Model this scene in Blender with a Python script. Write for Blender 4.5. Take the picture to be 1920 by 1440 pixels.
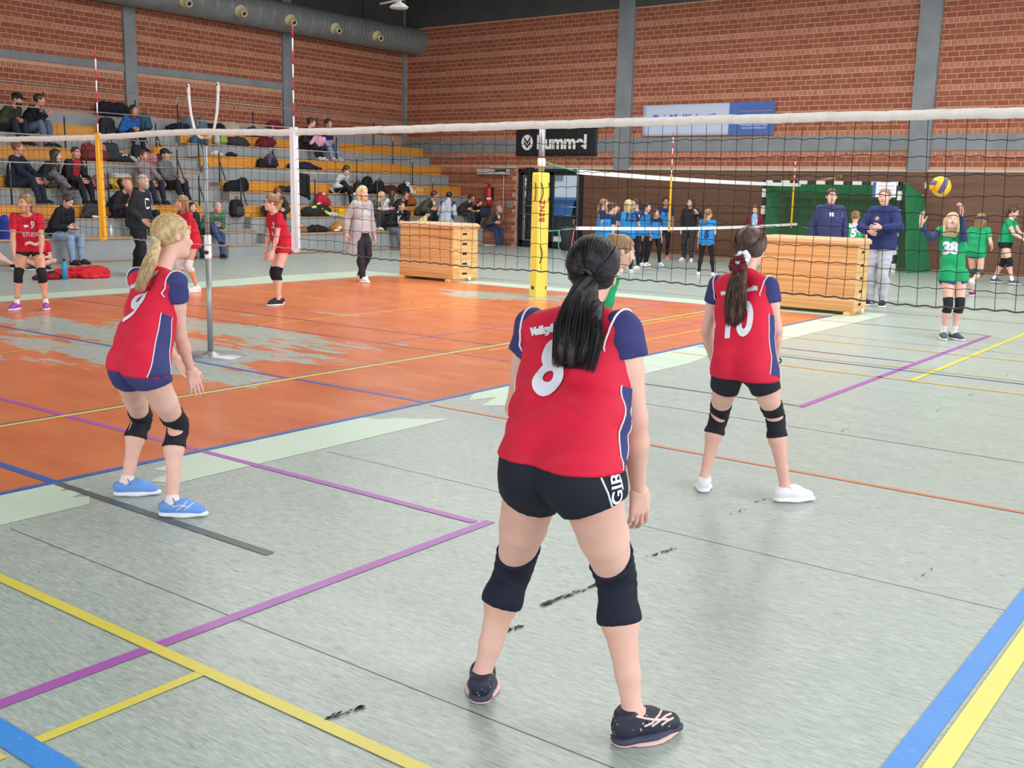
import bpy, bmesh, math, random
import numpy as np
from mathutils import Vector, Matrix
from mathutils.bvhtree import BVHTree

for o in list(bpy.data.objects): bpy.data.objects.remove(o)
SC = bpy.context.scene
COL = SC.collection
random.seed(7); RNG = np.random.default_rng(7)

# ---------------------------------------------------------------- camera (world: X to the far wall, Y to the stand, Z up)
CAM_H = 1.6
F_PX = 1990.13
PITCH, ROLL, YAW = 0.179477949, 0.0229173965, 0.642970973
def _axes():
    cp, sp, c, s = math.cos(PITCH), math.sin(PITCH), math.cos(ROLL), math.sin(ROLL)
    fw = np.array([0, cp, -sp]); up = np.array([0, sp, cp]); rt = np.array([1., 0, 0])
    M = np.array([c*rt+s*up, -(-s*rt+c*up), fw])
    cy, sy = math.cos(YAW), math.sin(YAW)
    return np.array([M@np.array([sy, cy, 0]), M@np.array([-cy, sy, 0]), M@np.array([0, 0, 1.])]).T
CA = _axes()                       # rows: camera right, down, forward in world axes
cam = bpy.data.cameras.new('camera'); cam_o = bpy.data.objects.new('camera', cam); COL.objects.link(cam_o)
cam.sensor_width = 36; cam.lens = 36*F_PX/1920; cam.clip_end = 200
cm = Matrix.Identity(4)
for i in range(3):
    cm[i][0], cm[i][1], cm[i][2] = CA[0][i], -CA[1][i], -CA[2][i]
cm[2][3] = CAM_H
cam_o.matrix_world = cm
SC.camera = cam_o

# ---------------------------------------------------------------- light and exposure
def C(hx, a=1.0):
    hx = hx.lstrip('#'); hx = hx if len(hx) == 6 else ''.join(c*2 for c in hx); v = [int(hx[i:i+2], 16)/255 for i in (0, 2, 4)]
    return tuple(x/12.92 if x <= .04045 else ((x+.055)/1.055)**2.4 for x in v)+(a,)
W = bpy.data.worlds.new('world'); SC.world = W; W.use_nodes = True
W.node_tree.nodes['Background'].inputs[0].default_value = (0.86, 0.93, 1.0, 1)
W.node_tree.nodes['Background'].inputs[1].default_value = 0.75
def area(name, loc, rot, sx, sy, power, col):
    l = bpy.data.lights.new(name, 'AREA'); l.shape = 'RECTANGLE'; l.size = sx; l.size_y = sy
    l.energy = power; l.color = col
    o = bpy.data.objects.new(name, l); COL.objects.link(o); o.location = loc; o.rotation_euler = rot
    return o
# daylight from the window band of the right-hand wall, the window front behind the camera, and two roof light strips; the last overhead strip is an added fill
area('window_light_side', (9, -7.0, 4.2), (math.radians(78), 0, 0), 30, 4.5, 1300, (0.95, 0.98, 1.0))
area('window_light_rear', (-9.0, 6, 4.0), (0, math.radians(-72), 0), 5, 20, 620, (1.0, 0.98, 0.96))
area('overhead_light', (5.0, 4.0, 7.1), (0, 0, 0), 3.0, 16, 260, (1, 0.99, 0.97))
area('overhead_light', (12.0, 8.0, 6.9), (0, 0, 0), 2.5, 18, 800, (1, 0.99, 0.97))
area('overhead_light', (19.0, 9.0, 6.9), (0, 0, 0), 2.5, 20, 900, (1, 0.99, 0.97))  # added strip that brightens the far half of the hall, no known fixture
SC.view_settings.view_transform = 'Standard'; SC.view_settings.look = 'None'
SC.view_settings.gamma = 1.0; SC.view_settings.use_curve_mapping = False
SC.view_settings.exposure = 0.33

# ---------------------------------------------------------------- helpers
def pray(px, py):
    return CA.T @ np.array([(px-960)/F_PX, (py-720)/F_PX, 1.0])
def PZ(px, py, depth):
    return pray(px, py)*depth+np.array([0, 0, CAM_H])
def PX(px, py, X):
    r = pray(px, py); return r*(X/r[0])+np.array([0, 0, CAM_H])
def PY(px, py, Y):
    r = pray(px, py); return r*(Y/r[1])+np.array([0, 0, CAM_H])
def PF(px, py, z=0.0):
    r = pray(px, py); return r*((z-CAM_H)/r[2])+np.array([0, 0, CAM_H])

MATS = {}
def mat(name, col, rough=.6, bump=0, scale=60, var=0.0, spec=.4, metal=0.0, stretch=None, vscale=None, coat=0):
    """plain surface with a little noise in tone and relief"""
    if name in MATS: return MATS[name]
    m = bpy.data.materials.new(name); m.use_nodes = True; MATS[name] = m
    nt = m.node_tree; b = nt.nodes['Principled BSDF']
    c = C(col) if isinstance(col, str) else col
    b.inputs['Base Color'].default_value = c; b.inputs['Roughness'].default_value = rough
    b.inputs['Metallic'].default_value = metal; b.inputs['Specular IOR Level'].default_value = spec
    b.inputs['Coat Weight'].default_value = coat
    m.diffuse_color = c
    if bump or var:
        tc = nt.nodes.new('ShaderNodeTexCoord'); mp = nt.nodes.new('ShaderNodeMapping')
        nt.links.new(tc.outputs['Object'], mp.inputs[0])
        if stretch: mp.inputs['Scale'].default_value = stretch
    if var:
        n = nt.nodes.new('ShaderNodeTexNoise'); n.inputs['Scale'].default_value = vscale or scale*.3; n.inputs['Detail'].default_value = 5
        nt.links.new(mp.outputs[0], n.inputs[0])
        r = nt.nodes.new('ShaderNodeValToRGB')
        r.color_ramp.elements[0].position = .3; r.color_ramp.elements[1].position = .7
        r.color_ramp.elements[0].color = tuple(x*(1-var) for x in c[:3])+(1,)
        r.color_ramp.elements[1].color = tuple(min(1, x*(1+var)) for x in c[:3])+(1,)
        nt.links.new(n.outputs['Fac'], r.inputs[0]); nt.links.new(r.outputs[0], b.inputs['Base Color'])
    if bump:
        n = nt.nodes.new('ShaderNodeTexNoise'); n.inputs['Scale'].default_value = scale; n.inputs['Detail'].default_value = 4
        nt.links.new(mp.outputs[0], n.inputs[0])
        bp = nt.nodes.new('ShaderNodeBump'); bp.inputs['Strength'].default_value = bump; bp.inputs['Distance'].default_value = .01
        nt.links.new(n.outputs['Fac'], bp.inputs['Height']); nt.links.new(bp.outputs[0], b.inputs['Normal'])
    return m

def tag(o, label=None, cat=None, group=None, kind=None):
    if label: o['label'] = label
    if cat: o['category'] = cat
    if group: o['group'] = group
    if kind: o['kind'] = kind
    return o
def link(name, me, parent=None, m=None):
    o = bpy.data.objects.new(name, me); COL.objects.link(o)
    if m is not None:
        for x in (m if isinstance(m, (list, tuple)) else [m]): me.materials.append(x)
    if parent is not None:
        o.parent = parent
        o.matrix_parent_inverse = parent.matrix_basis.inverted()
    return o
def empty(name, loc, label=None, cat=None, group=None, kind=None):
    o = bpy.data.objects.new(name, None); COL.objects.link(o); o.location = loc; o.empty_display_size = .1
    return tag(o, label, cat, group, kind)

class MB:
    """collects simple shapes in world coordinates and links them as one mesh"""
    def __init__(s): s.v = []; s.f = []; s.mi = []; s.sm = []
    def add(s, vs, fs, mi=0, smooth=False):
        n = len(s.v); s.v += [tuple(map(float, p)) for p in vs]
        for f in fs: s.f.append(tuple(i+n for i in f)); s.mi.append(mi); s.sm.append(smooth)
        return s
    def box(s, lo, hi, mi=0, bev=0.0):
        x0, y0, z0 = lo; x1, y1, z1 = hi
        if bev:
            b = bev; vs = []
            for zz, i in ((z0, b), (z0+b, 0), (z1-b, 0), (z1, b)):
                vs += [(x0+i, y0+i, zz), (x1-i, y0+i, zz), (x1-i, y1-i, zz), (x0+i, y1-i, zz)]
            fs = [(3, 2, 1, 0), (12, 13, 14, 15)]
            for k in range(3):
                for j in range(4): fs.append((k*4+j, k*4+(j+1) % 4, k*4+4+(j+1) % 4, k*4+4+j))
            return s.add(vs, fs, mi)
        vs = [(x0, y0, z0), (x1, y0, z0), (x1, y1, z0), (x0, y1, z0), (x0, y0, z1), (x1, y0, z1), (x1, y1, z1), (x0, y1, z1)]
        return s.add(vs, [(0, 3, 2, 1), (4, 5, 6, 7), (0, 1, 5, 4), (1, 2, 6, 5), (2, 3, 7, 6), (3, 0, 4, 7)], mi)
    def tube(s, pts, r, n=8, mi=0, cap=True, flat=None):
        P = [np.array(p, float) for p in pts]; rr = r if isinstance(r, (list, tuple, np.ndarray)) else [r]*len(P)
        vs = []; up = None
        for i, p in enumerate(P):
            t = P[min(i+1, len(P)-1)]-P[max(i-1, 0)]; t = t/(np.linalg.norm(t)+1e-9)
            if up is None:
                up = np.array([0, 0, 1.]) if abs(t[2]) < .9 else np.array([1., 0, 0])
            a = np.cross(t, up); a /= np.linalg.norm(a)+1e-9; b = np.cross(a, t); up = b
            for k in range(n):
                an = 2*math.pi*k/n
                vs.append(p+rr[i]*(math.cos(an)*a*(flat or 1)+math.sin(an)*b))
        fs = []
        for i in range(len(P)-1):
            for k in range(n): fs.append((i*n+k, i*n+(k+1) % n, (i+1)*n+(k+1) % n, (i+1)*n+k))
        if cap: fs += [tuple(range(n))[::-1], tuple(range((len(P)-1)*n, len(P)*n))]
        return s.add(vs, fs, mi, n > 5)
    def sphere(s, c, r, nu=12, nv=8, mi=0, R=None):
        rx, ry, rz = r if isinstance(r, (tuple, list, np.ndarray)) else (r, r, r)
        vs = [(0, 0, rz)]
        for j in range(1, nv):
            th = math.pi*j/nv
            for k in range(nu):
                ph = 2*math.pi*k/nu; vs.append((rx*math.sin(th)*math.cos(ph), ry*math.sin(th)*math.sin(ph), rz*math.cos(th)))
        vs.append((0, 0, -rz)); vs = np.array(vs)
        if R is not None: vs = vs @ np.array(R).T
        vs = vs+np.array(c)
        fs = [(0, 1+k, 1+(k+1) % nu) for k in range(nu)]
        for j in range(nv-2):
            for k in range(nu): fs.append((1+j*nu+k, 1+(j+1)*nu+k, 1+(j+1)*nu+(k+1) % nu, 1+j*nu+(k+1) % nu))
        L = 1+(nv-2)*nu
        fs += [(L+k, len(vs)-1, L+(k+1) % nu) for k in range(nu)]
        return s.add(vs, fs, mi, True)
    def lathe(s, prof, c, n=16, mi=0, axis=(0, 0, 1), smooth=True):
        ax = np.array(axis, float); ax /= np.linalg.norm(ax)
        a = np.cross(ax, [0, 0, 1.] if abs(ax[2]) < .9 else [1., 0, 0]); a /= np.linalg.norm(a); b = np.cross(ax, a)
        vs = []
        for r, z in prof:
            for k in range(n):
                an = 2*math.pi*k/n; vs.append(np.array(c)+ax*z+r*(math.cos(an)*a+math.sin(an)*b))
        fs = []
        for i in range(len(prof)-1):
            for k in range(n): fs.append((i*n+k, i*n+(k+1) % n, (i+1)*n+(k+1) % n, (i+1)*n+k))
        if prof[0][0] > 0: fs.append(tuple(range(n))[::-1])
        if prof[-1][0] > 0: fs.append(tuple(range((len(prof)-1)*n, len(prof)*n)))
        return s.add(vs, fs, mi, smooth)
    def build(s, name, m, parent=None, label=None, cat=None, group=None, kind=None):
        me = bpy.data.meshes.new(name); me.from_pydata(s.v, [], s.f)
        o = link(name, me, parent, m)
        if len(me.materials) > 1: me.polygons.foreach_set('material_index', s.mi)
        me.polygons.foreach_set('use_smooth', s.sm)
        bm = bmesh.new(); bm.from_mesh(me); bmesh.ops.recalc_face_normals(bm, faces=bm.faces); bm.to_mesh(me); bm.free()
        return tag(o, label, cat, group, kind)

def text_mesh(txt, size, bold=0.0, shear=0.0, spacing=1.0, extrude=0.0, cell=None, align='CENTER', xscale=1.0):
    """flat lettering in the XY plane as (verts, faces)"""
    cu = bpy.data.curves.new('lettering', 'FONT'); cu.body = txt; cu.size = size; cu.offset = bold; cu.shear = shear
    cu.space_character = spacing; cu.extrude = extrude; cu.align_x = align; cu.align_y = 'CENTER'; cu.resolution_u = 6
    o = bpy.data.objects.new('lettering', cu); COL.objects.link(o)
    bpy.context.view_layer.update()
    me = bpy.data.meshes.new_from_object(o.evaluated_get(bpy.context.evaluated_depsgraph_get()))
    bm = bmesh.new(); bm.from_mesh(me)
    bpy.data.objects.remove(o); bpy.data.curves.remove(cu); bpy.data.meshes.remove(me)
    for v in bm.verts: v.co.x *= xscale
    if cell:
        xs = [v.co.x for v in bm.verts]; ys = [v.co.y for v in bm.verts]
        for ax, a in ((0, xs), (1, ys)):
            t = min(a)+cell*.5
            while t < max(a):
                pl = Vector((t, 0, 0)) if ax == 0 else Vector((0, t, 0)); no = Vector((1, 0, 0)) if ax == 0 else Vector((0, 1, 0))
                bmesh.ops.bisect_plane(bm, geom=bm.verts[:]+bm.edges[:]+bm.faces[:], plane_co=pl, plane_no=no, dist=1e-5)
                t += cell
    bm.verts.ensure_lookup_table()
    vs = np.array([v.co[:] for v in bm.verts]); fs = [[v.index for v in f.verts] for f in bm.faces]
    bm.free()
    return vs, fs
def put_text(name, txt, size, origin, xdir, ydir, m, parent, **kw):
    vs, fs = text_mesh(txt, size, **kw)
    xd, yd = np.array(xdir, float), np.array(ydir, float); nd = np.cross(xd, yd)
    P = np.array(origin)+vs[:, :1]*xd+vs[:, 1:2]*yd+vs[:, 2:3]*nd
    return MB().add(P, fs).build(name, m, parent)

# ---------------------------------------------------------------- materials with structure
def node_mat(name):
    m = bpy.data.materials.new(name); m.use_nodes = True; MATS[name] = m
    nt = m.node_tree; return m, nt, nt.nodes['Principled BSDF']
def noise(nt, vec, scale, detail=4, rough=.5):
    n = nt.nodes.new('ShaderNodeTexNoise'); n.inputs['Scale'].default_value = scale; n.inputs['Detail'].default_value = detail
    n.inputs['Roughness'].default_value = rough
    if vec is not None: nt.links.new(vec, n.inputs[0])
    return n.outputs['Fac']
def mapping(nt, scale=(1, 1, 1), loc=(0, 0, 0), rot=(0, 0, 0), src='Object'):
    tc = nt.nodes.new('ShaderNodeTexCoord'); mp = nt.nodes.new('ShaderNodeMapping')
    mp.inputs['Scale'].default_value = scale; mp.inputs['Location'].default_value = loc; mp.inputs['Rotation'].default_value = rot
    nt.links.new(tc.outputs[src], mp.inputs[0]); return mp.outputs[0]
def ramp(nt, fac, stops, interp='LINEAR'):
    r = nt.nodes.new('ShaderNodeValToRGB'); cr = r.color_ramp; cr.interpolation = interp
    while len(cr.elements) < len(stops): cr.elements.new(.5)
    for e, (p, c) in zip(cr.elements, stops): e.position = p; e.color = c if not isinstance(c, str) else C(c)
    nt.links.new(fac, r.inputs[0]); return r.outputs[0]
def mixc(nt, fac, a, b, mode='MIX'):
    x = nt.nodes.new('ShaderNodeMix'); x.data_type = 'RGBA'; x.blend_type = mode
    for s, v in ((x.inputs[0], fac), (x.inputs[6], a), (x.inputs[7], b)):
        if isinstance(v, (int, float)): s.default_value = v
        elif isinstance(v, tuple): s.default_value = v
        elif isinstance(v, str): s.default_value = C(v)
        else: nt.links.new(v, s)
    return x.outputs[2]
def mth(nt, op, a, b=None, c=None):
    x = nt.nodes.new('ShaderNodeMath'); x.operation = op
    for i, v in enumerate((a, b, c)):
        if v is None: continue
        if isinstance(v, (int, float)): x.inputs[i].default_value = v
        else: nt.links.new(v, x.inputs[i])
    return x.outputs[0]
def lino_colour(nt):
    """grey-green linoleum whose grain runs along Y"""
    a = noise(nt, mapping(nt, (170, 20, 1)), 1.0, 4, .6)
    b = noise(nt, mapping(nt, (60, 8, 1)), 1.0, 4, .6)
    c = noise(nt, mapping(nt, (1, 1, 1)), .35, 3)
    s = mth(nt, 'ADD', mth(nt, 'MULTIPLY', a, .62), mth(nt, 'MULTIPLY', b, .38))
    col = ramp(nt, s, [(.32, '#6f7d75'), (.44, '#9ba89f'), (.56, '#b3beb6'), (.68, '#ced6d1')])
    col = mixc(nt, mth(nt, 'MULTIPLY', c, .35), col, '#a9b5ac')
    # fine pale scratches
    vo = nt.nodes.new('ShaderNodeTexNoise'); vo.inputs['Scale'].default_value = 1.6; vo.inputs['Detail'].default_value = 0; vo.inputs['Distortion'].default_value = 2.5
    nt.links.new(mapping(nt, (1.2, 2.4, 1), rot=(0, 0, .6)), vo.inputs[0])
    d = mth(nt, 'ABSOLUTE', mth(nt, 'SUBTRACT', vo.outputs['Fac'], .5))
    scr = mth(nt, 'MULTIPLY', mth(nt, 'LESS_THAN', d, .0009), mth(nt, 'GREATER_THAN', noise(nt, mapping(nt), 1.3, 1), .52))
    return mixc(nt, mth(nt, 'MULTIPLY', scr, .5), col, '#dfe5e2'), s
def gloss(nt, b, lo=.2, hi=.42):
    r = noise(nt, mapping(nt, (6, 1.2, 1)), 1.0, 4)
    nt.links.new(mth(nt, 'MULTIPLY_ADD', r, hi-lo, lo), b.inputs['Roughness'])
m_floor, nt, b = node_mat('linoleum')
col, s = lino_colour(nt); nt.links.new(col, b.inputs['Base Color']); gloss(nt, b, .22, .42); b.inputs['Specular IOR Level'].default_value = .45
bp = nt.nodes.new('ShaderNodeBump'); bp.inputs['Strength'].default_value = .12; bp.inputs['Distance'].default_value = .002
nt.links.new(s, bp.inputs['Height']); nt.links.new(bp.outputs[0], b.inputs['Normal'])
# orange court paint, worn through to the linoleum in places
m_orange, nt, b = node_mat('orange_court_paint')
col, s = lino_colour(nt)
og = ramp(nt, noise(nt, mapping(nt, (2, .8, 1)), 1.3, 5), [(.3, '#cd6b3f'), (.7, '#d97f50')])
og = mixc(nt, mth(nt, 'MULTIPLY', mth(nt, 'GREATER_THAN', noise(nt, mapping(nt, (60, 7, 1)), 1, 5), .62), .25), og, '#d39a70')
wear = mth(nt, 'ADD', mth(nt, 'MULTIPLY', noise(nt, mapping(nt, (1.5, .45, 1)), 1.0, 6, .62), .8), mth(nt, 'MULTIPLY', noise(nt, mapping(nt, (14, 2.6, 1)), 1.0, 5, .6), .32))
sep = nt.nodes.new('ShaderNodeSeparateXYZ'); tc = nt.nodes.new('ShaderNodeTexCoord'); nt.links.new(tc.outputs['Object'], sep.inputs[0])
def gauss(cx, cy, rx, ry):
    a = mth(nt, 'POWER', mth(nt, 'DIVIDE', mth(nt, 'SUBTRACT', sep.outputs[0], cx), rx), 2)
    c2 = mth(nt, 'POWER', mth(nt, 'DIVIDE', mth(nt, 'SUBTRACT', sep.outputs[1], cy), ry), 2)
    return mth(nt, 'POWER', 2.718, mth(nt, 'MULTIPLY', mth(nt, 'ADD', a, c2), -1))
g = mth(nt, 'MAXIMUM', gauss(6.4, 9.6, 1.9, 2.6), mth(nt, 'MULTIPLY', gauss(13.0, 10.2, 1.0, 1.6), .75))
msk = mth(nt, 'GREATER_THAN', mth(nt, 'ADD', wear, mth(nt, 'MULTIPLY', g, .26)), .725)
nt.links.new(mixc(nt, msk, og, col), b.inputs['Base Color']); gloss(nt, b, .16, .36); b.inputs['Specular IOR Level'].default_value = .5
def paint(name, hx, wearamt=.5, lo='#aab5ad'):
    m, nt, b = node_mat(name)
    n = noise(nt, mapping(nt, (70, 20, 1)), 1, 5, .65)
    nt.links.new(mixc(nt, mth(nt, 'MULTIPLY', mth(nt, 'GREATER_THAN', n, .6), wearamt), hx, lo), b.inputs['Base Color'])
    gloss(nt, b, .25, .45); return m
def streaky(name, a, c, sx, rough=.45, stops=(.35, .65)):
    """wood with grain stretched along one axis"""
    m, nt, b = node_mat(name)
    n = noise(nt, mapping(nt, sx), 1, 6, .6)
    nt.links.new(ramp(nt, n, [(stops[0], a), (stops[1], c)]), b.inputs['Base Color']); b.inputs['Roughness'].default_value = rough
    return m
def wall_paint(name, a, c, rough=.7):
    m, nt, b = node_mat(name)
    n = noise(nt, mapping(nt), 1.7, 7, .65)
    nt.links.new(ramp(nt, n, [(.35, a), (.65, c)]), b.inputs['Base Color']); b.inputs['Roughness'].default_value = rough
    return m

# ---------------------------------------------------------------- floor with its court markings
FL = MB().box((-8, -9, -.12), (25.6, 19.62, 0)).build('floor', m_floor, kind='structure')
def quad(x0, y0, x1, y1, z): return [(x0, y0, z), (x1, y0, z), (x1, y1, z), (x0, y1, z)]
def strip(name, m, rects, z):
    mb = MB()
    for x0, y0, x1, y1 in rects: mb.add(quad(min(x0, x1), min(y0, y1), max(x0, x1), max(y0, y1), z), [(0, 1, 2, 3)])
    return mb.build(name, m, FL)
strip('court_area', m_orange, [(-6, 5.28, 14.35, 13.85)], .0015).data  # one painted field
mint = paint('mint_paint', '#c6dac6', .35)
def ragged(name, m, pts, z):
    return MB().add([(x, y, z) for x, y in pts], [tuple(range(len(pts)))]).build(name, m, FL)
ragged('border_stripe', mint, [(-2, 4.79), (2.85, 4.78), (2.93, 4.9), (2.86, 4.95), (3.02, 5.02), (2.88, 5.1), (3.0, 5.18), (2.95, 5.25), (-2, 5.25)], .0018)
ragged('border_stripe', mint, [(3.36, 4.78), (5.64, 4.77), (5.5, 4.9), (5.4, 5.06), (5.28, 5.12), (5.25, 5.25), (3.7, 5.25), (3.62, 5.16), (3.45, 5.12), (3.5, 5.0), (3.3, 4.92)], .0018)
ragged('border_stripe', mint, [(6.3, 4.75), (9.15, 4.72), (9.7, 4.8), (10.2, 5.0), (10.4, 5.25), (6.5, 5.25), (6.25, 5.1), (6.5, 5.02), (6.15, 4.9)], .0018)
ragged('border_stripe', mint, [(11.3, 4.74), (13.9, 4.74), (15.2, 4.75), (15.2, 5.25), (11.2, 5.25), (11.5, 5.1), (11.1, 4.95)], .0018)
ragged('border_stripe', mint, [(-6, 13.9), (14.4, 13.9), (14.4, 14.9), (12.5, 15.0), (10, 14.6), (-6, 14.5)], .0018)
ragged('border_stripe', mint, [(14.4, 5.3), (14.95, 5.3), (14.95, 14.9), (14.4, 14.9)], .0017)
P_blue = paint('blue_line_paint', '#2f5fae', .2); P_dblue = paint('dark_blue_line_paint', '#4b4f8c', .2); P_yel = paint('yellow_line_paint', '#dccf52', .35, '#c3c48c')
P_yel2 = paint('thin_yellow_line_paint', '#dfb040', .25, '#d9b070'); P_pur = paint('purple_tape', '#a657ae', .06, '#b47fb8'); P_org = paint('orange_line_paint', '#cf7a48', .2)
P_tape_b = paint('bright_blue_tape', '#2f8be0', .35, '#74b9f5'); P_tape_y = paint('bright_yellow_tape', '#e6e168', .12, '#efeaa0'); P_blk = paint('black_line_paint', '#55595c', .25, '#84898a')
P_dpur = paint('dark_purple_line_paint', '#7d4f74', .2); P_scuff = mat('black_scuff', '#34383a', .6)
def ln(name, m, x0, y0, x1, y1, w=.04, z=.003):
    if abs(x1-x0) > abs(y1-y0): return strip(name, m, [(x0, y0-w/2, x1, y0+w/2)], z)
    return strip(name, m, [(x0-w/2, y0, x0+w/2, y1)], z)
ln('court_line', P_blue, -4, 5.28, 14.4, 5.28, .05)
ln('court_line', P_dblue, -4, 6.815, 14.35, 6.815, .035); ln('court_line', P_yel, -4, 6.775, 14.35, 6.775, .05, .0034)
ln('court_line', P_pur, -1, 3.08, 3.96, 3.08, .055); ln('court_line', P_pur, 7.83, 3.06, 13.78, 3.06, .055)
ln('court_line', P_pur, 3.9, 12.5, 3.9, 5.33, .05, .0032); ln('court_line', P_pur, 3.9, 5.24, 3.9, 3.13, .05, .0032)
ln('court_line', P_yel, 9.70, 2.78, 25, 2.78, .05); ln('court_line', P_yel, 1.45, 2.785, 2.03, 2.785, .045); ln('court_line', P_yel, .6, 2.785, 1.36, 2.785, .045)
ln('court_line', P_tape_b, .5, .775, 25, .775, .075); ln('court_line', P_tape_y, .5, .685, 25, .685, .07)
ln('court_line', P_yel, 2.05, 4.6, 2.05, .9, .05, .0036); ln('court_line', P_blk, 2.95, 5.24, 2.95, 3.52, .05, .0032); ln('court_line', P_blue, 2.95, 9.0, 2.95, 5.3, .055, .0036)
ln('court_line', P_org, 5.92, 5.2, 5.92, .0, .04); ln('court_line', P_blue, 5.94, 13.8, 5.94, 6.83, .045, .0033); ln('court_line', P_blue, 5.96, 6.74, 5.96, 5.3, .045, .0033)
ln('court_line', P_tape_b, 1.42, 3.0, 1.42, 1.7, .085, .0035)
ln('court_line', P_yel2, 9.70, 5.2, 9.70, .3, .04); ln('court_line', P_blue, 10.26, 5.2, 10.26, .3, .035); ln('court_line', P_dpur, 10.85, 5.2, 10.85, 3.1, .03)
ln('court_line', P_yel2, 10.42, 5.2, 10.42, .3, .025); ln('court_line', P_yel2, 11.76, 5.2, 11.76, .3, .03); ln('court_line', P_dpur, 7.86, 5.2, 7.86, 3.1, .025)
ln('court_line', P_blk, 13.77, 5.2, 13.77, 3.1, .025); ln('court_line', P_blk, 15.5, 14, 15.5, .3, .02)
ln('court_line', P_yel2, -4, 9.72, 13.2, 9.72, .04); ln('court_line', P_yel2, 10.7, 13.8, 10.7, 11.0, .035); ln('court_line', P_yel2, 11.2, 11.0, 11.2, 6.8, .035)
ln('court_line', P_pur, 8.0, 7.7, 14.2, 7.7, .03); ln('court_line', P_dpur, 8.0, 13.8, 8.0, 5.3, .03); ln('court_line', P_dpur, 8.75, 13.8, 8.75, 6.8, .03)
ln('court_line', P_yel2, 8.4, 6.6, 14.3, 6.6, .035); ln('court_line', P_yel2, 9.3, 5.85, 14.3, 5.85, .035); ln('court_line', P_yel2, 10.7, 10.2, 14.3, 10.2, .03)
ln('court_line', P_yel2, 12.6, 13.8, 12.6, 5.3, .03); ln('court_line', P_yel2, 13.4, 13.8, 13.4, 5.3, .03); ln('court_line', P_pur, 9.8, 6.2, 14.2, 6.2, .025)
for xs in (7.1, 12.3, 16.6, 19.5, 22.4): ln('floor_seam', P_blk, xs, 19.5, xs, 14.0, .012, .0012); ln('floor_seam', P_blk, xs, 5.2, xs, -6, .01, .0012)
for xs in (2.4, 4.4): ln('floor_seam', P_blk, xs, 4.7, xs, -3, .004, .0012)
def scuff(x0, y0, x1, y1, n, w, seed):
    r = random.Random(seed); mb = MB()
    for i in range(n):
        t = r.random(); x = x0+(x1-x0)*t; y = y0+(y1-y0)*t+r.uniform(-w, w); L = r.uniform(.03, .09)*(abs(x1-x0)+.25); q = r.uniform(.001, .0045)
        mb.add([(x-L/2, y, .0042), (x-L*.2, y-q, .0042), (x+L*.35, y-q*.6, .0042), (x+L/2, y+q*.3, .0042), (x+L*.1, y+q, .0042)], [(0, 1, 2, 3, 4)])
    return mb.build('scuff_mark', P_scuff, FL)
for a in ((3.24, 2.26, 3.66, 2.2, 90, .014, 1), (2.93, 2.22, 3.03, 2.2, 30, .012, 2), (4.0, 2.23, 4.2, 2.18, 22, .008, 3), (2.08, 2.24, 2.21, 2.2, 40, .012, 4), (4.86, 2.23, 5.0, 2.2, 6, .01, 5),
          (5.15, 2.22, 5.24, 2.2, 9, .008, 6), (8.4, 2.2, 8.62, 2.2, 8, .012, 7), (9.3, 2.18, 9.5, 2.18, 8, .012, 8), (10.6, 2.2, 10.8, 2.18, 7, .012, 9), (7.1, 2.5, 7.3, 2.5, 6, .01, 10), (4.5, 1.2, 4.7, 1.18, 5, .004, 11)): scuff(*a)

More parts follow.
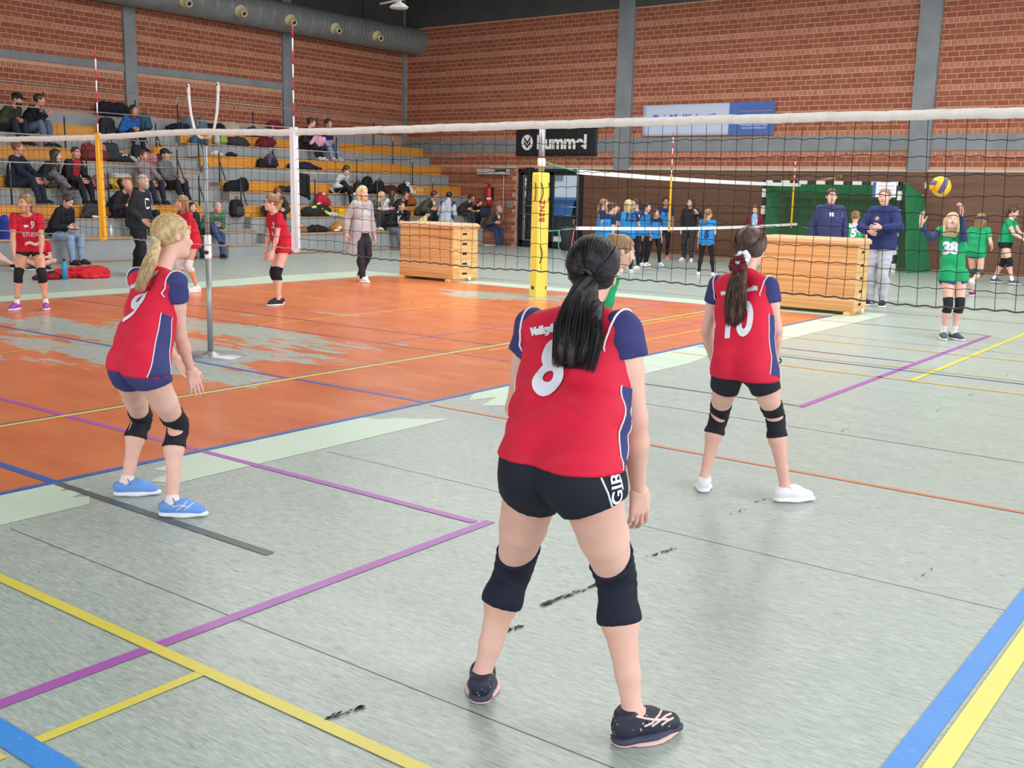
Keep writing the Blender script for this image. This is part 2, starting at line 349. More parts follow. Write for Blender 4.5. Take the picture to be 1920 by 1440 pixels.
# ---------------------------------------------------------------- walls: mortar bed, proud bricks, concrete frame
m_mortar = wall_paint('mortar', '#b88a70', '#c69a82')
BRT = [mat('brick_tone_%s' % n, c, .85, .5, 40, .08, vscale=9) for n, c in (('red', '#8d4e38'), ('rust', '#95553e'), ('brown', '#8b4d39'), ('warm', '#94563f'))]
BRH = [mat('header_tone_%s' % n, c, .85, .5, 40, .14, vscale=7) for n, c in (('pink', '#a96d56'), ('sand', '#ad7359'), ('pale', '#a36852'))]
m_conc = wall_paint('grey_painted_concrete', '#74787c', '#82868a'); m_dark = wall_paint('dark_concrete', '#3f3f40', '#4a4947')  # m_dark: plain dark grey for the ceiling, its beams and the wall-top bands
m_brown = streaky('brown_wall_panel', '#5f3f2e', '#704c37', (.6, .6, 9), .5); m_ledge = mat('pale_ledge', '#b9ae9f', .6, .1)
def brick_wall(parent, fixed, axis, a0, a1, z0, z1, holes, nrm, near):
    """axis 0: wall along X at Y=fixed; axis 1: wall along Y at X=fixed. nrm: sign of the outward step"""
    r = random.Random(3); cells = []
    row = 0; H = .12; zb = 4.04-.12*40
    k = 0
    while zb+k*H < z1:
        z = zb+k*H
        if z >= z0-.005:
            head = (k-40) % 4 == 0
            Lb = .125 if head else .25
            off = (0 if k % 2 else Lb/2)
            x = a0-off
            while x < a1:
                lo, hi = max(x, a0), min(x+Lb, a1); zt = min(z+H, z1)
                if hi-lo > .03 and zt-z > .05:
                    # cut round the holes
                    segs = [(lo, hi)]
                    for h0, h1, hz0, hz1 in holes:
                        if zt > hz0+.02 and z < hz1-.02:
                            segs = [(max(s0, q0), min(s1, q1)) for s0, s1 in segs for q0, q1 in ((-99, h0), (h1, 99)) if min(s1, q1)-max(s0, q0) > .03]
                    for s0, s1 in segs: cells.append((s0, s1, z, zt, head))
                x += Lb
        k += 1
    cells.sort(key=near)
    base = []
    def corners(c, jj=.0085):
        s0, s1, z, zt, head = c; g = jj; p = r.uniform(.006, .012)*(.45 if head else 1); bv = .004
        lo, hi, b0, b1 = s0+g, s1-g, z+g, zt-g
        out = []
        for d, i in ((0, 0), (p, bv)):
            for u, w in ((lo+i, b0+i), (hi-i, b0+i), (hi-i, b1-i), (lo+i, b1-i)):
                out.append((u, fixed+nrm*d, w) if axis == 0 else (fixed+nrm*d, u, w))
        return out
    fs = [(4, 5, 6, 7), (0, 1, 5, 4), (1, 2, 6, 5), (2, 3, 7, 6), (3, 0, 4, 7)]
    for c in cells[:300]:
        me = bpy.data.meshes.new('brick'); vs = np.array(corners(c)); ctr = vs.mean(0)
        me.from_pydata([tuple(v-ctr) for v in vs], [], fs)
        o = bpy.data.objects.new('brick', me); COL.objects.link(o); o.location = ctr; o.parent = parent
        me.materials.append(r.choice(BRH) if c[4] else r.choice(BRT))
    mb = MB()
    for c in cells[300:]: mb.add(corners(c), fs, r.randrange(len(BRT)) if not c[4] else len(BRT)+r.randrange(len(BRH)))
    mb.build('brick_field', BRT+BRH, parent, kind='stuff')
DOOR = (16.68, 18.95)
WB = MB().box((25.4, -9, 2.3), (25.75, 23.9, 7.6)).box((25.4, DOOR[1]+.02, 0), (25.75, 23.9, 2.3)).box((25.4, -9, 0), (25.75, DOOR[0]-.02, 2.3)).build('wall_back', m_mortar, kind='structure')
piers = [(15.19, 15.67), (7.3, 7.78), (-.6, -.12)]
holes_b = [(p0, p1, 0, 9) for p0, p1 in piers]+[(-9, 23.5, 2.72, 3.09)]
def dist_b(c): y = (c[0]+c[1])/2; return y if -.3 < y else 99-y
brick_wall(WB, 25.4, 1, -3.0, 23.4, 2.3, 6.47, holes_b+[(-9, DOOR[1]+.0, 0, 2.3)], -1, lambda c: abs((c[0]+c[1])/2-7.3)+max(0, 5-((c[0]+c[1])/2))*1.5+abs(c[2]-4.6)*1.2)
mb = MB()
H2 = []
for z in np.arange(0.0, 2.29, .12):
    hd = int(round((z-4.04)/.12)) % 4 == 0
    Lb = .125 if hd else .25; y = DOOR[1]+.1+(0 if int(round(z/.12)) % 2 else Lb/2)
    while y < 23.3:
        p = random.uniform(.005, .01)
        mb.box((25.4-p, y+.006, z+.006), (25.4, min(y+Lb, 23.4)-.006, min(z+.12, 2.3)-.006), random.randrange(4) if not hd else 4+random.randrange(3)); y += Lb
mb.build('brick_field', BRT+BRH, WB, kind='stuff')
for p0, p1 in piers: MB().box((25.3, p0, 2.26), (25.4, p1, 7.6), bev=.008).build('concrete_pier', m_conc, WB)
MB().box((25.36, -9, 2.73), (25.4, 23.5, 3.08)).build('concrete_beam', m_conc, WB)
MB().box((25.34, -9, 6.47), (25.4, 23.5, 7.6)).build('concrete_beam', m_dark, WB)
ys = [DOOR[0]-.04, 15.67, 15.19, 12.9, 10.6, 8.9, 7.78, 7.3, 4.9, 2.5, .1, -2.4, -4.9]
for a, c in zip(ys[:-1], ys[1:]):
    dz = .02 if (a, c) in ((15.67, 15.19), (7.78, 7.3)) else 0
    for z0, z1 in ((.07, 1.17), (1.18, 2.24)):
        MB().box((25.34-dz*2, c+.006, z0), (25.4, a-.006, z1), bev=.004).build('wall_panel', m_brown, WB)
MB().box((25.31, -9, 2.245), (25.4, DOOR[0]-.03, 2.3)).build('ledge', m_ledge, WB)
MB().box((25.32, -9, 0), (25.4, DOOR[0]-.03, .065)).build('skirting', streaky('skirting_wood', '#8d6a4c', '#a58262', (.6, 2, 12)), WB)
for p0 in (7.62, 7.60, 7.66, 7.58):
    pass
m_patch = mat('chipped_white_paint', '#cfc8be', .8)
for y, z, dy, dz in ((7.32, 1.95, .03, .09), (7.35, 1.68, .04, .07), (7.33, 1.3, .02, .12), (7.4, .2, .03, .2), (7.36, .62, .02, .08), (4.2, 1.18, .05, .1), (4.4, 1.0, .06, .06)):
    MB().add([(25.295, y-dy, z-dz*.6), (25.295, y+dy*.7, z-dz), (25.295, y+dy, z+dz*.5), (25.295, y-dy*.3, z+dz)], [(0, 1, 2, 3)]).build('bare_patch', m_patch, WB)

WL = MB().box((4, 23.5, 2.6), (25.75, 23.9, 7.6)).build('wall_left', m_mortar, kind='structure')
piersL = [(15.48, 15.8), (20.4, 20.72), (25.28, 25.4), (10.3, 10.62)]
brick_wall(WL, 23.5, 0, 9.0, 25.28, 3.1, 6.4, [(p0, p1, 0, 9) for p0, p1 in piersL]+[(4, 20.4, 4.23, 4.42)], -1, lambda c: abs((c[0]+c[1])/2-14.2)+abs(c[2]-4.6)*1.3)
for p0, p1 in piersL: MB().box((p0, 23.42, 2.9), (p1, 23.5, 7.6), bev=.008).build('concrete_pier', m_conc, WL)
MB().box((4, 23.46, 4.24), (20.4, 23.5, 4.41)).build('concrete_beam', m_conc, WL)
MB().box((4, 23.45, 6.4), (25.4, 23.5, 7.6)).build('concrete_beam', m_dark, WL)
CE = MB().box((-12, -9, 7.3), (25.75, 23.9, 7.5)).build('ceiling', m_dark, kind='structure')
for x in (13, 17, 21): MB().box((x, -9, 6.95), (x+.35, 23.4, 7.3)).build('ceiling_beam', m_dark, CE)
# ---------------------------------------------------------------- door, outside
m_frame = mat('black_metal_frame', '#22242a', .4); m_steel = mat('brushed_steel', '#a9adb0', .35, metal=.7)
m_glass, nt, b = node_mat('door_glass'); b.inputs['Transmission Weight'].default_value = 1; b.inputs['Roughness'].default_value = .02; b.inputs['Base Color'].default_value = (.93, .96, .96, 1); b.inputs['IOR'].default_value = 1.1
D = empty('door_1', (25.45, 17.8, 0), kind='structure')
y0, y1 = DOOR
mb = MB()
for lo, hi in (((25.38, y0, 0), (25.5, y0+.07, 2.26)), ((25.38, y1-.07, 0), (25.5, y1, 2.26)), ((25.38, y0, 2.17), (25.5, y1, 2.26)), ((25.38, y0, 0), (25.5, y1, .03))): mb.box(lo, hi)
mb.build('door_frame', m_frame, D)
for a, c in ((y0+.07, 17.8), (17.82, y1-.07)):
    mb = MB()
    for lo, hi in (((25.4, a, .03), (25.46, a+.1, 2.17)), ((25.4, c-.1, .03), (25.46, c, 2.17)), ((25.4, a, .03), (25.46, c, .2)), ((25.4, a, 2.08), (25.46, c, 2.17))): mb.box(lo, hi, bev=.006)
    leaf = mb.build('door_leaf', m_frame, D)
    MB().box((25.425, a+.1, .2), (25.435, c-.1, 2.08)).build('glass_pane', m_glass, leaf)
    for s in (a+.1, c-.115): MB().box((25.395, s, .2), (25.4, s+.015, 2.08)).build('silver_edge', m_steel, leaf)
    for z in (.95, 1.2): MB().tube([(25.35, a+.1, z), (25.35, c-.1, z)], .012).build('push_bar', m_steel, leaf)
m_out = mat('pale_render_wall', '#dfe3e8', .9, .1); m_snow = mat('pale_yard', '#cfd3d4', .9, .2, 3)
MB().box((25.76, 5, -.2), (60, 35, -.03)).build('yard_ground', m_snow, kind='structure')
OB = MB().box((46, 14, 0), (50, 44, 9)).build('far_house', m_out, label='pale house wall seen outside through the glass door', cat='building')
for y in (31.5, 34.5):
    wf = MB().box((45.9, y, 2.2), (46, y+1.4, 4)).build('window', mat('dull_window', '#7d8a96', .3), OB)
TR = empty('blue_container', (34, 23.6, 0), 'blue skip container standing in the yard outside the glass door', 'container')
MB().box((33, 22.7, .72), (36, 24.9, 1.38), bev=.04).build('body', mat('container_blue', '#2f6db0', .5, .1), TR)
MB().box((32.96, 22.62, 1.34), (36.04, 24.98, 1.42)).build('rim', mat('container_rim', '#4f86bd', .5), TR)
for y in (23.0, 24.3): MB().box((33.3, y, -.03), (35.7, y+.2, .72)).build('skid', m_frame, TR)
TREE = empty('tree', (30, 21.9, 0), 'dark bare tree trunk with ivy outside the left door leaf', 'tree')
mb = MB(); mb.tube([(30, 21.9, -.1), (30.05, 21.95, 1.2), (29.95, 21.85, 2.6), (30.05, 21.9, 4.2)], [.16, .13, .11, .07], 9); mb.build('trunk', mat('bark', '#3d3a36', .9, .6), TREE)
mb = MB()
for i in range(260):
    z = random.uniform(.1, 3.8); a = random.uniform(0, 6.28); rr = .13+random.random()*.14; c = np.array([30+rr*math.cos(a), 21.9+rr*math.sin(a), z]); u = RNG.normal(size=3)*.05; w = RNG.normal(size=3)*.05
    mb.add([c-u, c+w, c+u, c-w], [(0, 1, 2, 3)])
mb.build('ivy', mat('ivy_green', '#3c4a36', .6), TREE, kind='stuff')

# ---------------------------------------------------------------- things on the back wall
def banner(name, label, y0, y1, z0, z1, m, wav=.012):
    mb = MB(); n, k = 26, 8; vs = []
    for i in range(n+1):
        for j in range(k+1):
            y = y0+(y1-y0)*i/n; z = z0+(z1-z0)*j/k
            vs.append((25.35-.006-wav*(.5+.5*math.sin(y*9+z*7)*math.sin(z*11-y*3)), y, z))
    fs = [(i*(k+1)+j, (i+1)*(k+1)+j, (i+1)*(k+1)+j+1, i*(k+1)+j+1) for i in range(n) for j in range(k)]
    o = mb.add(vs, fs, 0, True).build(name, m, None, label, 'banner')
    s = o.modifiers.new('thickness', 'SOLIDIFY'); s.thickness = .004; s.offset = 0
    return o
m_bk = mat('black_banner_cloth', '#1d1c20', .6, .1, 20); m_wt = mat('white_print', '#e4e2df', .6)
HB = banner('banner', 'black banner with white lettering hanging above the glass door', 16.24, 19.03, 2.62, 3.38, m_bk)
YD, ZD = (0, -1, 0), (0, 0, 1)
put_text('lettering', 'hummel', .52, (25.318, 17.42, 2.985), YD, ZD, m_wt, HB, bold=.022, xscale=1.02, spacing=1.0)
mb = MB(); cy, cz = 18.62, 3.0
mb.add([(25.318, cy-.205*math.cos(a), cz+.22*math.sin(a)) for a in np.linspace(0, 2*math.pi, 28)[:-1]], [tuple(range(27))])
mb.build('round_emblem', m_wt, HB)
mb = MB()
for dz in (.03, -.09):
    mb.add([(25.314, cy+.12, cz+dz+.14), (25.314, cy, cz+dz), (25.314, cy-.12, cz+dz+.14), (25.314, cy-.12, cz+dz+.07), (25.314, cy, cz+dz-.08), (25.314, cy+.12, cz+dz+.07)], [(0, 1, 4, 5), (1, 2, 3, 4)])
mb.build('chevrons', m_bk, HB)
m_lb = mat('pale_blue_banner_cloth', '#b7c1d6', .6, .1, 15); m_nb = mat('blue_banner_cloth', '#4464a4', .6, .1, 15, .12, vscale=1.5)
BK = banner('banner', 'pale blue and dark blue welcome banner on the brick wall', 11.09, 14.82, 3.13, 3.93, m_lb, .015)
mb = MB(); n = 14
for i in range(n): mb.add([(25.325, 11.09+1.22*(i+d)/n, z) for d, z in ((0, 3.135), (1, 3.135), (1, 3.93), (0, 3.93))], [(0, 1, 2, 3)])
mb.build('blue_field', m_nb, BK)
put_text('lettering', 'B', .36, (25.318, 14.4, 3.52), YD, ZD, mat('banner_blue_print', '#3c74c4', .6), BK, bold=.014)
put_text('lettering', 'K', .36, (25.318, 13.92, 3.52), YD, ZD, MATS['banner_blue_print'], BK, bold=.014, shear=.15)
MB().box((25.316, 14.155, 3.4), (25.319, 14.17, 3.68)).build('divider', MATS['banner_blue_print'], BK)
put_text('lettering', 'Wir begrüßen', .2, (25.318, 13.05, 3.6), YD, ZD, mat('banner_grey_print', '#566a92', .6), BK, bold=.003)
for z, t in ((3.37, 'Ihre persönlichen Paten'), (3.30, 'www.unsertheater.de')):
    put_text('lettering', t, .075, (25.318, 11.62, z), YD, ZD, mat('banner_white_print', '#d8dfec', .6), BK)
MB().box((25.316, 11.15, 3.70), (25.319, 12.0, 3.715)).build('thin_line', mat('banner_pink_line', '#b77a9a', .6), BK)
EX = empty('fire_extinguisher', (25.28, 19.93, 1.2), 'red fire extinguisher hanging on the brick wall beside the stand', 'extinguisher')
m_red = mat('signal_red', '#c5202c', .35)
MB().lathe([(.0, 0), (.075, .01), (.08, .06), (.08, .44), (.06, .5), (.03, .53)], (25.24, 19.93, 1.2), 14).build('cylinder', m_red, EX)
MB().lathe([(.081, .13), (.081, .2)], (25.24, 19.93, 1.2), 14).build('paper_band', m_wt, EX)
mb = MB(); mb.lathe([(.025, .53), (.025, .6)], (25.24, 19.93, 1.2), 10); mb.tube([(25.24, 19.93, 1.8), (25.17, 20.03, 1.82)], .012); mb.build('valve', m_frame, EX)
MB().tube([(25.27, 19.93, 1.78), (25.2, 20.05, 1.7), (25.22, 20.06, 1.45), (25.25, 20.03, 1.25)], .012).build('hose', m_frame, EX)
MB().box((25.325, 19.87, 1.35), (25.385, 19.99, 1.7)).build('bracket', m_frame, EX)
SW = MB().box((25.35, 19.15, 1.12), (25.39, 19.34, 1.31), bev=.01).build('switch_box', mat('grey_switch_box', '#8f8a86', .5), label='grey square switch box on the bricks left of the glass door', cat='switch')
MB().box((25.335, 19.2, 1.17), (25.35, 19.29, 1.26)).build('key_switch', m_steel, SW)
LB = empty('wall_lamp', (25.3, 19.85, 2.1), 'long pale wall lamp box above the fire extinguisher', 'lamp')
MB().box((25.25, 19.28, 2.08), (25.39, 20.42, 2.24), bev=.015).build('housing', mat('lamp_housing', '#b9b6b0', .5), LB)
MB().box((25.24, 19.32, 2.17), (25.25, 19.72, 2.23)).build('dark_louvre', m_frame, LB)
MB().tube([(25.36, 19.48, .8), (25.36, 19.48, 2.08)], .014).build('cable_pipe', mat('cream_pipe', '#c9b08f', .5), None, 'cream cable pipe running down the bricks beside the door', 'pipe')
MB().box((25.33, 19.0, 2.27), (25.395, 20.0, 2.33)).build('ledge', m_ledge, WB)
WBR = empty('wall_bracket', (25.2, 10.0, 2.15), 'wooden bracket arm with a green rope above the goal', 'bracket')
mb = MB(); mb.tube([PX(1531, 340, 24.9), PX(1578, 330, 25.0)], .02); mb.tube([PX(1578, 330, 25.0), PX(1578, 331, 25.33)], .02); mb.sphere(PX(1577, 331, 24.98), .035); mb.tube([PX(1565, 333, 24.97), PX(1566, 341, 24.97)], .012); mb.build('wooden_arm', mat('pale_wood', '#b79a77', .6), WBR)
MB().tube([PX(1531, 340, 24.9), PX(1529, 352, 24.9), PX(1528, 366, 24.9), PX(1527, 384, 24.9)], .012).build('green_rope', mat('green_rope', '#4fa277', .7), WBR)

# ---------------------------------------------------------------- ventilation duct and hanging lamp
DU = empty('ventilation_duct', (18, 22.95, 6.05), 'big round grey ventilation duct under the ceiling above the stand', 'duct')
m_duct = wall_paint('duct_grey', '#6b6f70', '#7a7d7d', .45)
prof = []
x = 4.0
while x < 25.3:
    prof += [(.385, x), (.385, x+.1), (.391, x+.11), (.391, x+.125)]; x += .135 if x > 21 else .45
MB().lathe(prof, (0, 22.95, 6.06), 36, axis=(1, 0, 0)).build('spiral_tube', m_duct, DU)
m_cream = mat('cream_nozzle', '#c9bd98', .45)
for x in (8.35, 10.0, 11.65, 13.3, 14.95, 16.62, 18.27, 19.92, 21.55, 23.2):
    d = np.array([-.15, -.94, -.42]); d /= np.linalg.norm(d); c = np.array([x, 22.95, 6.06])+np.array([0, -.36, -.1])
    nz = MB().lathe([(.0, 0), (.155, 0), (.16, .03), (.145, .05), (.09, .08), (.075, .15), (.085, .26), (.06, .265), (.055, .2), (0, .2)], c, 18, axis=d).build('nozzle', m_cream, DU)
    MB().lathe([(.0, 0), (.05, 0), (.05, .012), (0, .012)], c+d*.235, 14, axis=d).build('dark_throat', m_frame, nz)
for x in (7, 11, 15, 19, 23): MB().box((x, 22.94, 6.44), (x+.02, 22.96, 7.3)).build('hanger', m_frame, DU)
HL = empty('hanging_lamp', PZ(748, 0, 21), 'pale round lamp hanging from the dark ceiling', 'lamp')
c = PZ(748, 16, 21)
MB().lathe([(0, .0), (.17, 0), (.19, .03), (.16, .05), (.05, .12), (.03, .2)], c, 20).build('shade', mat('lamp_shade_grey', '#b5b2ac', .4), HL)
MB().tube([c+[0, 0, .18], (c[0], c[1], 7.3)], .012).build('cord', m_frame, HL)
mb = MB(); mb.tube([(c[0]+.1, c[1]+.6, c[2]+.15), (c[0]-.15, c[1]-.6, c[2]+.15)], .02); mb.tube([(c[0]-.02, c[1], c[2]+.15), (c[0]-.02, c[1], c[2]+.35)], .03); mb.build('carrier', MATS['lamp_shade_grey'], HL)

# ---------------------------------------------------------------- the stand: five steps with wooden benches, aisle, rails
TW = [19.6+.78*k for k in range(5)]; TZ = [.5, 1.12, 1.7, 2.3, 2.85]
m_step = wall_paint('stand_grey_paint', '#8d9195', '#999da0'); m_bench = streaky('bench_wood', '#c27f2c', '#dc9a40', (1.1, 26, 26), .4, (.3, .7)); m_top = streaky('worn_board_wood', '#a98458', '#c29b6c', (1.1, 26, 26), .5)
GS = empty('grandstand', (16, 19.6, 0), kind='structure')
for k in range(5):
    zt = TZ[k]-.04
    mb = MB()
    for a, c in ((7, 15.27), (16.44, 25.39)):
        if k == 0 and a > 16: c = 24.55
        if k == 0: mb.box((a, TW[0], 0), (c, TW[0]+.8, zt))
        else: mb.box((a, TW[k]-.29, TZ[k-1]-.05), (c, TW[k]+.01, TZ[k]-.285)).box((a, TW[k], TZ[k-1]-.05), (c, TW[k]+.8 if k < 4 else 23.5, zt))
    mb.build('concrete_step', m_step, GS)
    xs = list(np.arange(15.27, 7.2, -2.06))+list(np.arange(16.44, 25.4, 2.235))
    segs = [(15.27-2.06*(i+1), 15.27-2.06*i) for i in range(4)]+[(16.44+2.235*i, 16.44+2.235*(i+1)) for i in range(4)]
    for a, c in segs:
        if k == 0:
            if a > 16: c = min(c, 24.55)
            MB().box((a+.004, TW[0]-.03, zt), (c-.004, TW[0]+.36, TZ[0]), bev=.006).build('bench_board', m_top, GS)
        else:
            MB().box((a+.004, TW[k]-.022, TZ[k]-.255), (c-.004, TW[k], TZ[k]-.03), bev=.004).build('bench_back', m_bench, GS)
            MB().box((a+.004, TW[k]-.31, TZ[k]-.285), (c-.004, TW[k]-.024, TZ[k]-.255), bev=.006).build('seat_board', m_top, GS)
            MB().box((a+.004, TW[k]-.03, zt), (c-.004, TW[k]+.1, TZ[k]), bev=.006).build('bench_cap', m_bench, GS)
MB().box((7, 23.3, TZ[4]-.05), (24.6, 23.5, 3.14)).build('concrete_step', m_step, GS)
MB().box((7, 19.55, 0), (24.6, 19.6, .035)).build('skirting', MATS['skirting_wood'], GS)
n = 9
for i in range(n):
    yy0 = 19.45+i*.43; z = .27+i*(2.85-.27)/(n-1)
    MB().box((15.27, yy0, 0), (16.44, 23.5, z-.03)).build('aisle_step', m_step, GS)
    MB().box((15.275, yy0-.02, z-.03), (16.435, yy0+.3, z), bev=.006).build('aisle_tread', m_top, GS)
m_rail = mat('pale_metal_rail', '#a8a7a3', .4, metal=.3); m_post = mat('dark_rail_post', '#33343a', .5)
names = {1: 'first', 2: 'second', 3: 'third', 4: 'top'}
for k in range(1, 5):
    y = TW[k]+.05; zt = TZ[k]+.82
    for a, c, side in ((7.6, 15.28, 'left of'), (16.42, 25.35, 'right of')):
        R = empty('handrail', ((a+c)/2, y, TZ[k-1]), 'handrail with dark posts along the %s bench row, %s the stand aisle' % (names[k], side), 'handrail', 'handrails of the stand')
        MB().tube([(a, y, zt), (c, y, zt)], .014, 6).build('rail', m_rail, R)
        ends = [c-.02, c-2.3, c-4.4, c-6.5] if side == 'left of' else [a+.02, a+2.35, a+4.6, a+6.85]
        for x in ends:
            MB().tube([(x, y, TZ[k]-.02), (x, y, zt-.16)], .017, 6).build('post', m_post, R)
            MB().tube([(x, y, zt-.16), (x, y, zt)], .011, 6).build('post_tip', m_rail, R)
        x = ends[0]; s = .34
        MB().tube([(x, y, zt-.35), (x+s, y-.1, TZ[k]-.62)], .015, 6).build('brace', m_post, R)

# ---------------------------------------------------------------- volleyball net, antennas, fork stand
NX = 5.9
m_cord = mat('black_net_cord', '#17181a', .7); m_band = mat('cream_net_band', '#e2dad4', .6, .3, 60, .06); m_grey = mat('grey_bottom_cord', '#a49c98', .6)
NET = empty('volleyball_net', (NX, 6, 1.0), 'long black volleyball net with a white top band crossing the hall', 'net')
def ztop(y):   # slightly sagging top edge
    return 2.06+.028*math.exp(-((y-8.1)/.9)**2)+.012*math.sin(y*.55+.4)-.018*math.exp(-((y-11)/2.2)**2)
def zbot(y):
    return 1.055+.06*math.exp(-((y-6.9)/1.1)**2)-.01*math.sin(y*1.1)+.012*math.sin(y*6.3)*.4+.02*math.exp(-((y-9.0)/.8)**2)
N0, N1 = -.6, 13.5
ys = np.arange(N0, N1, .05); mb = MB(); vs = []
for i, y in enumerate(ys):
    w = .0035*math.sin(y*31)+.003*math.sin(y*53+1)+.004*math.sin(y*9)
    for dz, dx in ((0, .004), (.001, -.005), (-.024, -.008+w), (-.05, -.005-w*.5), (-.053, .0), (-.05, .006), (-.024, .007)): vs.append((NX+dx, y, ztop(y)+dz+w*.4))
K = 7
fs = [(i*K+j, i*K+(j+1) % K, (i+1)*K+(j+1) % K, (i+1)*K+j) for i in range(len(ys)-1) for j in range(K)]
mb.add(vs, fs, 0, True).build('top_band', m_band, NET)
mb = MB(); pitch = .1
for i, y in enumerate(np.arange(N0, N1, pitch)):
    sl = .012*math.sin(y*1.7)+.02*math.sin(y*.6)
    pts = [(NX, y+sl*(1-t)+.004*math.sin(9*t+y*5), ztop(y)-.05+(zbot(y)-ztop(y)+.05)*t) for t in np.linspace(0, 1, 9)]
    mb.tube(pts, .0018, 4, cap=False)
for j in range(1, 10):
    t = j/10
    pts = []
    for y in np.arange(N0, N1, .02):
        top, bot = ztop(y)-.05, zbot(y)
        pts.append((NX, y, top+(bot-top)*t+.004*math.sin(y*12+j)+.008*math.sin(y*2.3+j*1.7)-.0035*math.cos(2*math.pi*y/pitch)))
    mb.tube(pts, .002, 4, cap=False)
mb.build('cord_mesh', m_cord, NET, kind='stuff')
MB().tube([(NX, y, zbot(y)-.004*math.cos(2*math.pi*y/pitch)) for y in np.arange(N0, 6.7, .02)], .0048, 5).build('bottom_cord', mat('dark_bottom_cord', '#3c3d40', .6), NET)
MB().tube([(NX, y, zbot(y)-.003*math.cos(2*math.pi*y/pitch)) for y in np.arange(6.7, N1, .02)], .0048, 5).build('bottom_cord', m_grey, NET, 'pale grey bottom cord')
m_ar, m_aw = mat('antenna_red', '#c4203a', .4), mat('antenna_white', '#f0eeee', .4)
def antenna(label, X, Y, z0, ztp, zb, sleeve, r=.006, tiny=False, lean=(0, 0), inner=None):
    A = empty('antenna', (X, Y, zb), label, 'antenna', 'net antennas')
    n = 8
    for i in range(n):
        a = z0+(ztp-z0)*i/n; c = z0+(ztp-z0)*(i+1)/n
        f = lambda z: (X+lean[0]*(z-z0), Y+lean[1]*(z-z0), z)
        MB().tube([f(a), f(c)], r, 6).build('red_band' if (n-1-i) % 2 == 0 else 'white_band', m_ar if (n-1-i) % 2 == 0 else m_aw, A)
    w = .05 if not tiny else .018
    ss = [(X-.014, Y-w, zb+.005), (X-.016, Y-w*.4, zb-.012), (X-.014, Y+w*.6, zb+.006), (X-.014, Y+w*.75, z0+.012), (X-.014, Y-w*.6, z0+.014)]
    bk = [(p[0]+.03, p[1], p[2]) for p in ss]
    fs = [(0, 1, 2, 3, 4), (9, 8, 7, 6, 5)]+[(i, i+5, (i+1) % 5+5, (i+1) % 5) for i in range(5)]
    MB().add(ss+bk, fs).build('sleeve', sleeve, A)
    MB().tube([(X-.02, Y-w*.75, zb+.03), (X-.02, Y-w*.45, z0-.02)], .009 if not tiny else .006, 6).build('inner_rod', inner or sleeve, A)
m_sw = mat('white_sleeve', '#ece6ea', .6, .1, 30); m_sy = mat('yellow_sleeve', '#f0ae18', .5)
antenna('red and white striped antenna with a white sleeve on the near net', NX, 6.66, ztop(6.66), 2.85, zbot(6.66)-.02, m_sw, lean=(0, .0))
antenna('red and white striped antenna with a yellow sleeve near the left picture edge', NX, 9.42, ztop(9.42), 2.84, zbot(9.42)-.03, m_sy, lean=(0, -.02))
FS = empty('fork_stand', (6.23, 8.24, 0), 'grey steel pole with white fork top and round base plate under the net', 'stand')
m_pole = mat('galvanised_pole', '#9a9da0', .4, metal=.6)
MB().lathe([(0, 0), (.32, 0), (.32, .008), (.1, .014), (.06, .03), (.03, .05)], (6.23, 8.24, 0), 32).build('base_plate', m_pole, FS)
mb = MB(); mb.tube([(6.23, 8.24, .0), (6.22, 8.22, .95)], .026, 12); mb.build('lower_pole', m_pole, FS)
mb = MB(); mb.tube([(6.22, 8.22, .9), (6.2, 8.2, 2.0)], .021, 12); mb.build('upper_pole', m_pole, FS)
MB().lathe([(.03, 0), (.032, .02), (.032, .2), (.03, .22)], (6.222, 8.223, .92), 14).build('tape_wrap', m_aw, FS)
mb = MB(); mb.tube([(6.222, 8.22, .98), (6.18, 8.2, .98)], .018, 10); mb.build('clamp_knob', m_frame, FS)
c0 = np.array([6.2, 8.2, 2.0])
for s in (1, -1):
    pts = [c0+[0, .0, .0], c0+[0, s*.08, .025], c0+[0, s*.145, .1], c0+[0, s*.185, .22], c0+[0, s*.205, .34], c0+[0, s*.21, .40]]
    arm = MB().tube(pts, [.012]*6, 10).build('fork_arm', mat('white_fork_metal', '#d6d3d0', .4), FS)
    mb = MB(); mb.sphere((6.2, 8.2+s*.212, 2.44), (.011, .02, .062)); tip = mb.build('eye_end', MATS['white_fork_metal'], arm)
    mb = MB(); mb.tube([(6.187, 8.2+s*.212, 2.475), (6.213, 8.2+s*.212, 2.475)], .008, 8); mb.build('hole', m_frame, arm)
MB().box((6.18, 8.165, 1.95), (6.22, 8.235, 2.01), bev=.012).build('fork_socket', m_frame, FS)

# ---------------------------------------------------------------- far net with its padded post
PO = empty('volleyball_post', (13.35, 9.54, 0), 'volleyball post with a yellow six-sided protective pad', 'post')
m_pad = mat('yellow_pad', '#e9d75c', .55, .15, 25)
vs = []
for z, rr in ((0.0, .135), (.02, .14), (1.86, .135), (1.89, .125)):
    for k in range(6):
        a = 2*math.pi*(k+.35)/6; vs.append((13.35+rr*math.cos(a), 9.54+rr*math.sin(a), z))
fs = [(i*6+k, i*6+(k+1) % 6, (i+1)*6+(k+1) % 6, (i+1)*6+k) for i in range(3) for k in range(6)]+[tuple(range(18, 24)), tuple(range(6))[::-1]]
pad = MB().add(vs, fs).build('pad', m_pad, PO)
MB().tube([(13.35, 9.54, 1.88), (13.35, 9.54, 2.62)], .05, 14).build('pole', m_pole, PO)
MB().lathe([(.055, 0), (.062, .02), (.062, .1), (.055, .12)], (13.35, 9.54, 1.98), 14).build('winch_collar', m_aw, PO)
pc = np.array([13.35, 9.54, 0.]); vd = -np.array([13.35, 9.54])/math.hypot(13.35, 9.54)
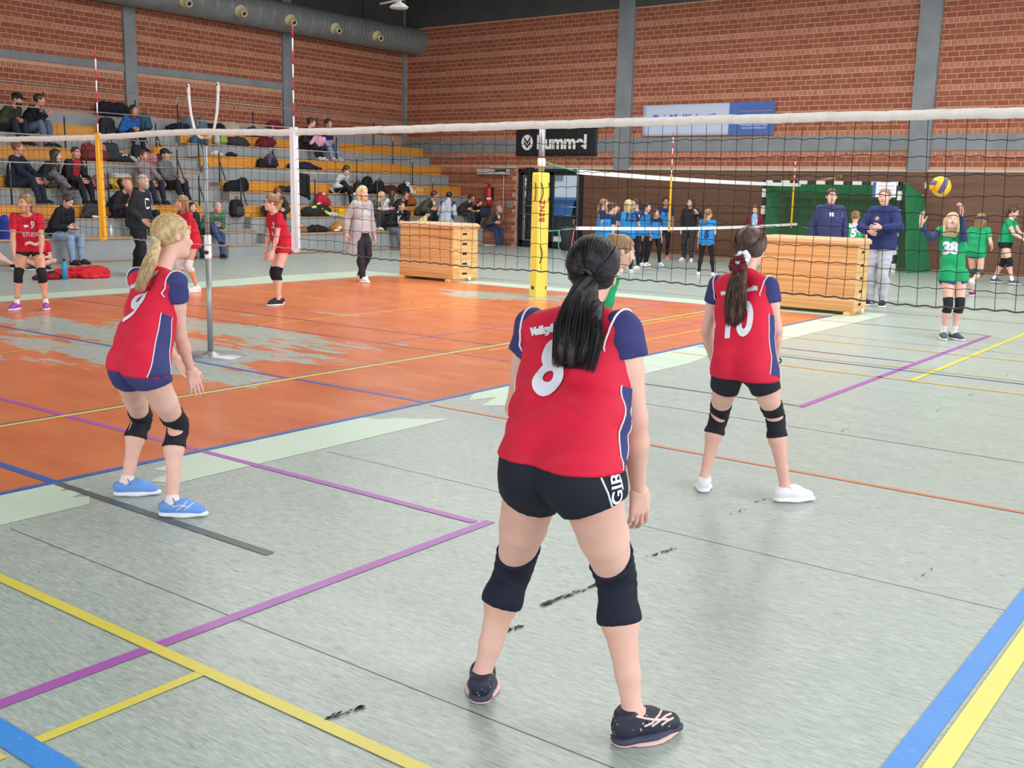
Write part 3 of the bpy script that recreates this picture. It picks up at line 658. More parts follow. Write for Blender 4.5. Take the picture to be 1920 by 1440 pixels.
# lettering sits on the pad face that looks at the camera
a_f = min([2*math.pi*(k+.85)/6 for k in range(6)], key=lambda a: -(math.cos(a)*vd[0]+math.sin(a)*vd[1])-.0*a)
nf = np.array([math.cos(a_f), math.sin(a_f), 0]); tf = np.array([-nf[1], nf[0], 0])
fd = .137*math.cos(math.pi/6)+.004
put_text('lettering', 'BENZ', .115, pc+nf*fd+[0, 0, 1.32], (0, 0, 1), -tf, mat('dark_red_print', '#b0412e', .6), pad, bold=.004, spacing=1.25)
for off, z, s in ((-.03, 1.74, 1), (-.02, .80, 1)):
    pts = [pc+nf*(fd+.012*math.sin(math.pi*t)+.002)+tf*(off+s*.035*math.sin(math.pi*t))+[0, 0, z-.27*t] for t in np.linspace(0, 1, 8)]
    MB().tube(pts, .007, 6).build('strap', m_frame, pad)
a2 = a_f+math.pi/3*(-1 if (np.cross([*vd, 0], [*nf[:2], 0])[2] > 0) else 1)
for an in (a_f-math.pi/3, a_f+math.pi/3):
    n2 = np.array([math.cos(an), math.sin(an), 0]); t2 = np.array([-n2[1], n2[0], 0])
    MB().tube([pc+n2*(fd+.012*math.sin(math.pi*t)+.002)+t2*(.03*math.sin(math.pi*t))+[0, 0, 1.74-.27*t] for t in np.linspace(0, 1, 8)], .007, 6).build('strap', m_frame, pad)
    MB().lathe([(0, 0), (.03, 0), (.026, .004), (0, .004)], pc+n2*(fd-.001)+[0, 0, .15], 12, axis=n2).build('eyelet', m_frame, pad)
FN = empty('volleyball_net', (18.8, 9.54, 1.0), 'far volleyball net with white bands strung from the yellow post to the wall', 'net')
fz = lambda x: 1.965-.085*math.sin(math.pi*(x-14.3)/9.2)*.35-.04*(x-14.3)/9.2
fb = lambda x: 1.02-.045*math.sin(math.pi*(x-14.3)/9.2)-.03*(x-14.3)/9.2
def band(name, f, h, m):
    xs = np.linspace(14.33, 23.45, 40); vs = []
    for x in xs:
        for dy, dz in ((-.006, 0), (-.006, -h), (.006, -h), (.006, 0)): vs.append((x, 9.54+dy, f(x)+dz))
    fs = [(i*4+j, i*4+(j+1) % 4, (i+1)*4+(j+1) % 4, (i+1)*4+j) for i in range(39) for j in range(4)]+[(0, 1, 2, 3), (159, 158, 157, 156)]
    return MB().add(vs, fs).build(name, m, FN)
m_wb = mat('white_net_band', '#e6e4e4', .6)
band('top_band', fz, .072, m_wb); band('bottom_band', lambda x: fb(x)+.05, .055, m_wb)
mb = MB()
for x in np.arange(14.4, 23.45, .1): mb.tube([(x, 9.54, fz(x)), (x, 9.54, fb(x))], .0018, 3, cap=False)
for j in range(1, 9): mb.tube([(x, 9.54, fz(x)+(fb(x)-fz(x))*j/9) for x in np.linspace(14.33, 23.45, 20)], .0018, 3, cap=False)
mb.build('cord_mesh', m_cord, FN, kind='stuff')
m_gr = MATS['green_rope']
MB().tube([(13.4, 9.54, 2.05), (13.9, 9.54, 1.985), (14.35, 9.54, 1.93)], .013, 6).build('green_rope', m_gr, FN)
MB().tube([(13.4, 9.54, 1.0), (14.35, 9.54, 1.035)], .01, 6).build('green_rope', m_gr, FN)
MB().tube([(13.86, 9.54, 1.02), (13.88, 9.53, .9), (13.86, 9.54, .78), (13.9, 9.54, .72)], .012, 6).build('green_rope', m_gr, FN)
MB().tube([(14.35, 9.54, 1.96), (14.34, 9.54, 1.02)], .012, 6).build('side_strap', m_frame, FN)
MB().tube([(14.3, 9.54, 1.02), (14.26, 9.55, .8), (14.24, 9.56, .62)], .01, 6).build('red_strap', mat('pink_red_strap', '#cc4458', .6), FN)
MB().tube([(23.45, 9.54, 1.9), (25.33, 10.0, 1.85)], .008, 5).build('green_rope', m_gr, FN)
MB().tube([(23.45, 9.54, .97), (25.33, 9.4, .8)], .008, 5).build('green_rope', m_gr, FN)
antenna('thin striped antenna with a yellow sleeve near the post end of the far net', 17.4, 9.53, 1.95, 2.72, .95, m_sy, .009, True)
antenna('thin striped antenna with a yellow sleeve near the wall end of the far net', 23.06, 9.53, 1.9, 2.47, .95, m_sy, .011, True)

# ---------------------------------------------------------------- handball goal
GO = empty('handball_goal', (24.5, 9.2, 0), 'handball goal with black and white posts and a green net by the brown wall', 'goal')
m_gw, m_gk = mat('goal_white', '#cfcbc3', .5), mat('goal_black', '#27282b', .5)
GX, ga, gb = 24.25, 7.55, 10.75
def striped(p, q, n, first):
    p, q = np.array(p), np.array(q)
    for i in range(n):
        a, c = p+(q-p)*i/n, p+(q-p)*(i+1)/n; lo, hi = np.minimum(a, c)-[.04, .04, 0], np.maximum(a, c)+[.04, .04, 0]
        if abs((q-p)[1]) > .1: lo, hi = np.minimum(a, c)-[.04, 0, .04], np.maximum(a, c)+[.04, 0, .04]
        k = (i+first) % 2
        MB().box(lo, hi).build('black_section' if k else 'white_section', m_gk if k else m_gw, GO)
striped((GX, ga, 0), (GX, ga, 2.0), 10, 0); striped((GX, gb, 0), (GX, gb, 2.0), 10, 0); striped((GX, ga, 1.96), (GX, gb, 1.96), 15, 0)
m_gn = mat('green_goal_net', '#2a7a4c', .8)
mb = MB()
def netpatch(P, nu, nv, r):
    P = [np.array(p, float) for p in P]
    f = lambda u, v: (P[0]*(1-u)+P[1]*u)*(1-v)+(P[3]*(1-u)+P[2]*u)*v+np.array([.05*math.sin(u*9+v*5), .03*math.sin(u*7+v*11), 0])*v*(1-v)*2
    for i in range(nu+1): mb.tube([f(i/nu, v) for v in np.linspace(0, 1, 9)], r, 3, cap=False)
    for j in range(nv+1): mb.tube([f(u, j/nv) for u in np.linspace(0, 1, 9)], r, 3, cap=False)
netpatch([(GX+.06, ga-.08, 1.98), (GX+.95, ga-.25, 1.7), (GX+1.05, ga-.5, .0), (GX+.05, ga-.28, .0)], 36, 60, .008)
netpatch([(GX+.06, gb, 1.96), (GX+.95, gb, 1.7), (GX+1.0, gb, .0), (GX+.05, gb, .0)], 30, 50, .006)
netpatch([(GX+.95, ga-.2, 1.7), (GX+.95, gb, 1.7), (GX+1.0, gb, 0), (GX+1.0, ga-.4, 0)], 90, 56, .0055)
netpatch([(GX+.04, ga, 1.97), (GX+.04, gb, 1.97), (GX+.95, gb, 1.7), (GX+.95, ga-.1, 1.7)], 90, 26, .0055)
mb.build('goal_net', m_gn, GO, kind='stuff')
mb = MB(); mb.tube([(GX, ga-.06, 1.97), (GX+.5, ga-.1, 1.9), (GX+.95, ga-.15, 1.7)], .02); mb.tube([(GX+.95, ga-.15, 1.7), (GX+1.0, ga-.2, 0)], .02); mb.tube([(GX+.95, ga-.15, 1.7), (GX+.95, gb, 1.7)], .015); mb.build('back_frame', m_gn, GO)
NT = MB().box((24.19, 7.62, 1.66), (24.2, 8.12, 1.99)).build('notice_sheet', mat('white_paper', '#dcdce4', .7), None, 'white paper sheet with blue edge hung on the goal crossbar', 'notice')
MB().box((24.185, 8.07, 1.66), (24.19, 8.14, 1.99)).build('blue_edge', mat('notice_blue', '#4a5f9c', .7), NT)
for z in (1.73, 1.82, 1.9): MB().box((24.186, 7.68, z), (24.19, 8.02, z+.012)).build('print_line', mat('faint_print', '#a9a9b6', .7), NT)

# ---------------------------------------------------------------- vaulting boxes
m_vw, nt, b = node_mat('vaulting_box_pine')
n_ = noise(nt, mapping(nt, (8, .35, 22)), 1, 5, .6); nt.links.new(ramp(nt, n_, [(.34, '#bb7a44'), (.46, '#d29a60'), (.56, '#dcaa72'), (.7, '#e6bd8a')]), b.inputs['Base Color']); b.inputs['Roughness'].default_value = .35; m_vend = streaky('vaulting_box_end_pine', '#d3a05f', '#e9c189', (3, 8, 14), .35, (.35, .66))
m_vleather = mat('tan_leather', '#dcae84', .5, .15, 60); m_vred = mat('red_brand_print', '#c6351d', .5); m_slot = mat('slot_dark', '#241d18', .8)
m_vst = mat('vaulting_box_dark_strip', '#b5703c', .4)
def vaulting_box(label, x0, y0, L, D, Ht, ang, bright):
    """front long face looks at -X; y0 is the end nearer the camera side (small Y)"""
    V = empty('vaulting_box', (x0+D/2, y0+L/2, 0), label, 'vaulting box')
    n = 5; zb = .05; h = (Ht-.1-zb)/n
    m_long = m_vw; r = random.Random(int(x0*100))
    for i in range(n):
        z0, z1 = zb+i*h+.0006, zb+(i+1)*h-.0006; t = i/n*.012
        o = empty('box_section', (0, 0, 0)); bpy.data.objects.remove(o)
        sec = MB().box((x0+t, y0+t, z0), (x0+D-t, y0+L-t, z1), 0, .003).build('box_section', m_long, V)
        MB().box((x0+t+.02, y0+t-.004, z0+.002), (x0+D-t-.02, y0+t+.0, z1-.002)).build('end_board', m_vend, sec)
        MB().box((x0+t+D*.37, y0+t-.008, z0+h*.42), (x0+D*.55, y0+t-.003, z0+h*.62), 0, .002).build('hand_slot', m_slot, sec)
    top = MB().box((x0-.01, y0-.015, Ht-.1), (x0+D+.01, y0+L+.015, Ht), 0, .03).build('padded_top', m_vleather, V)
    for y in (y0+.04, y0+L-.12):
        MB().box((x0-.07, y, 0), (x0+D+.07, y+.07, .05), 0, .008).build('foot_bar', m_vend, V)
    for y in (y0-.02, y0+L-.03):
        MB().lathe([(0, 0), (.035, .004), (.035, .03), (0, .034)], (x0+D*.62, y-.02, .05), 14, axis=(0, 1, 0)).build('wheel', m_wt, V)
    put_text('lettering', 'BENZ', .11, (x0-.004+.03*.8, y0+L*.66, Ht-.1-h*.45), YD, ZD, m_vred, top, bold=.006, xscale=1.35)
    return V
vaulting_box('wooden vaulting box standing on the orange court far left of the padded post', 14.3, 12.08, 1.26, .72, 1.02, 0, 0)
vaulting_box('striped wooden vaulting box on the orange court edge behind the player with number 10', 14.62, 5.06, 1.42, .52, 1.06, 0, 1)
# ---------------------------------------------------------------- bin at the door, monitor at the bench end
BN = empty('bin', (24.95, 16.85, 0), 'dark grey waste bin standing in front of the glass door', 'bin')
MB().lathe([(0, 0), (.17, 0), (.21, .55), (.22, .58), (.2, .6)], (24.95, 16.85, 0), 18).build('body', mat('bin_grey', '#3c4146', .5), BN)
MB().lathe([(.22, .58), (.23, .6), (.2, .64), (.05, .66), (0, .66)], (24.95, 16.85, 0), 18).build('lid', mat('bin_lid', '#4a5056', .5), BN)
MN = empty('monitor', (24.75, 20.0, .5), 'small dark monitor on a steel stand at the end of the stand', 'monitor')
c = PY(900, 396, 20.0)
MB().box((c[0]-.03, 19.98, c[2]-.16), (c[0]+.5, 20.03, c[2]+.14), bev=.01).build('screen_case', m_frame, MN)
MB().box((c[0], 19.97, c[2]-.13), (c[0]+.47, 19.98, c[2]+.11)).build('screen', mat('dull_screen', '#39445c', .15), MN)
mb = MB(); mb.tube([(c[0]+.46, 20.05, .46), (c[0]+.46, 20.05, c[2]+.1)], .015); mb.tube([(c[0]+.02, 20.05, .46), (c[0]+.02, 20.05, c[2]+.1)], .015); mb.build('stand', m_steel, MN)
# ---------------------------------------------------------------- smooth surfaces from blended shapes (used for people, clothes and bags)
def V3(*a): return np.array(a, float)
def unit(v): return v/(np.linalg.norm(v)+1e-12)
def cone(a, b, ra, rb, k=.02, n=None, q=1.0): return ('c', np.array(a, float), np.array(b, float), ra, rb, k, n, q)
def ell(c, r, k=.015, R=None, neg=False): return ('s' if neg else 'e', np.array(c, float), np.array(r, float), R, k)
def _eval(p, X, Y, Z):
    if p[0] == 'c':
        _, a, b, ra, rb, k, n, q = p
        dx, dy, dz = X-a[0], Y-a[1], Z-a[2]; ab = b-a
        if n is not None:
            t = (dx*n[0]+dy*n[1]+dz*n[2])*(1/q-1); dx = dx+t*n[0]; dy = dy+t*n[1]; dz = dz+t*n[2]
            ab = ab+n*(ab@n)*(1/q-1)
        L = ab@ab+1e-12
        t = np.clip((dx*ab[0]+dy*ab[1]+dz*ab[2])/L, 0, 1)
        d = np.sqrt((dx-t*ab[0])**2+(dy-t*ab[1])**2+(dz-t*ab[2])**2)-(ra+(rb-ra)*t)
        return d*(min(q, 1) if n is not None else 1)
    _, c, r, R, k = p
    dx, dy, dz = X-c[0], Y-c[1], Z-c[2]
    if R is not None:
        R = np.asarray(R)
        dx, dy, dz = (R[0, 0]*dx+R[1, 0]*dy+R[2, 0]*dz, R[0, 1]*dx+R[1, 1]*dy+R[2, 1]*dz, R[0, 2]*dx+R[1, 2]*dy+R[2, 2]*dz)
    f = np.sqrt((dx/r[0])**2+(dy/r[1])**2+(dz/r[2])**2)
    g = np.sqrt((dx/r[0]**2)**2+(dy/r[1]**2)**2+(dz/r[2]**2)**2)+1e-9
    return np.where(f > .3, f*(f-1)/g, (f-1)*r.min())
def _bounds(p):
    if p[0] == 'c':
        m = max(p[3], p[4])*(max(1, p[7]) if p[6] is not None else 1); return np.minimum(p[1], p[2])-m, np.maximum(p[1], p[2])+m
    m = p[2].max() if p[3] is not None else p[2]; return p[1]-m, p[1]+m
def surf(prims, h, cuts=(), disp=None, keep=None, relax=1, pad=None):
    """blend the shapes, cut by planes (point, normal of the removed side), return smooth (verts, quads)"""
    bl = [_bounds(p) for p in prims if p[0] != 's']
    lo = np.min([b[0] for b in bl], 0)-2.5*h; hi = np.max([b[1] for b in bl], 0)+2.5*h
    if disp: lo = lo-.02; hi = hi+.02
    n = np.ceil((hi-lo)/h).astype(int)+1
    D = np.full(n, 1.0, np.float32)
    ax = [lo[i]+h*np.arange(n[i]) for i in range(3)]
    for p in prims:
        b0, b1 = _bounds(p); k = p[5] if p[0] == 'c' else p[4]
        m = k+2.5*h+(.02 if disp else 0)
        i0 = np.clip(np.floor((b0-m-lo)/h).astype(int), 0, n-1); i1 = np.clip(np.ceil((b1+m-lo)/h).astype(int)+1, 1, n)
        if (i1 <= i0).any(): continue
        sl = tuple(slice(a, c) for a, c in zip(i0, i1))
        X = ax[0][sl[0]][:, None, None]; Y = ax[1][sl[1]][None, :, None]; Z = ax[2][sl[2]][None, None, :]
        e = _eval(p, X, Y, Z); d = D[sl]
        if p[0] == 's':
            e = -e; hh = np.maximum(k-np.abs(d-e), 0)/k; D[sl] = np.maximum(d, e)+hh*hh*k*.25
        else:
            hh = np.maximum(k-np.abs(d-e), 0)/k; D[sl] = np.minimum(d, e)-hh*hh*k*.25
    X = ax[0][:, None, None]; Y = ax[1][None, :, None]; Z = ax[2][None, None, :]
    if disp: D = np.where(np.abs(D) < .12, D+disp(X, Y, Z), D)
    for pt, nr in cuts: D = np.maximum(D, (X-pt[0])*nr[0]+(Y-pt[1])*nr[1]+(Z-pt[2])*nr[2])
    D[0] = D[-1] = 1; D[:, 0] = D[:, -1] = 1; D[:, :, 0] = D[:, :, -1] = 1
    return nets(D, lo, h, relax)
def nets(D, lo, h, relax=1):
    S = D < 0
    n = np.array(D.shape)-1
    cnt = np.zeros(n, np.int8)
    cs = [(i, j, k) for i in (0, 1) for j in (0, 1) for k in (0, 1)]
    def sub(A, c): return A[c[0]:c[0]+n[0], c[1]:c[1]+n[1], c[2]:c[2]+n[2]]
    for c in cs: cnt += sub(S, c)
    act = (cnt > 0) & (cnt < 8)
    idx = np.full(n, -1, np.int64); I = np.argwhere(act); N = len(I)
    if N == 0: return np.zeros((0, 3)), np.zeros((0, 4), int)
    idx[act] = np.arange(N)
    vals = {c: D[I[:, 0]+c[0], I[:, 1]+c[1], I[:, 2]+c[2]].astype(float) for c in cs}
    acc = np.zeros((N, 3)); w = np.zeros(N)
    for a in cs:
        for ax_ in range(3):
            if a[ax_] == 0:
                b = list(a); b[ax_] = 1; b = tuple(b); va, vb = vals[a], vals[b]
                m = (va < 0) != (vb < 0); t = np.where(m, va/np.where(m, va-vb, 1), 0)
                for q in range(3): acc[:, q] += np.where(m, a[q]+(t if q == ax_ else 0), 0)
                w += m
    P = lo+h*(I+acc/w[:, None])
    Q = []
    for ax_ in range(3):
        o1, o2 = [(1, 2), (2, 0), (0, 1)][ax_]
        a = [slice(1, None)]*3; a[ax_] = slice(0, -1) if False else slice(0, n[ax_])
        # edge from grid point p to p+e_ax, surrounded by four cells
        s0 = [slice(1, n[0]), slice(1, n[1]), slice(1, n[2])]; s1 = list(s0)
        s0[ax_] = slice(0, n[ax_]); s1[ax_] = slice(1, n[ax_]+1)
        A, B = S[tuple(s0)], S[tuple(s1)]
        E = np.argwhere(A != B)
        if len(E) == 0: continue
        up = A[E[:, 0], E[:, 1], E[:, 2]]
        g = E+1; g[:, ax_] -= 1
        def cell(d1, d2):
            c = g.copy(); c[:, o1] -= d1; c[:, o2] -= d2; return idx[c[:, 0], c[:, 1], c[:, 2]]
        q = np.stack([cell(1, 1), cell(0, 1), cell(0, 0), cell(1, 0)], 1)
        q[~up] = q[~up][:, ::-1]
        Q.append(q)
    Q = np.concatenate(Q)
    for _ in range(relax):
        s = np.zeros_like(P); c = np.zeros(N)
        for i in range(4):
            a, b = Q[:, i], Q[:, (i+1) % 4]
            for q in range(3): s[:, q] += np.bincount(a, P[b, q], N)+np.bincount(b, P[a, q], N)
            c += np.bincount(a, minlength=N)+np.bincount(b, minlength=N)
        P = P*.5+.5*s/np.maximum(c, 1)[:, None]
    return P, Q
def mesh_np(name, parts, parent, mats, smooth=True):
    """parts: list of (verts, faces array or list, material index)"""
    me = bpy.data.meshes.new(name); vs = []; loops = []; starts = []; mi = []; off = 0; nl = 0
    for v, f, m in parts:
        if len(v) == 0: continue
        vs.append(np.asarray(v, float))
        if isinstance(f, np.ndarray):
            loops.append((f+off).ravel()); k = f.shape[1]; starts.append(nl+k*np.arange(len(f))); nl += k*len(f)
            mi.append(np.full(len(f), m))
        else:
            for q in f: loops.append(np.array(q)+off); starts.append(np.array([nl])); nl += len(q); mi.append(np.array([m]))
        off += len(v)
    vs = np.concatenate(vs); loops = np.concatenate(loops); starts = np.concatenate(starts); mi = np.concatenate(mi)
    me.vertices.add(len(vs)); me.vertices.foreach_set('co', vs.ravel())
    me.loops.add(len(loops)); me.loops.foreach_set('vertex_index', loops.astype(np.int32))
    me.polygons.add(len(starts)); me.polygons.foreach_set('loop_start', starts.astype(np.int32))
    me.polygons.foreach_set('material_index', mi.astype(np.int32)); me.polygons.foreach_set('use_smooth', np.full(len(starts), smooth))
    me.update(calc_edges=True); me.validate()
    return link(name, me, parent, mats)
def rotz(a): c, s = math.cos(a), math.sin(a); return np.array([[c, -s, 0], [s, c, 0], [0, 0, 1.]])
def frame(f, up=(0, 0, 1)):
    """columns: right, forward, up"""
    f = unit(np.array(f, float)); r = unit(np.cross(f, np.array(up, float))); u = np.cross(r, f); return np.array([r, f, u]).T
def ik(a, b, l1, l2, pole):
    d = b-a; L = np.linalg.norm(d); 
    if L > (l1+l2)*.998: b = a+d*(l1+l2)*.998/L; d = b-a; L = np.linalg.norm(d)
    u = d/L; x = (l1*l1-l2*l2+L*L)/(2*L); hh = math.sqrt(max(l1*l1-x*x, 1e-6))
    p = pole-u*(pole@u); p = unit(p); return a+u*x+p*hh, b

SKIN = {}
def skin(tone):
    if tone in SKIN: return SKIN[tone]
    m, nt, b = node_mat('skin_'+tone)
    c = {'fair': ('#dda993', '#e8bba6'), 'pale': ('#dca898', '#e8bcad'), 'tan': ('#cf987c', '#dca98d'), 'ruddy': ('#cc8f7b', '#da9f8a')}[tone]
    nt.links.new(ramp(nt, noise(nt, mapping(nt), 6, 4), [(.3, c[0]), (.7, c[1])]), b.inputs['Base Color'])
    b.inputs['Roughness'].default_value = .5; b.inputs['Specular IOR Level'].default_value = .35
    b.inputs['Subsurface Weight'].default_value = .08; b.inputs['Subsurface Radius'].default_value = (.012, .005, .003)
    SKIN[tone] = m; return m
m_lip = mat('lips', '#b9675f', .45); m_eyew = mat('eye_white', '#e6e0da', .25); m_iris = mat('iris_dark', '#2a211d', .2)
def hair_mat(name, a, c, rough=.42):
    if 'hair_'+name in MATS: return MATS['hair_'+name]
    m, nt, b = node_mat('hair_'+name)
    n = noise(nt, mapping(nt, (1, 1, .35)), 70, 4, .6)
    nt.links.new(ramp(nt, n, [(.35, a), (.68, c)]), b.inputs['Base Color']); b.inputs['Roughness'].default_value = rough
    b.inputs['Specular IOR Level'].default_value = .4
    bp = nt.nodes.new('ShaderNodeBump'); bp.inputs['Strength'].default_value = .35; bp.inputs['Distance'].default_value = .006
    nt.links.new(n, bp.inputs['Height']); nt.links.new(bp.outputs[0], b.inputs['Normal'])
    return m
HAIR = {'blonde': ('#b39569', '#dcc79c'), 'lightbrown': ('#7a5a3f', '#a88460'), 'brown': ('#3a2822', '#5f453a'), 'black': ('#131014', '#29232a'), 'dark': ('#2a211e', '#463830'), 'grey': ('#8c8884', '#b5b0aa'), 'red': ('#6d4128', '#8f5a3a')}
def hm(k): return hair_mat(k, *HAIR[k])
def cloth(name, col, **kw):
    kw = dict(dict(rough=.75, bump=.12, scale=160, var=.07, vscale=5, spec=.25), **kw); return mat('cloth_'+name, col, **kw)

def hand(w, d, n, t, s, curl, h, spread=.12, thumb=.5):
    """one hand: wrist point, direction, palm normal, thumb side, size 1 = adult"""
    d = unit(d); n = unit(n-d*(n@d)); t = unit(t-d*(t@d)-n*(t@n)); P = []
    kn = [(.030, .083), (.010, .088), (-.010, .085), (-.028, .077)]
    P.append(cone(w-d*.03*s, w+d*.012*s, .024*s, .025*s, .01, n, .78))
    for kt, kd in kn: P.append(cone(w+d*.015*s+t*kt*.55*s, w+d*kd*s+t*kt*s, .0155*s, .0115*s, .012*s, n, .85))
    P.append(cone(w+d*.02*s+t*.02*s+n*.006*s, w+d*.05*s+t*.03*s+n*.008*s, .018*s, .014*s, .012*s))
    L = [(.040, .024, .020), (.044, .028, .021), (.041, .026, .020), (.032, .020, .018)]
    cl = curl if isinstance(curl, (list, tuple)) else [curl]*4
    for i, ((kt, kd), ls) in enumerate(zip(kn, L)):
        p = w+d*kd*s+t*kt*s; a = cl[i]*.35; sp = (1.5-i)*spread
        for j, l in enumerate(ls):
            a_ = a; dd = unit(d*math.cos(a_)+n*math.sin(a_)+t*sp*.5*math.cos(a_))
            q = p+dd*l*s; r0 = (.0092, .0085, .0078)[j]*s; r1 = (.0086, .0079, .0066)[j]*s
            P.append(cone(p, q, r0, r1, .004*s)); p = q; a += cl[i]*(.75, .6, .4)[j]
    p = w+d*.022*s+t*.026*s+n*.006*s
    d1 = unit(d*.62+t*(.75-.35*(1-thumb))+n*.35); q = p+d1*.042*s; P.append(cone(p, q, .0155*s, .0112*s, .01*s))
    d2 = unit(d*.85+t*.25*thumb+n*.35); q2 = q+d2*.032*s; P.append(cone(q, q2, .0108*s, .0092*s, .004*s)); P.append(cone(q2, q2+unit(d2+n*.2)*.024*s, .0092*s, .007*s, .004*s))
    return surf(P, h)

def uv_part(c, r, R=None, nu=10, nv=7):
    m = MB().sphere(c, r, nu, nv, R=R); return np.array(m.v), m.f

def person(label, J, s=1.0, skin_tone='fair', hair=('short', 'brown'), top=None, bottom=None, shoe='#222', sole='#ddd', pads=None, socks=None, build=1.0, vox=.018, hvox=None,
           hcurl=.5, group=None, glasses=False, beard=None, sleeveless=False, face=True, female=True, lace=None, hair_detail=0, extra=None, hand_dirs=None, hat=None, foot_up=None, shoe_mat=None, outsole=None, cat='person', chest=1.0):
    """J: joints in world metres - head (centre), neck, chest, pelvis, sh/el/wr/hip/kn/an/toe as (left, right) pairs, look (head direction), fwd (body)"""
    R = empty('person', (J['an'][0]+J['an'][1])/2*V3(1, 1, 0)+V3(0, 0, min(J['toe'][0][2], J['toe'][1][2])-.02), label, cat, group)
    hvox = hvox or vox; sk = skin(skin_tone); b = build
    F = unit(np.array(J['fwd'], float)); head, neck, ch, pel = J['head'], J['neck'], J['chest'], J['pelvis']
    shv = unit(J['sh'][1]-J['sh'][0]); hpv = unit(J['hip'][1]-J['hip'][0])
    up = unit(ch-pel); up2 = unit(neck-ch)
    Fc = unit(np.cross(up2, shv)); Fp = unit(np.cross(up, hpv)); shw = np.linalg.norm(J['sh'][1]-J['sh'][0])/2; hpw = np.linalg.norm(J['hip'][1]-J['hip'][0])/2
    waist = pel+(ch-pel)*.48
    def torso(g, k=.05, waistk=1.0):
        P = []
        for sd in (-1, 1):
            hp, ws, cs = pel+hpv*sd*hpw*.72, waist+(hpv+shv)*.5*sd*.058*s*b*waistk, ch+shv*sd*.075*s*b
            ss = (J['sh'][0] if sd < 0 else J['sh'][1])
            P += [cone(hp-up*.02*s, ws, (.098*s*b+g), (.078*s*b*waistk+g), k*s), cone(ws, cs, (.078*s*b*waistk+g), (.088*s*b*chest+g), k*s),
                  cone(cs, ss*.62+neck*.38-up2*.055*s, (.086*s*b*chest+g), (.058*s*b+g), k*s),
                  cone(neck-up2*.035*s, ss-up2*.012*s-shv*sd*.015*s, (.046*s*b+g), (.046*s*b+g), .03*s)]
            P.append(cone(pel+hpv*sd*.07*s*b-Fp*.035*s-up*.03*s, pel+hpv*sd*.075*s*b-Fp*.03*s-up*.06*s, .088*s*b+g, .082*s*b+g, .04*s))
            if female and g > -1: P.append(cone(ch+shv*sd*.06*s+Fc*.05*s, ch+shv*sd*.06*s+Fc*.055*s-up*.02*s, .05*s*b+g, .05*s*b+g, .04*s))
        return P
    def arm(i, g, parts=(0, 1), gw=None):
        S, E, Wr = J['sh'][i], J['el'][i], J['wr'][i]; gw = g if gw is None else gw; P = []
        if 0 in parts: P += [cone(S, S+(E-S)*.45, .047*s*b+g, .042*s*b+g, .025*s), cone(S+(E-S)*.45, E, .042*s*b+g, .035*s*b+g, .02*s)]
        if 1 in parts: P += [cone(E, E+(Wr-E)*.35, .035*s*b+g, .036*s*b+g, .02*s), cone(E+(Wr-E)*.35, Wr, .036*s*b+g, .0235*s*(b*.5+.5)+gw, .02*s)]
        return P
    def leg(i, g, parts=(0, 1), gl=None):
        H, K, A = J['hip'][i], J['kn'][i], J['an'][i]; gl = g if gl is None else gl; P = []
        fk = unit(np.cross(hpv, unit(A-H))); back = -unit((K-H)/np.linalg.norm(K-H)+ (K-A)/np.linalg.norm(K-A)+.35*Fp)
        if 0 in parts: P += [cone(H, H+(K-H)*.5, .084*s*b+g, .07*s*b+g, .04*s), cone(H+(K-H)*.5, K, .07*s*b+g, .05*s*b+g, .012*s)]
        if 1 in parts:
            c1 = K+(A-K)*.3+back*.016*s
            P += [cone(K, K+(A-K)*.1, .049*s*b+gl, .046*s*b+gl, .012*s), cone(K+(A-K)*.08, c1, .045*s*b+gl, .051*s*b+gl, .012*s), cone(c1, K+(A-K)*.72, .051*s*b+gl, .034*s*b+gl, .03*s), cone(K+(A-K)*.72, A, .034*s*b+gl, .031*s+gl, .02*s)]
        return P
    # ------------ body
    B = torso(0)
    for i in (0, 1): B += arm(i, 0)+leg(i, 0)
    for i in (0, 1):
        A, T = J['an'][i], J['toe'][i]; B += [cone(A, A+(T-A)*.75, .032*s, .022*s, .02*s)]
    HF = frame(J['look'], J.get('headup', unit(head-neck)*.6+V3(0, 0, .6))); hs = s*J.get('headscale', 1.0)
    def h2w(p): return head+HF@(np.array(p)*hs)
    nk = [cone(neck-up2*.03*s, h2w((0, -.018, -.06)), .05*s*(b*.5+.5), .046*s*(b*.5+.5), .03*s)]
    parts = []
    P, Q = surf(B+nk, vox); parts.append((P, Q, 0))
    HD = nk+[ell(h2w((0, -.012, .032)), V3(.074, .094, .083)*hs, .02*hs, HF), ell(h2w((0, .02, -.035)), V3(.061, .07, .08)*hs, .03*hs, HF), ell(h2w((0, .045, -.085)), V3(.034, .036, .027)*hs, .025*hs, HF)]
    HD += [cone(h2w((-.03, .078, .024)), h2w((.03, .078, .024)), .013*hs, .013*hs, .015*hs), cone(h2w((0, .085, .006)), h2w((0, .104, -.028)), .008*hs, .0115*hs, .008*hs),
           cone(h2w((-.012, .09, -.032)), h2w((.012, .09, -.032)), .007*hs, .007*hs, .006*hs), cone(h2w((-.042, .058, -.025)), h2w((-.03, .066, -.04)), .02*hs, .018*hs, .02*hs), cone(h2w((.042, .058, -.025)), h2w((.03, .066, -.04)), .02*hs, .018*hs, .02*hs)]
    for sd in (-1, 1):
        er = HF@np.array([[1, 0, 0], [0, .94, -.3], [0, .3, .94]])
        HD += [ell(h2w((sd*.077, -.008, -.008)), V3(.009, .018, .027)*hs, .006*hs, er), ell(h2w((sd*.089, -.002, -.004)), V3(.005, .010, .015)*hs, .004*hs, er, neg=True)]
        if face: HD.append(ell(h2w((sd*.031, .098, .004)), V3(.017, .014, .011)*hs, .012*hs, HF, neg=True))
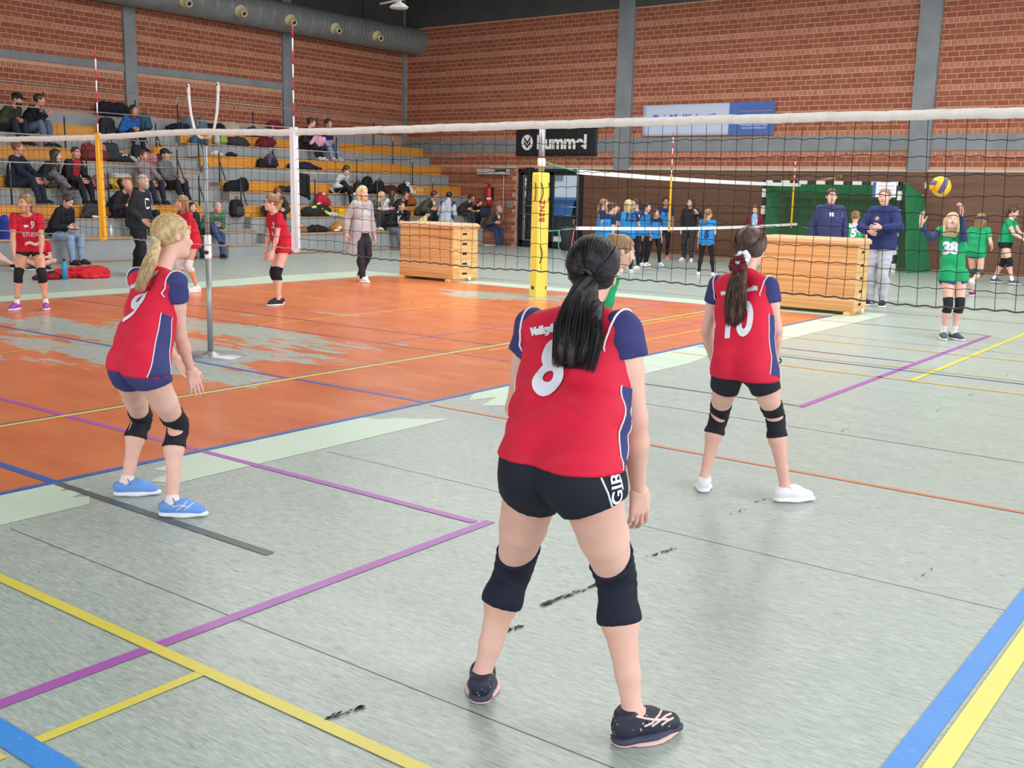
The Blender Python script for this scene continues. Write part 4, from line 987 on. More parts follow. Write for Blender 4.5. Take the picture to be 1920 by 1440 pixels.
    P, Q = surf(HD, hvox, cuts=[(neck-up2*.03*s, -up2)]); parts.append((P, Q, 0))
    if face:
        for sd in (-1, 1):
            v, f = uv_part(h2w((sd*.031, .0722, .004)), np.array([.0118]*3)*hs, HF); parts.append((v, f, 2))
            v, f = uv_part(h2w((sd*.031, .0803, .004)), np.array([.0066, .0046, .0066])*hs, HF, 8, 5); parts.append((v, f, 3))
            m = MB().tube([h2w((sd*.014, .0895, .026)), h2w((sd*.03, .0905, .031)), h2w((sd*.047, .079, .027))], [.0025*hs, .0036*hs, .0016*hs], 6); parts.append((np.array(m.v), m.f, 4))
        m = MB().tube([h2w((-.022, .083, -.06)), h2w((-.009, .091, -.057)), h2w((0, .092, -.059)), h2w((.009, .091, -.057)), h2w((.022, .083, -.06))], [.002*hs, .0055*hs, .006*hs, .0055*hs, .002*hs], 6); parts.append((np.array(m.v), m.f, 1))
    for i in (0, 1):
        sg = -1 if i == 0 else 1
        E, Wr = J['el'][i], J['wr'][i]
        hd = (hand_dirs or {}).get(i)
        if hd: d, n, t = [np.array(x, float) for x in hd]
        else:
            d = unit(Wr-E); d = unit(d+.0); n = -shv*sg; n = unit(n-d*(n@d)); t = F-d*(F@d)-n*(F@n)
            if np.linalg.norm(t) < .2: t = V3(0, 0, 1)
        hc = hcurl[i] if isinstance(hcurl, (list, tuple)) else hcurl
        v, q = hand(Wr, d, n, t, s*.98, hc, max(.0042 if vox < .01 else .0062, 0)*1.0, )
        parts.append((v, q, 0))
    hk = hair[1] if hair[1] in HAIR else 'brown'
    mesh_np('body', parts, R, [sk, m_lip, m_eyew, m_iris, hm(hk)])
    # ------------ hair
    st = hair[0]; hmv = hm(hk); g = .011
    cap = [ell(h2w((0, -.014, .036)), V3(.074+g, .094+g, .083+g)*hs, .01, HF)]
    cutf = ell(h2w((0, .098, -.045)), V3(.092, .088, .118)*hs, .012*hs, HF, neg=True)
    nape = (h2w((0, -.05, -.055)), HF@unit(V3(0, .25, -1)))
    capcuts = [nape]
    tie = h2w((0, -.098, .01)) if len(hair) < 3 else h2w(hair[2])
    if st not in ('none', 'bald'):
        hp = list(cap)
        if st in ('short', 'crop'):
            if st == 'crop': hp = [ell(h2w((0, -.013, .034)), V3(.079, .099, .089)*hs, .01, HF)]
            capcuts = [(h2w((0, -.05, -.05)), HF@unit(V3(0, .3, -1)))]
        if st in ('long', 'bob'):
            e = h2w((0, -.075, -.05)); dn = V3(0, 0, -1)*(.18 if st == 'long' else .06)*s
            for sd in (-1, 0, 1): hp.append(cone(h2w((sd*.055, -.05, .0)), h2w((sd*.06, -.07, -.09))+dn, .045*hs, .028*hs, .04*hs))
            for sd in (-1, 1): hp.append(cone(h2w((sd*.075, -.015, .02)), h2w((sd*.082, .02, -.1))+dn*.9, .022*hs, .016*hs, .03*hs))
            capcuts = []
        hp.append(cutf)
        if st == 'bun': hp += [ell(h2w((0, -.09, .085)), V3(.042, .042, .038)*hs, .012, HF)]
        pv, pq = surf(hp, min(hvox, .014) if vox < .03 else hvox, capcuts if st != 'bun' else [nape])
        hp2 = [(pv, pq, 0)]
        if st == 'ponytail' and hair[3:] != (0,):
            bk = -HF[:, 1]; L = (hair[3] if len(hair) > 3 else .24)*s
            sag = hair[4] if len(hair) > 4 else V3(0, 0, 0)
            p0 = tie; p1 = tie+bk*.03*hs+V3(0, 0, -.03)*s; p2 = p1+bk*.012*s+V3(0, 0, -.4*L)+np.array(sag)*.4; p3 = p1+V3(0, 0, -L)+np.array(sag)
            pv, pq = surf([cone(p0-bk*.02*s, p1, .02*hs, .024*hs, .01), cone(p1, p2, .024*hs, .032*hs, .02), cone(p2, p3, .032*hs, .008*hs, .02)], min(hvox, .012)); hp2.append((pv, pq, 0))
        ho = mesh_np('hair', hp2, R, [hmv])
        if st == 'ponytail' and hair[3:] != (0,): MB().lathe([(.016*hs, -.008), (.024*hs, 0), (.016*hs, .008)], tie-HF[:, 1]*.012*hs, 12, axis=-HF[:, 1]).build('hair_tie', mat('hair_tie_'+('white' if len(hair) > 5 else 'dark'), '#e8e4e2' if len(hair) > 5 else '#2a2428', .6), ho)
    if beard:
        bp = [ell(h2w((0, .028, -.052)), V3(.064, .072, .07)*hs, .01, HF), ell(h2w((0, .048, -.09)), V3(.038, .04, .032)*hs, .02, HF)]
        pv, pq = surf(bp, min(hvox, .012), [(h2w((0, .04, -.04)), HF@unit(V3(0, -.25, 1))), (h2w((0, .01, -.05)), -HF[:, 1])]); mesh_np('beard', [(pv, pq, 0)], R, [hm(beard)])
    if hat:
        hc_ = mat('hat_'+hat[0], hat[1], .8, .1)
        pv, pq = surf([ell(h2w((0, -.01, .045)), V3(.09, .108, .09)*hs, .01, HF)], min(hvox, .012), [(h2w((0, 0, .045)), HF@unit(V3(0, -.12, -1)))]); hats = [(pv, pq, 0)]
        if hat[0] != 'beanie':
            pv, pq = surf([ell(h2w((0, .12, .048)), V3(.068, .062, .012)*hs, .01, HF)], min(hvox, .009)); hats.append((pv, pq, 0))
        mesh_np('cap' if hat[0] != 'beanie' else 'beanie', hats, R, [hc_])
    if glasses:
        m = MB()
        for sd in (-1, 1):
            m.tube([h2w((sd*.031+.02*math.cos(a), .1, .004+.015*math.sin(a))) for a in np.linspace(0, 6.28, 13)], .0022*hs, 5); m.tube([h2w((sd*.051, .1, .008)), h2w((sd*.078, .02, .008))], .0022*hs, 5)
        m.tube([h2w((-.011, .1, .006)), h2w((.011, .1, .006))], .0022*hs, 5); m.build('glasses', m_frame, R)
    # ------------ clothes
    out = {'root': R, 'h2w': h2w, 'HF': HF, 'Fc': Fc, 'Fp': Fp, 'shv': shv, 'hpv': hpv, 'up': up, 'up2': up2, 'J': J, 's': s, 'arm': arm, 'leg': leg, 'torso': torso, 'waist': waist, 'tie': tie}
    if top:
        T = dict(dict(kind='jersey', col='#c22', g=.014, hem=.16, sleeve=.62, name='jersey', fold=.004, sleeve_col=None, flare=1.0, open=None, hood=False), **top)
        g = T['g']*s; kind = T['kind']; long = kind in ('hoodie', 'jacket', 'coat', 'longsleeve')
        tm = cloth(T['col'].strip('#')+'_top', T['col'], **T.get('mk', {}))
        hem = T['hem']*s; hp0 = pel-up*hem
        TP = torso(g, .055, T.get('waistk', 1.12))
        ld = unit((J['kn'][0]+J['kn'][1])/2-pel)
        if T.get('hempt') is None and ld[2] < -.72 and kind == 'jersey': T['hempt'] = pel-V3(0, 0, hem)
        hd = unit(-up*.75+ld*.25) if hem > .1*s else -up
        for sd in (-1, 1): TP.append(cone(waist+hpv*sd*.055*s*b, pel+hpv*sd*hpw*.8*T['flare']+hd*(hem+.03*s), (.086*s*b+g), (.09*s*b*T['flare']+g), .06*s))
        if T['hem'] > .03 and ld[2] < -.72:
            for i in (0, 1): TP += leg(i, g+.003*s, (0,))
        if T['hood']: TP += [cone(neck-Fc*.055*s-shv*.05*s+up2*.01*s, neck-Fc*.055*s+shv*.05*s+up2*.01*s, .035*s, .035*s, .03*s), cone(neck-Fc*.075*s-up2*.06*s, neck-Fc*.06*s, .04*s, .04*s, .04*s), cone(neck-shv*.055*s+up2*.005*s, neck-shv*.03*s+Fc*.06*s-up2*.05*s, .022*s, .018*s, .02*s), cone(neck+shv*.055*s+up2*.005*s, neck+shv*.03*s+Fc*.06*s-up2*.05*s, .022*s, .018*s, .02*s)]
        cuts = [(pel+hd*hem if T.get('hempt') is None else T['hempt'], unit((hd*.5-up*.5 if T.get('hempt') is None else V3(0, 0, -1))+T.get('hemtilt', V3(0, 0, 0))))]
        if not T['hood']: cuts.append((neck+up2*(.012 if long else .0)*s, unit(up2+Fc*.25)))
        fr = T['fold']*s
        sd_ = (hash(label) % 97)*.37
        w1 = up*38/s+shv*9/s; w2 = up*21/s-shv*24/s+Fc*14/s
        def disp(X, Y, Z):
            a = X*w1[0]+Y*w1[1]+Z*w1[2]+sd_; c = X*w2[0]+Y*w2[1]+Z*w2[2]+sd_*2
            wy = (X-waist[0])*up[0]+(Y-waist[1])*up[1]+(Z-waist[2])*up[2]
            cr = 1-2*np.abs(np.sin(a*.5+1.5*np.sin(c*.45)+.6*np.sin(c*.9+1)))**.55
            return fr*((.3+1.0*np.exp(-(wy/(.12*s))**2))*cr*(.55+.45*np.sin(c*.8+2*np.sin(a*.15)))+.35*np.sin(a*.35)*np.sin(c*.6))
        def adisp(X, Y, Z): return fr*.3*np.sin(X*41/s+Y*33/s+Z*52/s+2*np.sin(Z*23/s+X*17/s))
        main = surf(TP, vox, cuts, disp)
        mats_ = [tm]; bits = [(main[0], main[1], 0)]; sleeves = []
        for i in (0, 1):
            S, E, Wr = J['sh'][i], J['el'][i], J['wr'][i]; ax_ = unit(E-S); sgn = -1 if i == 0 else 1
            if sleeveless: continue
            if long: sp = surf(arm(i, g*.9, (0, 1), g*.75), min(vox, .02), [(Wr-unit(Wr-E)*(.015 if T.get('push') is None else T['push'])*s, unit(Wr-E))], adisp)
            else:
                sp = surf([cone(S, S+ax_*.3*s*.85, .05*s*b+g*.8, .046*s*b+g*1.15, .02)], min(vox, .02), [(S+(E-S)*T['sleeve'], ax_)], adisp)
            sleeves.append(sp)
        if T['sleeve_col']:
            mesh_np(T['name'], bits, R, mats_)
            for sp in sleeves: mesh_np('sleeve', [(sp[0], sp[1], 0)], R, [cloth(T['sleeve_col'].strip('#')+'_sleeve', T['sleeve_col'])])
        else:
            out['top'] = mesh_np(T['name'], bits+[(sp[0], sp[1], 0) for sp in sleeves], R, mats_)
        out['topsurf'] = main; out['sleevesurf'] = sleeves
    if bottom:
        Bt = dict(dict(kind='shorts', col='#222', g=.01, length=.3, name=None), **bottom); g = Bt['g']*s
        bm_ = cloth(Bt['col'].strip('#')+'_bottom', Bt['col'], **Bt.get('mk', {}))
        wc = (pel+up*.075*s, up)
        bits = []
        if Bt['kind'] == 'shorts':
            pv = [p for p in torso(g*.9) ][:]
            for i in (0, 1):
                H, K = J['hip'][i], J['kn'][i]; ax_ = unit(K-H); L = np.linalg.norm(K-H)*Bt['length']
                pr = leg(i, g*1.25, (0,))+torso(g*.8)
                sdv = hpv*(-1 if i == 0 else 1)
                bits.append((*surf(pr, vox, [wc, (H+ax_*L, unit(ax_*.4+V3(0, 0, -.6)+sdv*Bt.get('tilt', .22))), (pel-hpv*(-1 if i == 0 else 1)*.004*s, -sdv)]), 0))
            nm = Bt['name'] or 'shorts'
        else:
            def ld2(X, Y, Z): return .004*s*np.sin(X*31/s+Y*27/s+Z*45/s+2*np.sin(Z*19/s))
            lp = []
            for i in (0, 1): lp += leg(i, g, (0, 1), g*(1.25 if Bt['kind'] == 'pants' else 1))
            bits.append((*surf(torso(g*.8), vox, [wc]), 0)); bits.append((*surf(lp, vox, [], ld2 if Bt['kind'] == 'pants' else None), 0)); nm = Bt['name'] or ('trousers' if Bt['kind'] == 'pants' else 'leggings')
        out['bottom'] = mesh_np(nm, bits, R, [bm_])
    if pads:
        pm = cloth(pads.strip('#')+'_pad', pads, bump=.2)
        for i in (0, 1):
            H, K, A = J['hip'][i], J['kn'][i], J['an'][i]; fw = unit(unit(K-H)+unit(K-A)+.4*Fp)
            pr = leg(i, .009*s)+[cone(K+fw*.028*s+unit(H-K)*.03*s, K+fw*.024*s-unit(K-A)*.05*s, .034*s, .032*s, .03*s)]
            def pd(X, Y, Z, K=K, ax_=unit(H-A)): return .0022*s*np.sin(((X-K[0])*ax_[0]+(Y-K[1])*ax_[1]+(Z-K[2])*ax_[2])*150/s)
            mesh_np('knee_pad', [(*surf(pr, min(vox, .016), [(K+unit(H-K)*.1*s, unit(H-K)), (K+unit(A-K)*.105*s, unit(A-K))], pd), 0)], R, [pm])
    for i in (0, 1):
        A, T = J['an'][i], J['toe'][i]; K = J['kn'][i]
        ff = unit(T-A); fu = V3(0, 0, 1) if not (foot_up and foot_up[i] is not None) else np.array(foot_up[i], float); ff = unit((T-A)-fu*((T-A)@fu)) if not (foot_up and foot_up[i] is not None) else ff; fr_ = unit(np.cross(ff, fu)); fu = unit(np.cross(fr_, ff))
        if socks:
            mesh_np('sock', [(*surf(leg(i, .004*s, (1,))+[cone(A, A+(T-A)*.2, .036*s, .034*s, .02)], min(vox, .014), [(A+unit(K-A)*socks[1]*s, unit(K-A))]), 0)], R, [cloth('sock'+socks[0].strip('#'), socks[0])])
        out.setdefault('shoes', []).append(shoe_(R, A, T, fu, s, vox, shoe, sole, lace, shoe_mat, outsole))
    return out

def shoe_(R, A, T, fu, s, vox, col, sole, lace=None, smat=None, outsole=None):
    ff = unit((T-A)-fu*((T-A)@fu)); fr_ = unit(np.cross(ff, fu)); L = .235*s
    o = A-fu*((A-T)@fu)            # under the ankle, at toe height
    base = o-ff*.055*s             # heel
    g = lambda f, r, u: base+ff*f*L+fr_*r*s+fu*u*s
    hgt = (A-T)@fu/s
    up_ = [cone(g(.08, 0, .045), g(.12, 0, hgt+.005), .034*s, .036*s, .02*s), cone(g(.1, 0, .03), g(.5, 0, .032), .038*s, .04*s, .02*s), cone(g(.5, 0, .03), g(.86, .004, .012), .042*s, .034*s, .02*s), cone(g(.2, 0, hgt-.005), g(.55, 0, .04), .03*s, .03*s, .03*s)]
    v, q = surf(up_, min(vox, .011), [(g(0, 0, .0), -fu), (A+fu*.022*s-ff*.0, unit(fu-ff*.15))])
    so = mesh_np('shoe', [(v, q, 0)], R, [smat or cloth('shoe'+col.strip('#'), col, rough=.55)])
    sl = [cone(g(.1, 0, -.004), g(.5, 0, -.006), .043*s, .042*s, .02*s, fu, .42), cone(g(.5, 0, -.006), g(.92, .004, -.004), .045*s, .036*s, .02*s, fu, .42)]
    v, q = surf(sl, min(vox, .009), [(g(0, 0, -.022), -fu)])
    mesh_np('sole', [(v, q, 0)], so, [mat('sole'+sole.strip('#'), sole, .6)])
    if outsole:
        v2, q2 = surf([cone(g(.1, 0, -.018), g(.5, 0, -.016), .040*s, .039*s, .02*s, fu, .2), cone(g(.5, 0, -.016), g(.92, .004, -.012), .041*s, .033*s, .02*s, fu, .2)], min(vox, .006), [(g(0, 0, -.022), -fu)])
        mesh_np('outsole', [(v2, q2, 0)], so, [mat('outsole'+outsole.strip('#'), outsole, .6)])
    if lace:
        m = MB()
        for f in (.36, .45, .54): m.tube([g(f, -.026, .062-f*.035), g(f+.02, 0, .078-f*.04), g(f+.0, .026, .062-f*.035)], .0038*s, 6)
        m.tube([g(.34, 0, .07), g(.28, .02, .085), g(.34, .034, .07), g(.36, .04, .05)], .003*s, 6); m.tube([g(.34, 0, .07), g(.3, -.025, .08), g(.38, -.036, .06)], .003*s, 6)
        m.build('lace', mat('lace'+lace.strip('#'), lace, .7), so)
    return so
def wrap_text(name, S, txt, size, pix, right, upv, m, parent, off=.003, cell=.02, **kw):
    """print lettering onto a garment: the lettering lies in the tangent plane at a point and is pressed onto the cloth"""
    vs, fs = text_mesh(txt, size, cell=cell, **kw)
    tr = BVHTree.FromPolygons([tuple(p) for p in S[0]], [tuple(int(i) for i in q) for q in S[1]])
    if len(pix) == 2:
        hit = tr.ray_cast(Vector((0, 0, CAM_H)), Vector(unit(pray(*pix))), 40)
        if hit[0] is None: return None
        c, away = np.array(hit[0]), -unit(pray(*pix))
    else:
        c = np.array(pix[:3]); away = unit(np.array(pix[3:])); hit = tr.ray_cast(Vector(c+away*.5), Vector(-away), 1.0)
        if hit[0] is None: return None
        c = np.array(hit[0])
    P = np.asarray(S[0]); near = P[np.linalg.norm(P-c, axis=1) < max(.03, size*.4)]
    u_, w_, vt = np.linalg.svd(near-near.mean(0), full_matrices=False); n = vt[2]
    if n@away < 0: n = -n
    u = np.array(upv, float); u = unit(u-n*(u@n)); r = unit(np.cross(u, n))
    out = []; bad = set()
    for i, v in enumerate(vs):
        p = c+r*v[0]+u*v[1]; h_ = tr.ray_cast(Vector(p+n*.12), Vector(-n), .3)
        if h_[0] is None: bad.add(i); out.append(p)
        else: out.append(np.array(h_[0])+n*off)
    fs = [f for f in fs if not any(i in bad for i in f)]
    if not fs: return None
    return MB().add(out, fs, 0, True).build(name, m, parent)
# ---------------------------------------------------------------- the three players in front
def strands(name, R, info, hmv, n_cap, n_tail, curve, w0, w1, seed, hs, wav=0.0, rad=.0016, flatdir=None, thick=.012, ends=.12, split=0.0):
    """combed hair: strands laid over the skull towards the tie, and a tail of strands along a curve"""
    r = np.random.default_rng(seed); h2w, HF = info['h2w'], info['HF']; m = MB()
    A = np.array([.074+thick, .094+thick, .083+thick]); c0 = np.array([0, -.014, .036])
    tie = info['tie']; tl = HF.T@(tie-h2w((0, 0, 0)))/hs; tdir = unit((tl-c0)/A)
    for i in range(n_cap):
        az = r.uniform(-math.pi, math.pi); 
        if r.random() < .72:      # from the hairline round the face and ears
            el = .62-.95*(abs(az)/math.pi)**.9 if abs(az) < 2.1 else -.45
            el += r.uniform(-.05, .35)
        else: el = r.uniform(-.55, -.3)
        d0 = V3(math.sin(az)*math.cos(el), math.cos(az)*math.cos(el), math.sin(el))
        if d0@tdir > .93: continue
        om = math.acos(np.clip(d0@tdir, -1, 1)); pts = []; lift = r.uniform(.0, .005); sw = r.uniform(-.1, .1)
        for t in np.linspace(0, 1, 11):
            dd = (math.sin((1-t)*om)*d0+math.sin(t*om)*tdir)/math.sin(om); dd = unit(dd+np.cross(d0, tdir)*sw*math.sin(math.pi*t))
            f = 1.0+lift/.09*(.4+.6*math.sin(math.pi*t))-.04*t**6
            if dd[1] > .52 and dd[2] < .45: continue
            pts.append(h2w(c0+dd*A*f))
        if len(pts) > 3: m.tube(pts, [rad*(.5+.9*math.sin(math.pi*(.15+.85*j/len(pts)))) for j in range(len(pts))], 4, cap=False)
    C_ = np.array(curve); L = len(C_)
    def cur(t):
        x = t*(L-1); i = min(int(x), L-2); u = x-i
        p0, p1, p2, p3 = C_[max(i-1, 0)], C_[i], C_[i+1], C_[min(i+2, L-1)]
        return .5*((2*p1)+(-p0+p2)*u+(2*p0-5*p1+4*p2-p3)*u*u+(-p0+3*p1-3*p2+p3)*u**3)
    fd = unit(np.array(flatdir)) if flatdir is not None else HF[:, 0]
    nd = unit(np.cross(fd, unit(C_[-1]-C_[0])))
    for i in range(n_tail):
        a = r.uniform(0, 2*math.pi); q = math.sqrt(r.random()); ox, oy = q*math.cos(a), q*math.sin(a); tmax = 1-r.random()**2*ends*2; ph = r.uniform(0, 6.28); k = r.uniform(8, 13)
        pts = []
        for t in np.linspace(0, tmax, 14):
            w = w0+(w1-w0)*min(1, (t/.55))**.8; w *= (1-.25*max(0, t-.6)/.4)
            p = cur(t)+fd*(ox*w+split*ox*t)+nd*oy*w*.55
            p = p+fd*wav*math.sin(k*t+ph)*t+nd*wav*math.cos(k*t*.8+ph)*t
            pts.append(p)
        m.tube(pts, [rad*1.25*(1-.75*(j/13)**2) for j in range(14)], 4, cap=False)
    o = m.build(name, hmv, R); return o
def key_jersey(info, red, navy, white, vox, side=True):
    """piping round the armholes and collar, side panels"""
    J, R, s = info['J'], info['root'], info['s']
RED, NAVY = '#d31f3e', '#3a3d72'
m_num, nt_, b_ = node_mat('number_print')
nt_.links.new(ramp(nt_, noise(nt_, mapping(nt_), 14, 5), [(.35, '#e9e9ee'), (.62, '#d3d8e6')]), b_.inputs['Base Color']); b_.inputs['Roughness'].default_value = .5
m_pipe = mat('white_piping', '#e6dfe4', .6)
def ring(name, surfv, P0, n, m, parent, r=.0045, sel=None):
    """piping where a garment meets a plane"""
    v = surfv[0]; d = (v-P0)@n; pts = v[np.abs(d) < .006]
    if sel is not None: pts = pts[np.linalg.norm(pts-P0, axis=1) < sel]
    if len(pts) < 8: return None
    c = pts.mean(0); a = unit(np.cross(n, V3(0, 0, 1) if abs(n[2]) < .9 else V3(1, 0, 0))); b2 = np.cross(n, a)
    an = np.arctan2((pts-c)@b2, (pts-c)@a); rr = np.linalg.norm(pts-c, axis=1); out = []
    for k in range(36):
        t = -math.pi+2*math.pi*k/36; w = np.abs((an-t+math.pi) % (2*math.pi)-math.pi) < .2
        out.append(rr[w].max() if w.any() else np.nan)
    out = np.array(out)
    if np.isnan(out).any():
        ok = ~np.isnan(out); out = np.interp(np.arange(36), np.arange(36)[ok], out[ok])
    q = [c+(a*math.cos(-math.pi+2*math.pi*k/36)+b2*math.sin(-math.pi+2*math.pi*k/36))*(out[k]+.001) for k in range(36)]; q.append(q[0]); q.append(q[1])
    return MB().tube(q, r, 6).build(name, m, parent)
def armhole_cut(J, i, s, f=.2):
    S, E = J['sh'][i], J['el'][i]; sh = unit(J['sh'][1]-J['sh'][0])*(-1 if i == 0 else 1)
    return S-sh*.008*s, unit(sh*1.0+unit(E-S)*.12)
def girl(label, J, s, hairc, shorts, vox, number, word, numsize, pads, shoe, sole, **kw):
    tone = kw.pop('tone', 'pale'); build = kw.pop('build', 1.0); hair = kw.pop('hair'); T = kw.pop('T', {}); Bt = kw.pop('Bt', {})
    info = person(label, J, s, tone, hair, dict(dict(kind='jersey', col=RED, sleeve_col=NAVY, g=.013, hem=.1, sleeve=.6, fold=.0045, mk=dict(bump=.1, scale=220, rough=.62)), **T), dict(dict(kind='shorts', col=shorts, g=.012, length=.38), **Bt), shoe, sole, None, kw.pop('socks', None), build, vox, kw.pop('hvox', .0055), **kw)
    R, st = info['root'], info['topsurf']
    for i in (0, 1):
        p, n = armhole_cut(J, i, s); sv = (np.concatenate([info['sleevesurf'][i][0], info['topsurf'][0]]),)
        ring('piping', sv, p+n*.004, n, m_pipe, R, .0036, .105*s)
    return info
# number 8, nearest
J8 = dict(hip=(PX(1000, 905, 2.46), PX(1108, 925, 2.44)), kn=(PX(964, 1058, 2.60), PX(1154, 1080, 2.60)), an=(PX(903, 1266, 2.50), PX(1186, 1336, 2.56)),
          sh=(PX(1000, 612, 2.66), PX(1168, 620, 2.64)), el=(PX(970, 765, 2.72), PX(1190, 785, 2.66)), wr=(PX(1000, 870, 2.86), PX(1196, 915, 2.74)),
          neck=PX(1087, 582, 2.68), chest=PX(1078, 705, 2.62), pelvis=PX(1055, 865, 2.46), head=PX(1111, 514, 2.76), look=V3(.9, .38, -.1), fwd=V3(1, 0, 0), headscale=.96)
J8['toe'] = (J8['an'][0]*V3(1, 1, 0)+V3(.115, .08, .022), J8['an'][1]*V3(1, 1, 0)+V3(.13, -.06, .022))
m_shoe8, nt, b = node_mat('patterned_dark_shoe')
vo = nt.nodes.new('ShaderNodeTexVoronoi'); vo.inputs['Scale'].default_value = 95; nt.links.new(mapping(nt), vo.inputs[0])
nt.links.new(mixc(nt, mth(nt, 'MULTIPLY', mth(nt, 'LESS_THAN', vo.outputs['Distance'], .3), mth(nt, 'GREATER_THAN', noise(nt, mapping(nt), 22, 2), .56)), '#24263a', '#b6a293'), b.inputs['Base Color']); b.inputs['Roughness'].default_value = .6
g8 = girl('girl with black ponytail in red jersey number 8, nearest to the camera', J8, .93, 'black', '#20212f', .0085, '8', 'Volleyball', .3, None, '#24263a', '#3a3d55', build=1.13, outsole='#e2bab4', hair=('ponytail', 'black', (0, -.1, -.005), 0), shoe_mat=m_shoe8, lace='#1c1d28', female=False, hcurl=[.5, .62],
           hand_dirs={1: (V3(.16, -.02, -1), V3(.35, .75, .0), V3(.9, -.35, 0))}, T=dict(fold=.014, hem=.06, hempt=PX(1055, 860, 2.46), hemtilt=V3(.0, .02, 0), g=.012, sleeve=.3), Bt=dict(length=.14, tilt=.36))
# number 9, blonde
J9 = dict(hip=(PX(240, 699, 2.95), PX(284, 707, 2.92)), kn=(PX(264, 783, 3.2), PX(332, 797, 3.12)), an=(PX(236, 908, 3.06), PX(322, 946, 3.0)),
          sh=(PX(257, 521, 3.22), PX(331, 529, 3.16)), el=(PX(292, 622, 3.45), PX(338, 630, 3.2)), wr=(PX(330, 672, 3.6), PX(357, 692, 3.27)),
          neck=PX(302, 508, 3.22), chest=PX(284, 585, 3.12), pelvis=PX(262, 676, 2.96), head=PX(325, 446, 3.34), look=V3(.97, -.2, -.04), fwd=V3(1, -.05, 0), headscale=1.02)
J9['toe'] = (J9['an'][0]*V3(1, 1, 0)+V3(.1, -.085, .02), J9['an'][1]*V3(1, 1, 0)+V3(.09, -.1, .02))
g9 = girl('blonde girl with ponytail in red jersey number 9, crouching left on the court', J9, .9, 'blonde', NAVY, .0095, '9', '', .3, None, '#6f9be0', '#e9ecf2', build=.98, hair=('ponytail', 'blonde', (0, -.1, -.01), 0), lace='#5d86cc', tone='pale', female=False,
           hcurl=[.5, .28], hand_dirs={1: (V3(.28, -.06, -1), V3(.2, .9, .1), V3(.9, -.1, .3))}, T=dict(hem=.12, fold=.006, hempt=PX(262, 693, 2.96), hemtilt=V3(.0, .05, 0), sleeve=.36), Bt=dict(length=.16), socks=('#ead9d8', .055))
# number 10, brown hair
J10 = dict(hip=(PX(1364, 703, 5.13), PX(1428, 706, 5.12)), kn=(PX(1348, 778, 5.28), PX(1453, 781, 5.28)), an=(PX(1320, 898, 5.17), PX(1472, 917, 5.27)),
           sh=(PX(1346, 533, 5.3), PX(1441, 536, 5.28)), el=(PX(1325, 622, 5.3), PX(1456, 618, 5.28)), wr=(PX(1340, 684, 5.44), PX(1454, 672, 5.38)),
           neck=PX(1400, 508, 5.32), chest=PX(1395, 585, 5.25), pelvis=PX(1395, 676, 5.13), head=PX(1407, 466, 5.4), look=V3(.97, .12, -.08), fwd=V3(1, 0, 0), headscale=1.02)
J10['toe'] = (J10['an'][0]*V3(1, 1, 0)+V3(.1, .05, .02), J10['an'][1]*V3(1, 1, 0)+V3(.1, -.09, .02))
g10 = girl('girl with long brown ponytail and white scrunchie in red jersey number 10', J10, .9, 'brown', '#23242e', .0105, '10', '', .3, None, '#ececee', '#f2f2f2', build=.96, hair=('ponytail', 'brown', (0, -.1, -.045), 0), lace='#f0f0f0', tone='pale', female=False, hcurl=[.5, .7],
            T=dict(hem=.12, fold=.006, hempt=PX(1395, 711, 5.1), sleeve=.4), Bt=dict(length=.36))
for info, hc, ncap, ntail, curve, w0, w1, seed, kwx in (
    (g8, 'black', 1100, 1100, [J8 and g8['tie'], PX(1090, 575, 2.58), PX(1082, 640, 2.52), PX(1074, 693, 2.50)], .018, .076, 1, dict(flatdir=V3(0, -1, 0), split=.015, rad=.0012, thick=.014, ends=.12)),
    (g9, 'blonde', 1100, 800, [g9['tie'], PX(288, 474, 3.18), PX(274, 508, 3.1), PX(261, 543, 3.06)], .016, .054, 2, dict(rad=.001, thick=.014, ends=.2, split=.01)),
    (g10, 'brown', 700, 700, [g10['tie'], PX(1383, 525, 5.16), PX(1378, 580, 5.12), PX(1378, 622, 5.12)], .016, .058, 3, dict(flatdir=V3(0, -1, 0), wav=.008, rad=.0015, thick=.018, ends=.14))):
    strands('hair_strands', info['root'], info, hm(hc), ncap, ntail, curve, w0, w1, seed, info['s']*info['J']['headscale'], **kwx)
    cv = [np.array(c) for c in curve]; fd = unit(kwx.get('flatdir', info['HF'][:, 0])); nd = unit(np.cross(fd, unit(cv[-1]-cv[0]))); pr = []
    wt = lambda t: (w0+(w1-w0)*min(1, t/.55)**.8)*(1-.35*max(0, t-.6)/.4)*(.5+.28*min(1, t/.4))
    pp = [cv[min(int(t*3), 2)]*(1-(t*3-min(int(t*3), 2)))+cv[min(int(t*3), 2)+1]*(t*3-min(int(t*3), 2)) for t in np.linspace(0, .8, 9)]
    for q in range(8): pr.append(cone(pp[q], pp[q+1], wt(q/8.9), wt((q+1)/8.9), .02, nd, .5))
    P, Q = surf(pr, .007, disp=lambda X, Y, Z: .0025*np.sin((X*fd[0]+Y*fd[1])*420+Z*25)+.003*np.sin((X*fd[0]+Y*fd[1])*150+Z*12), relax=2)
    mesh_np('ponytail', [(P, Q, 0)], info['root'], [hm(hc)])
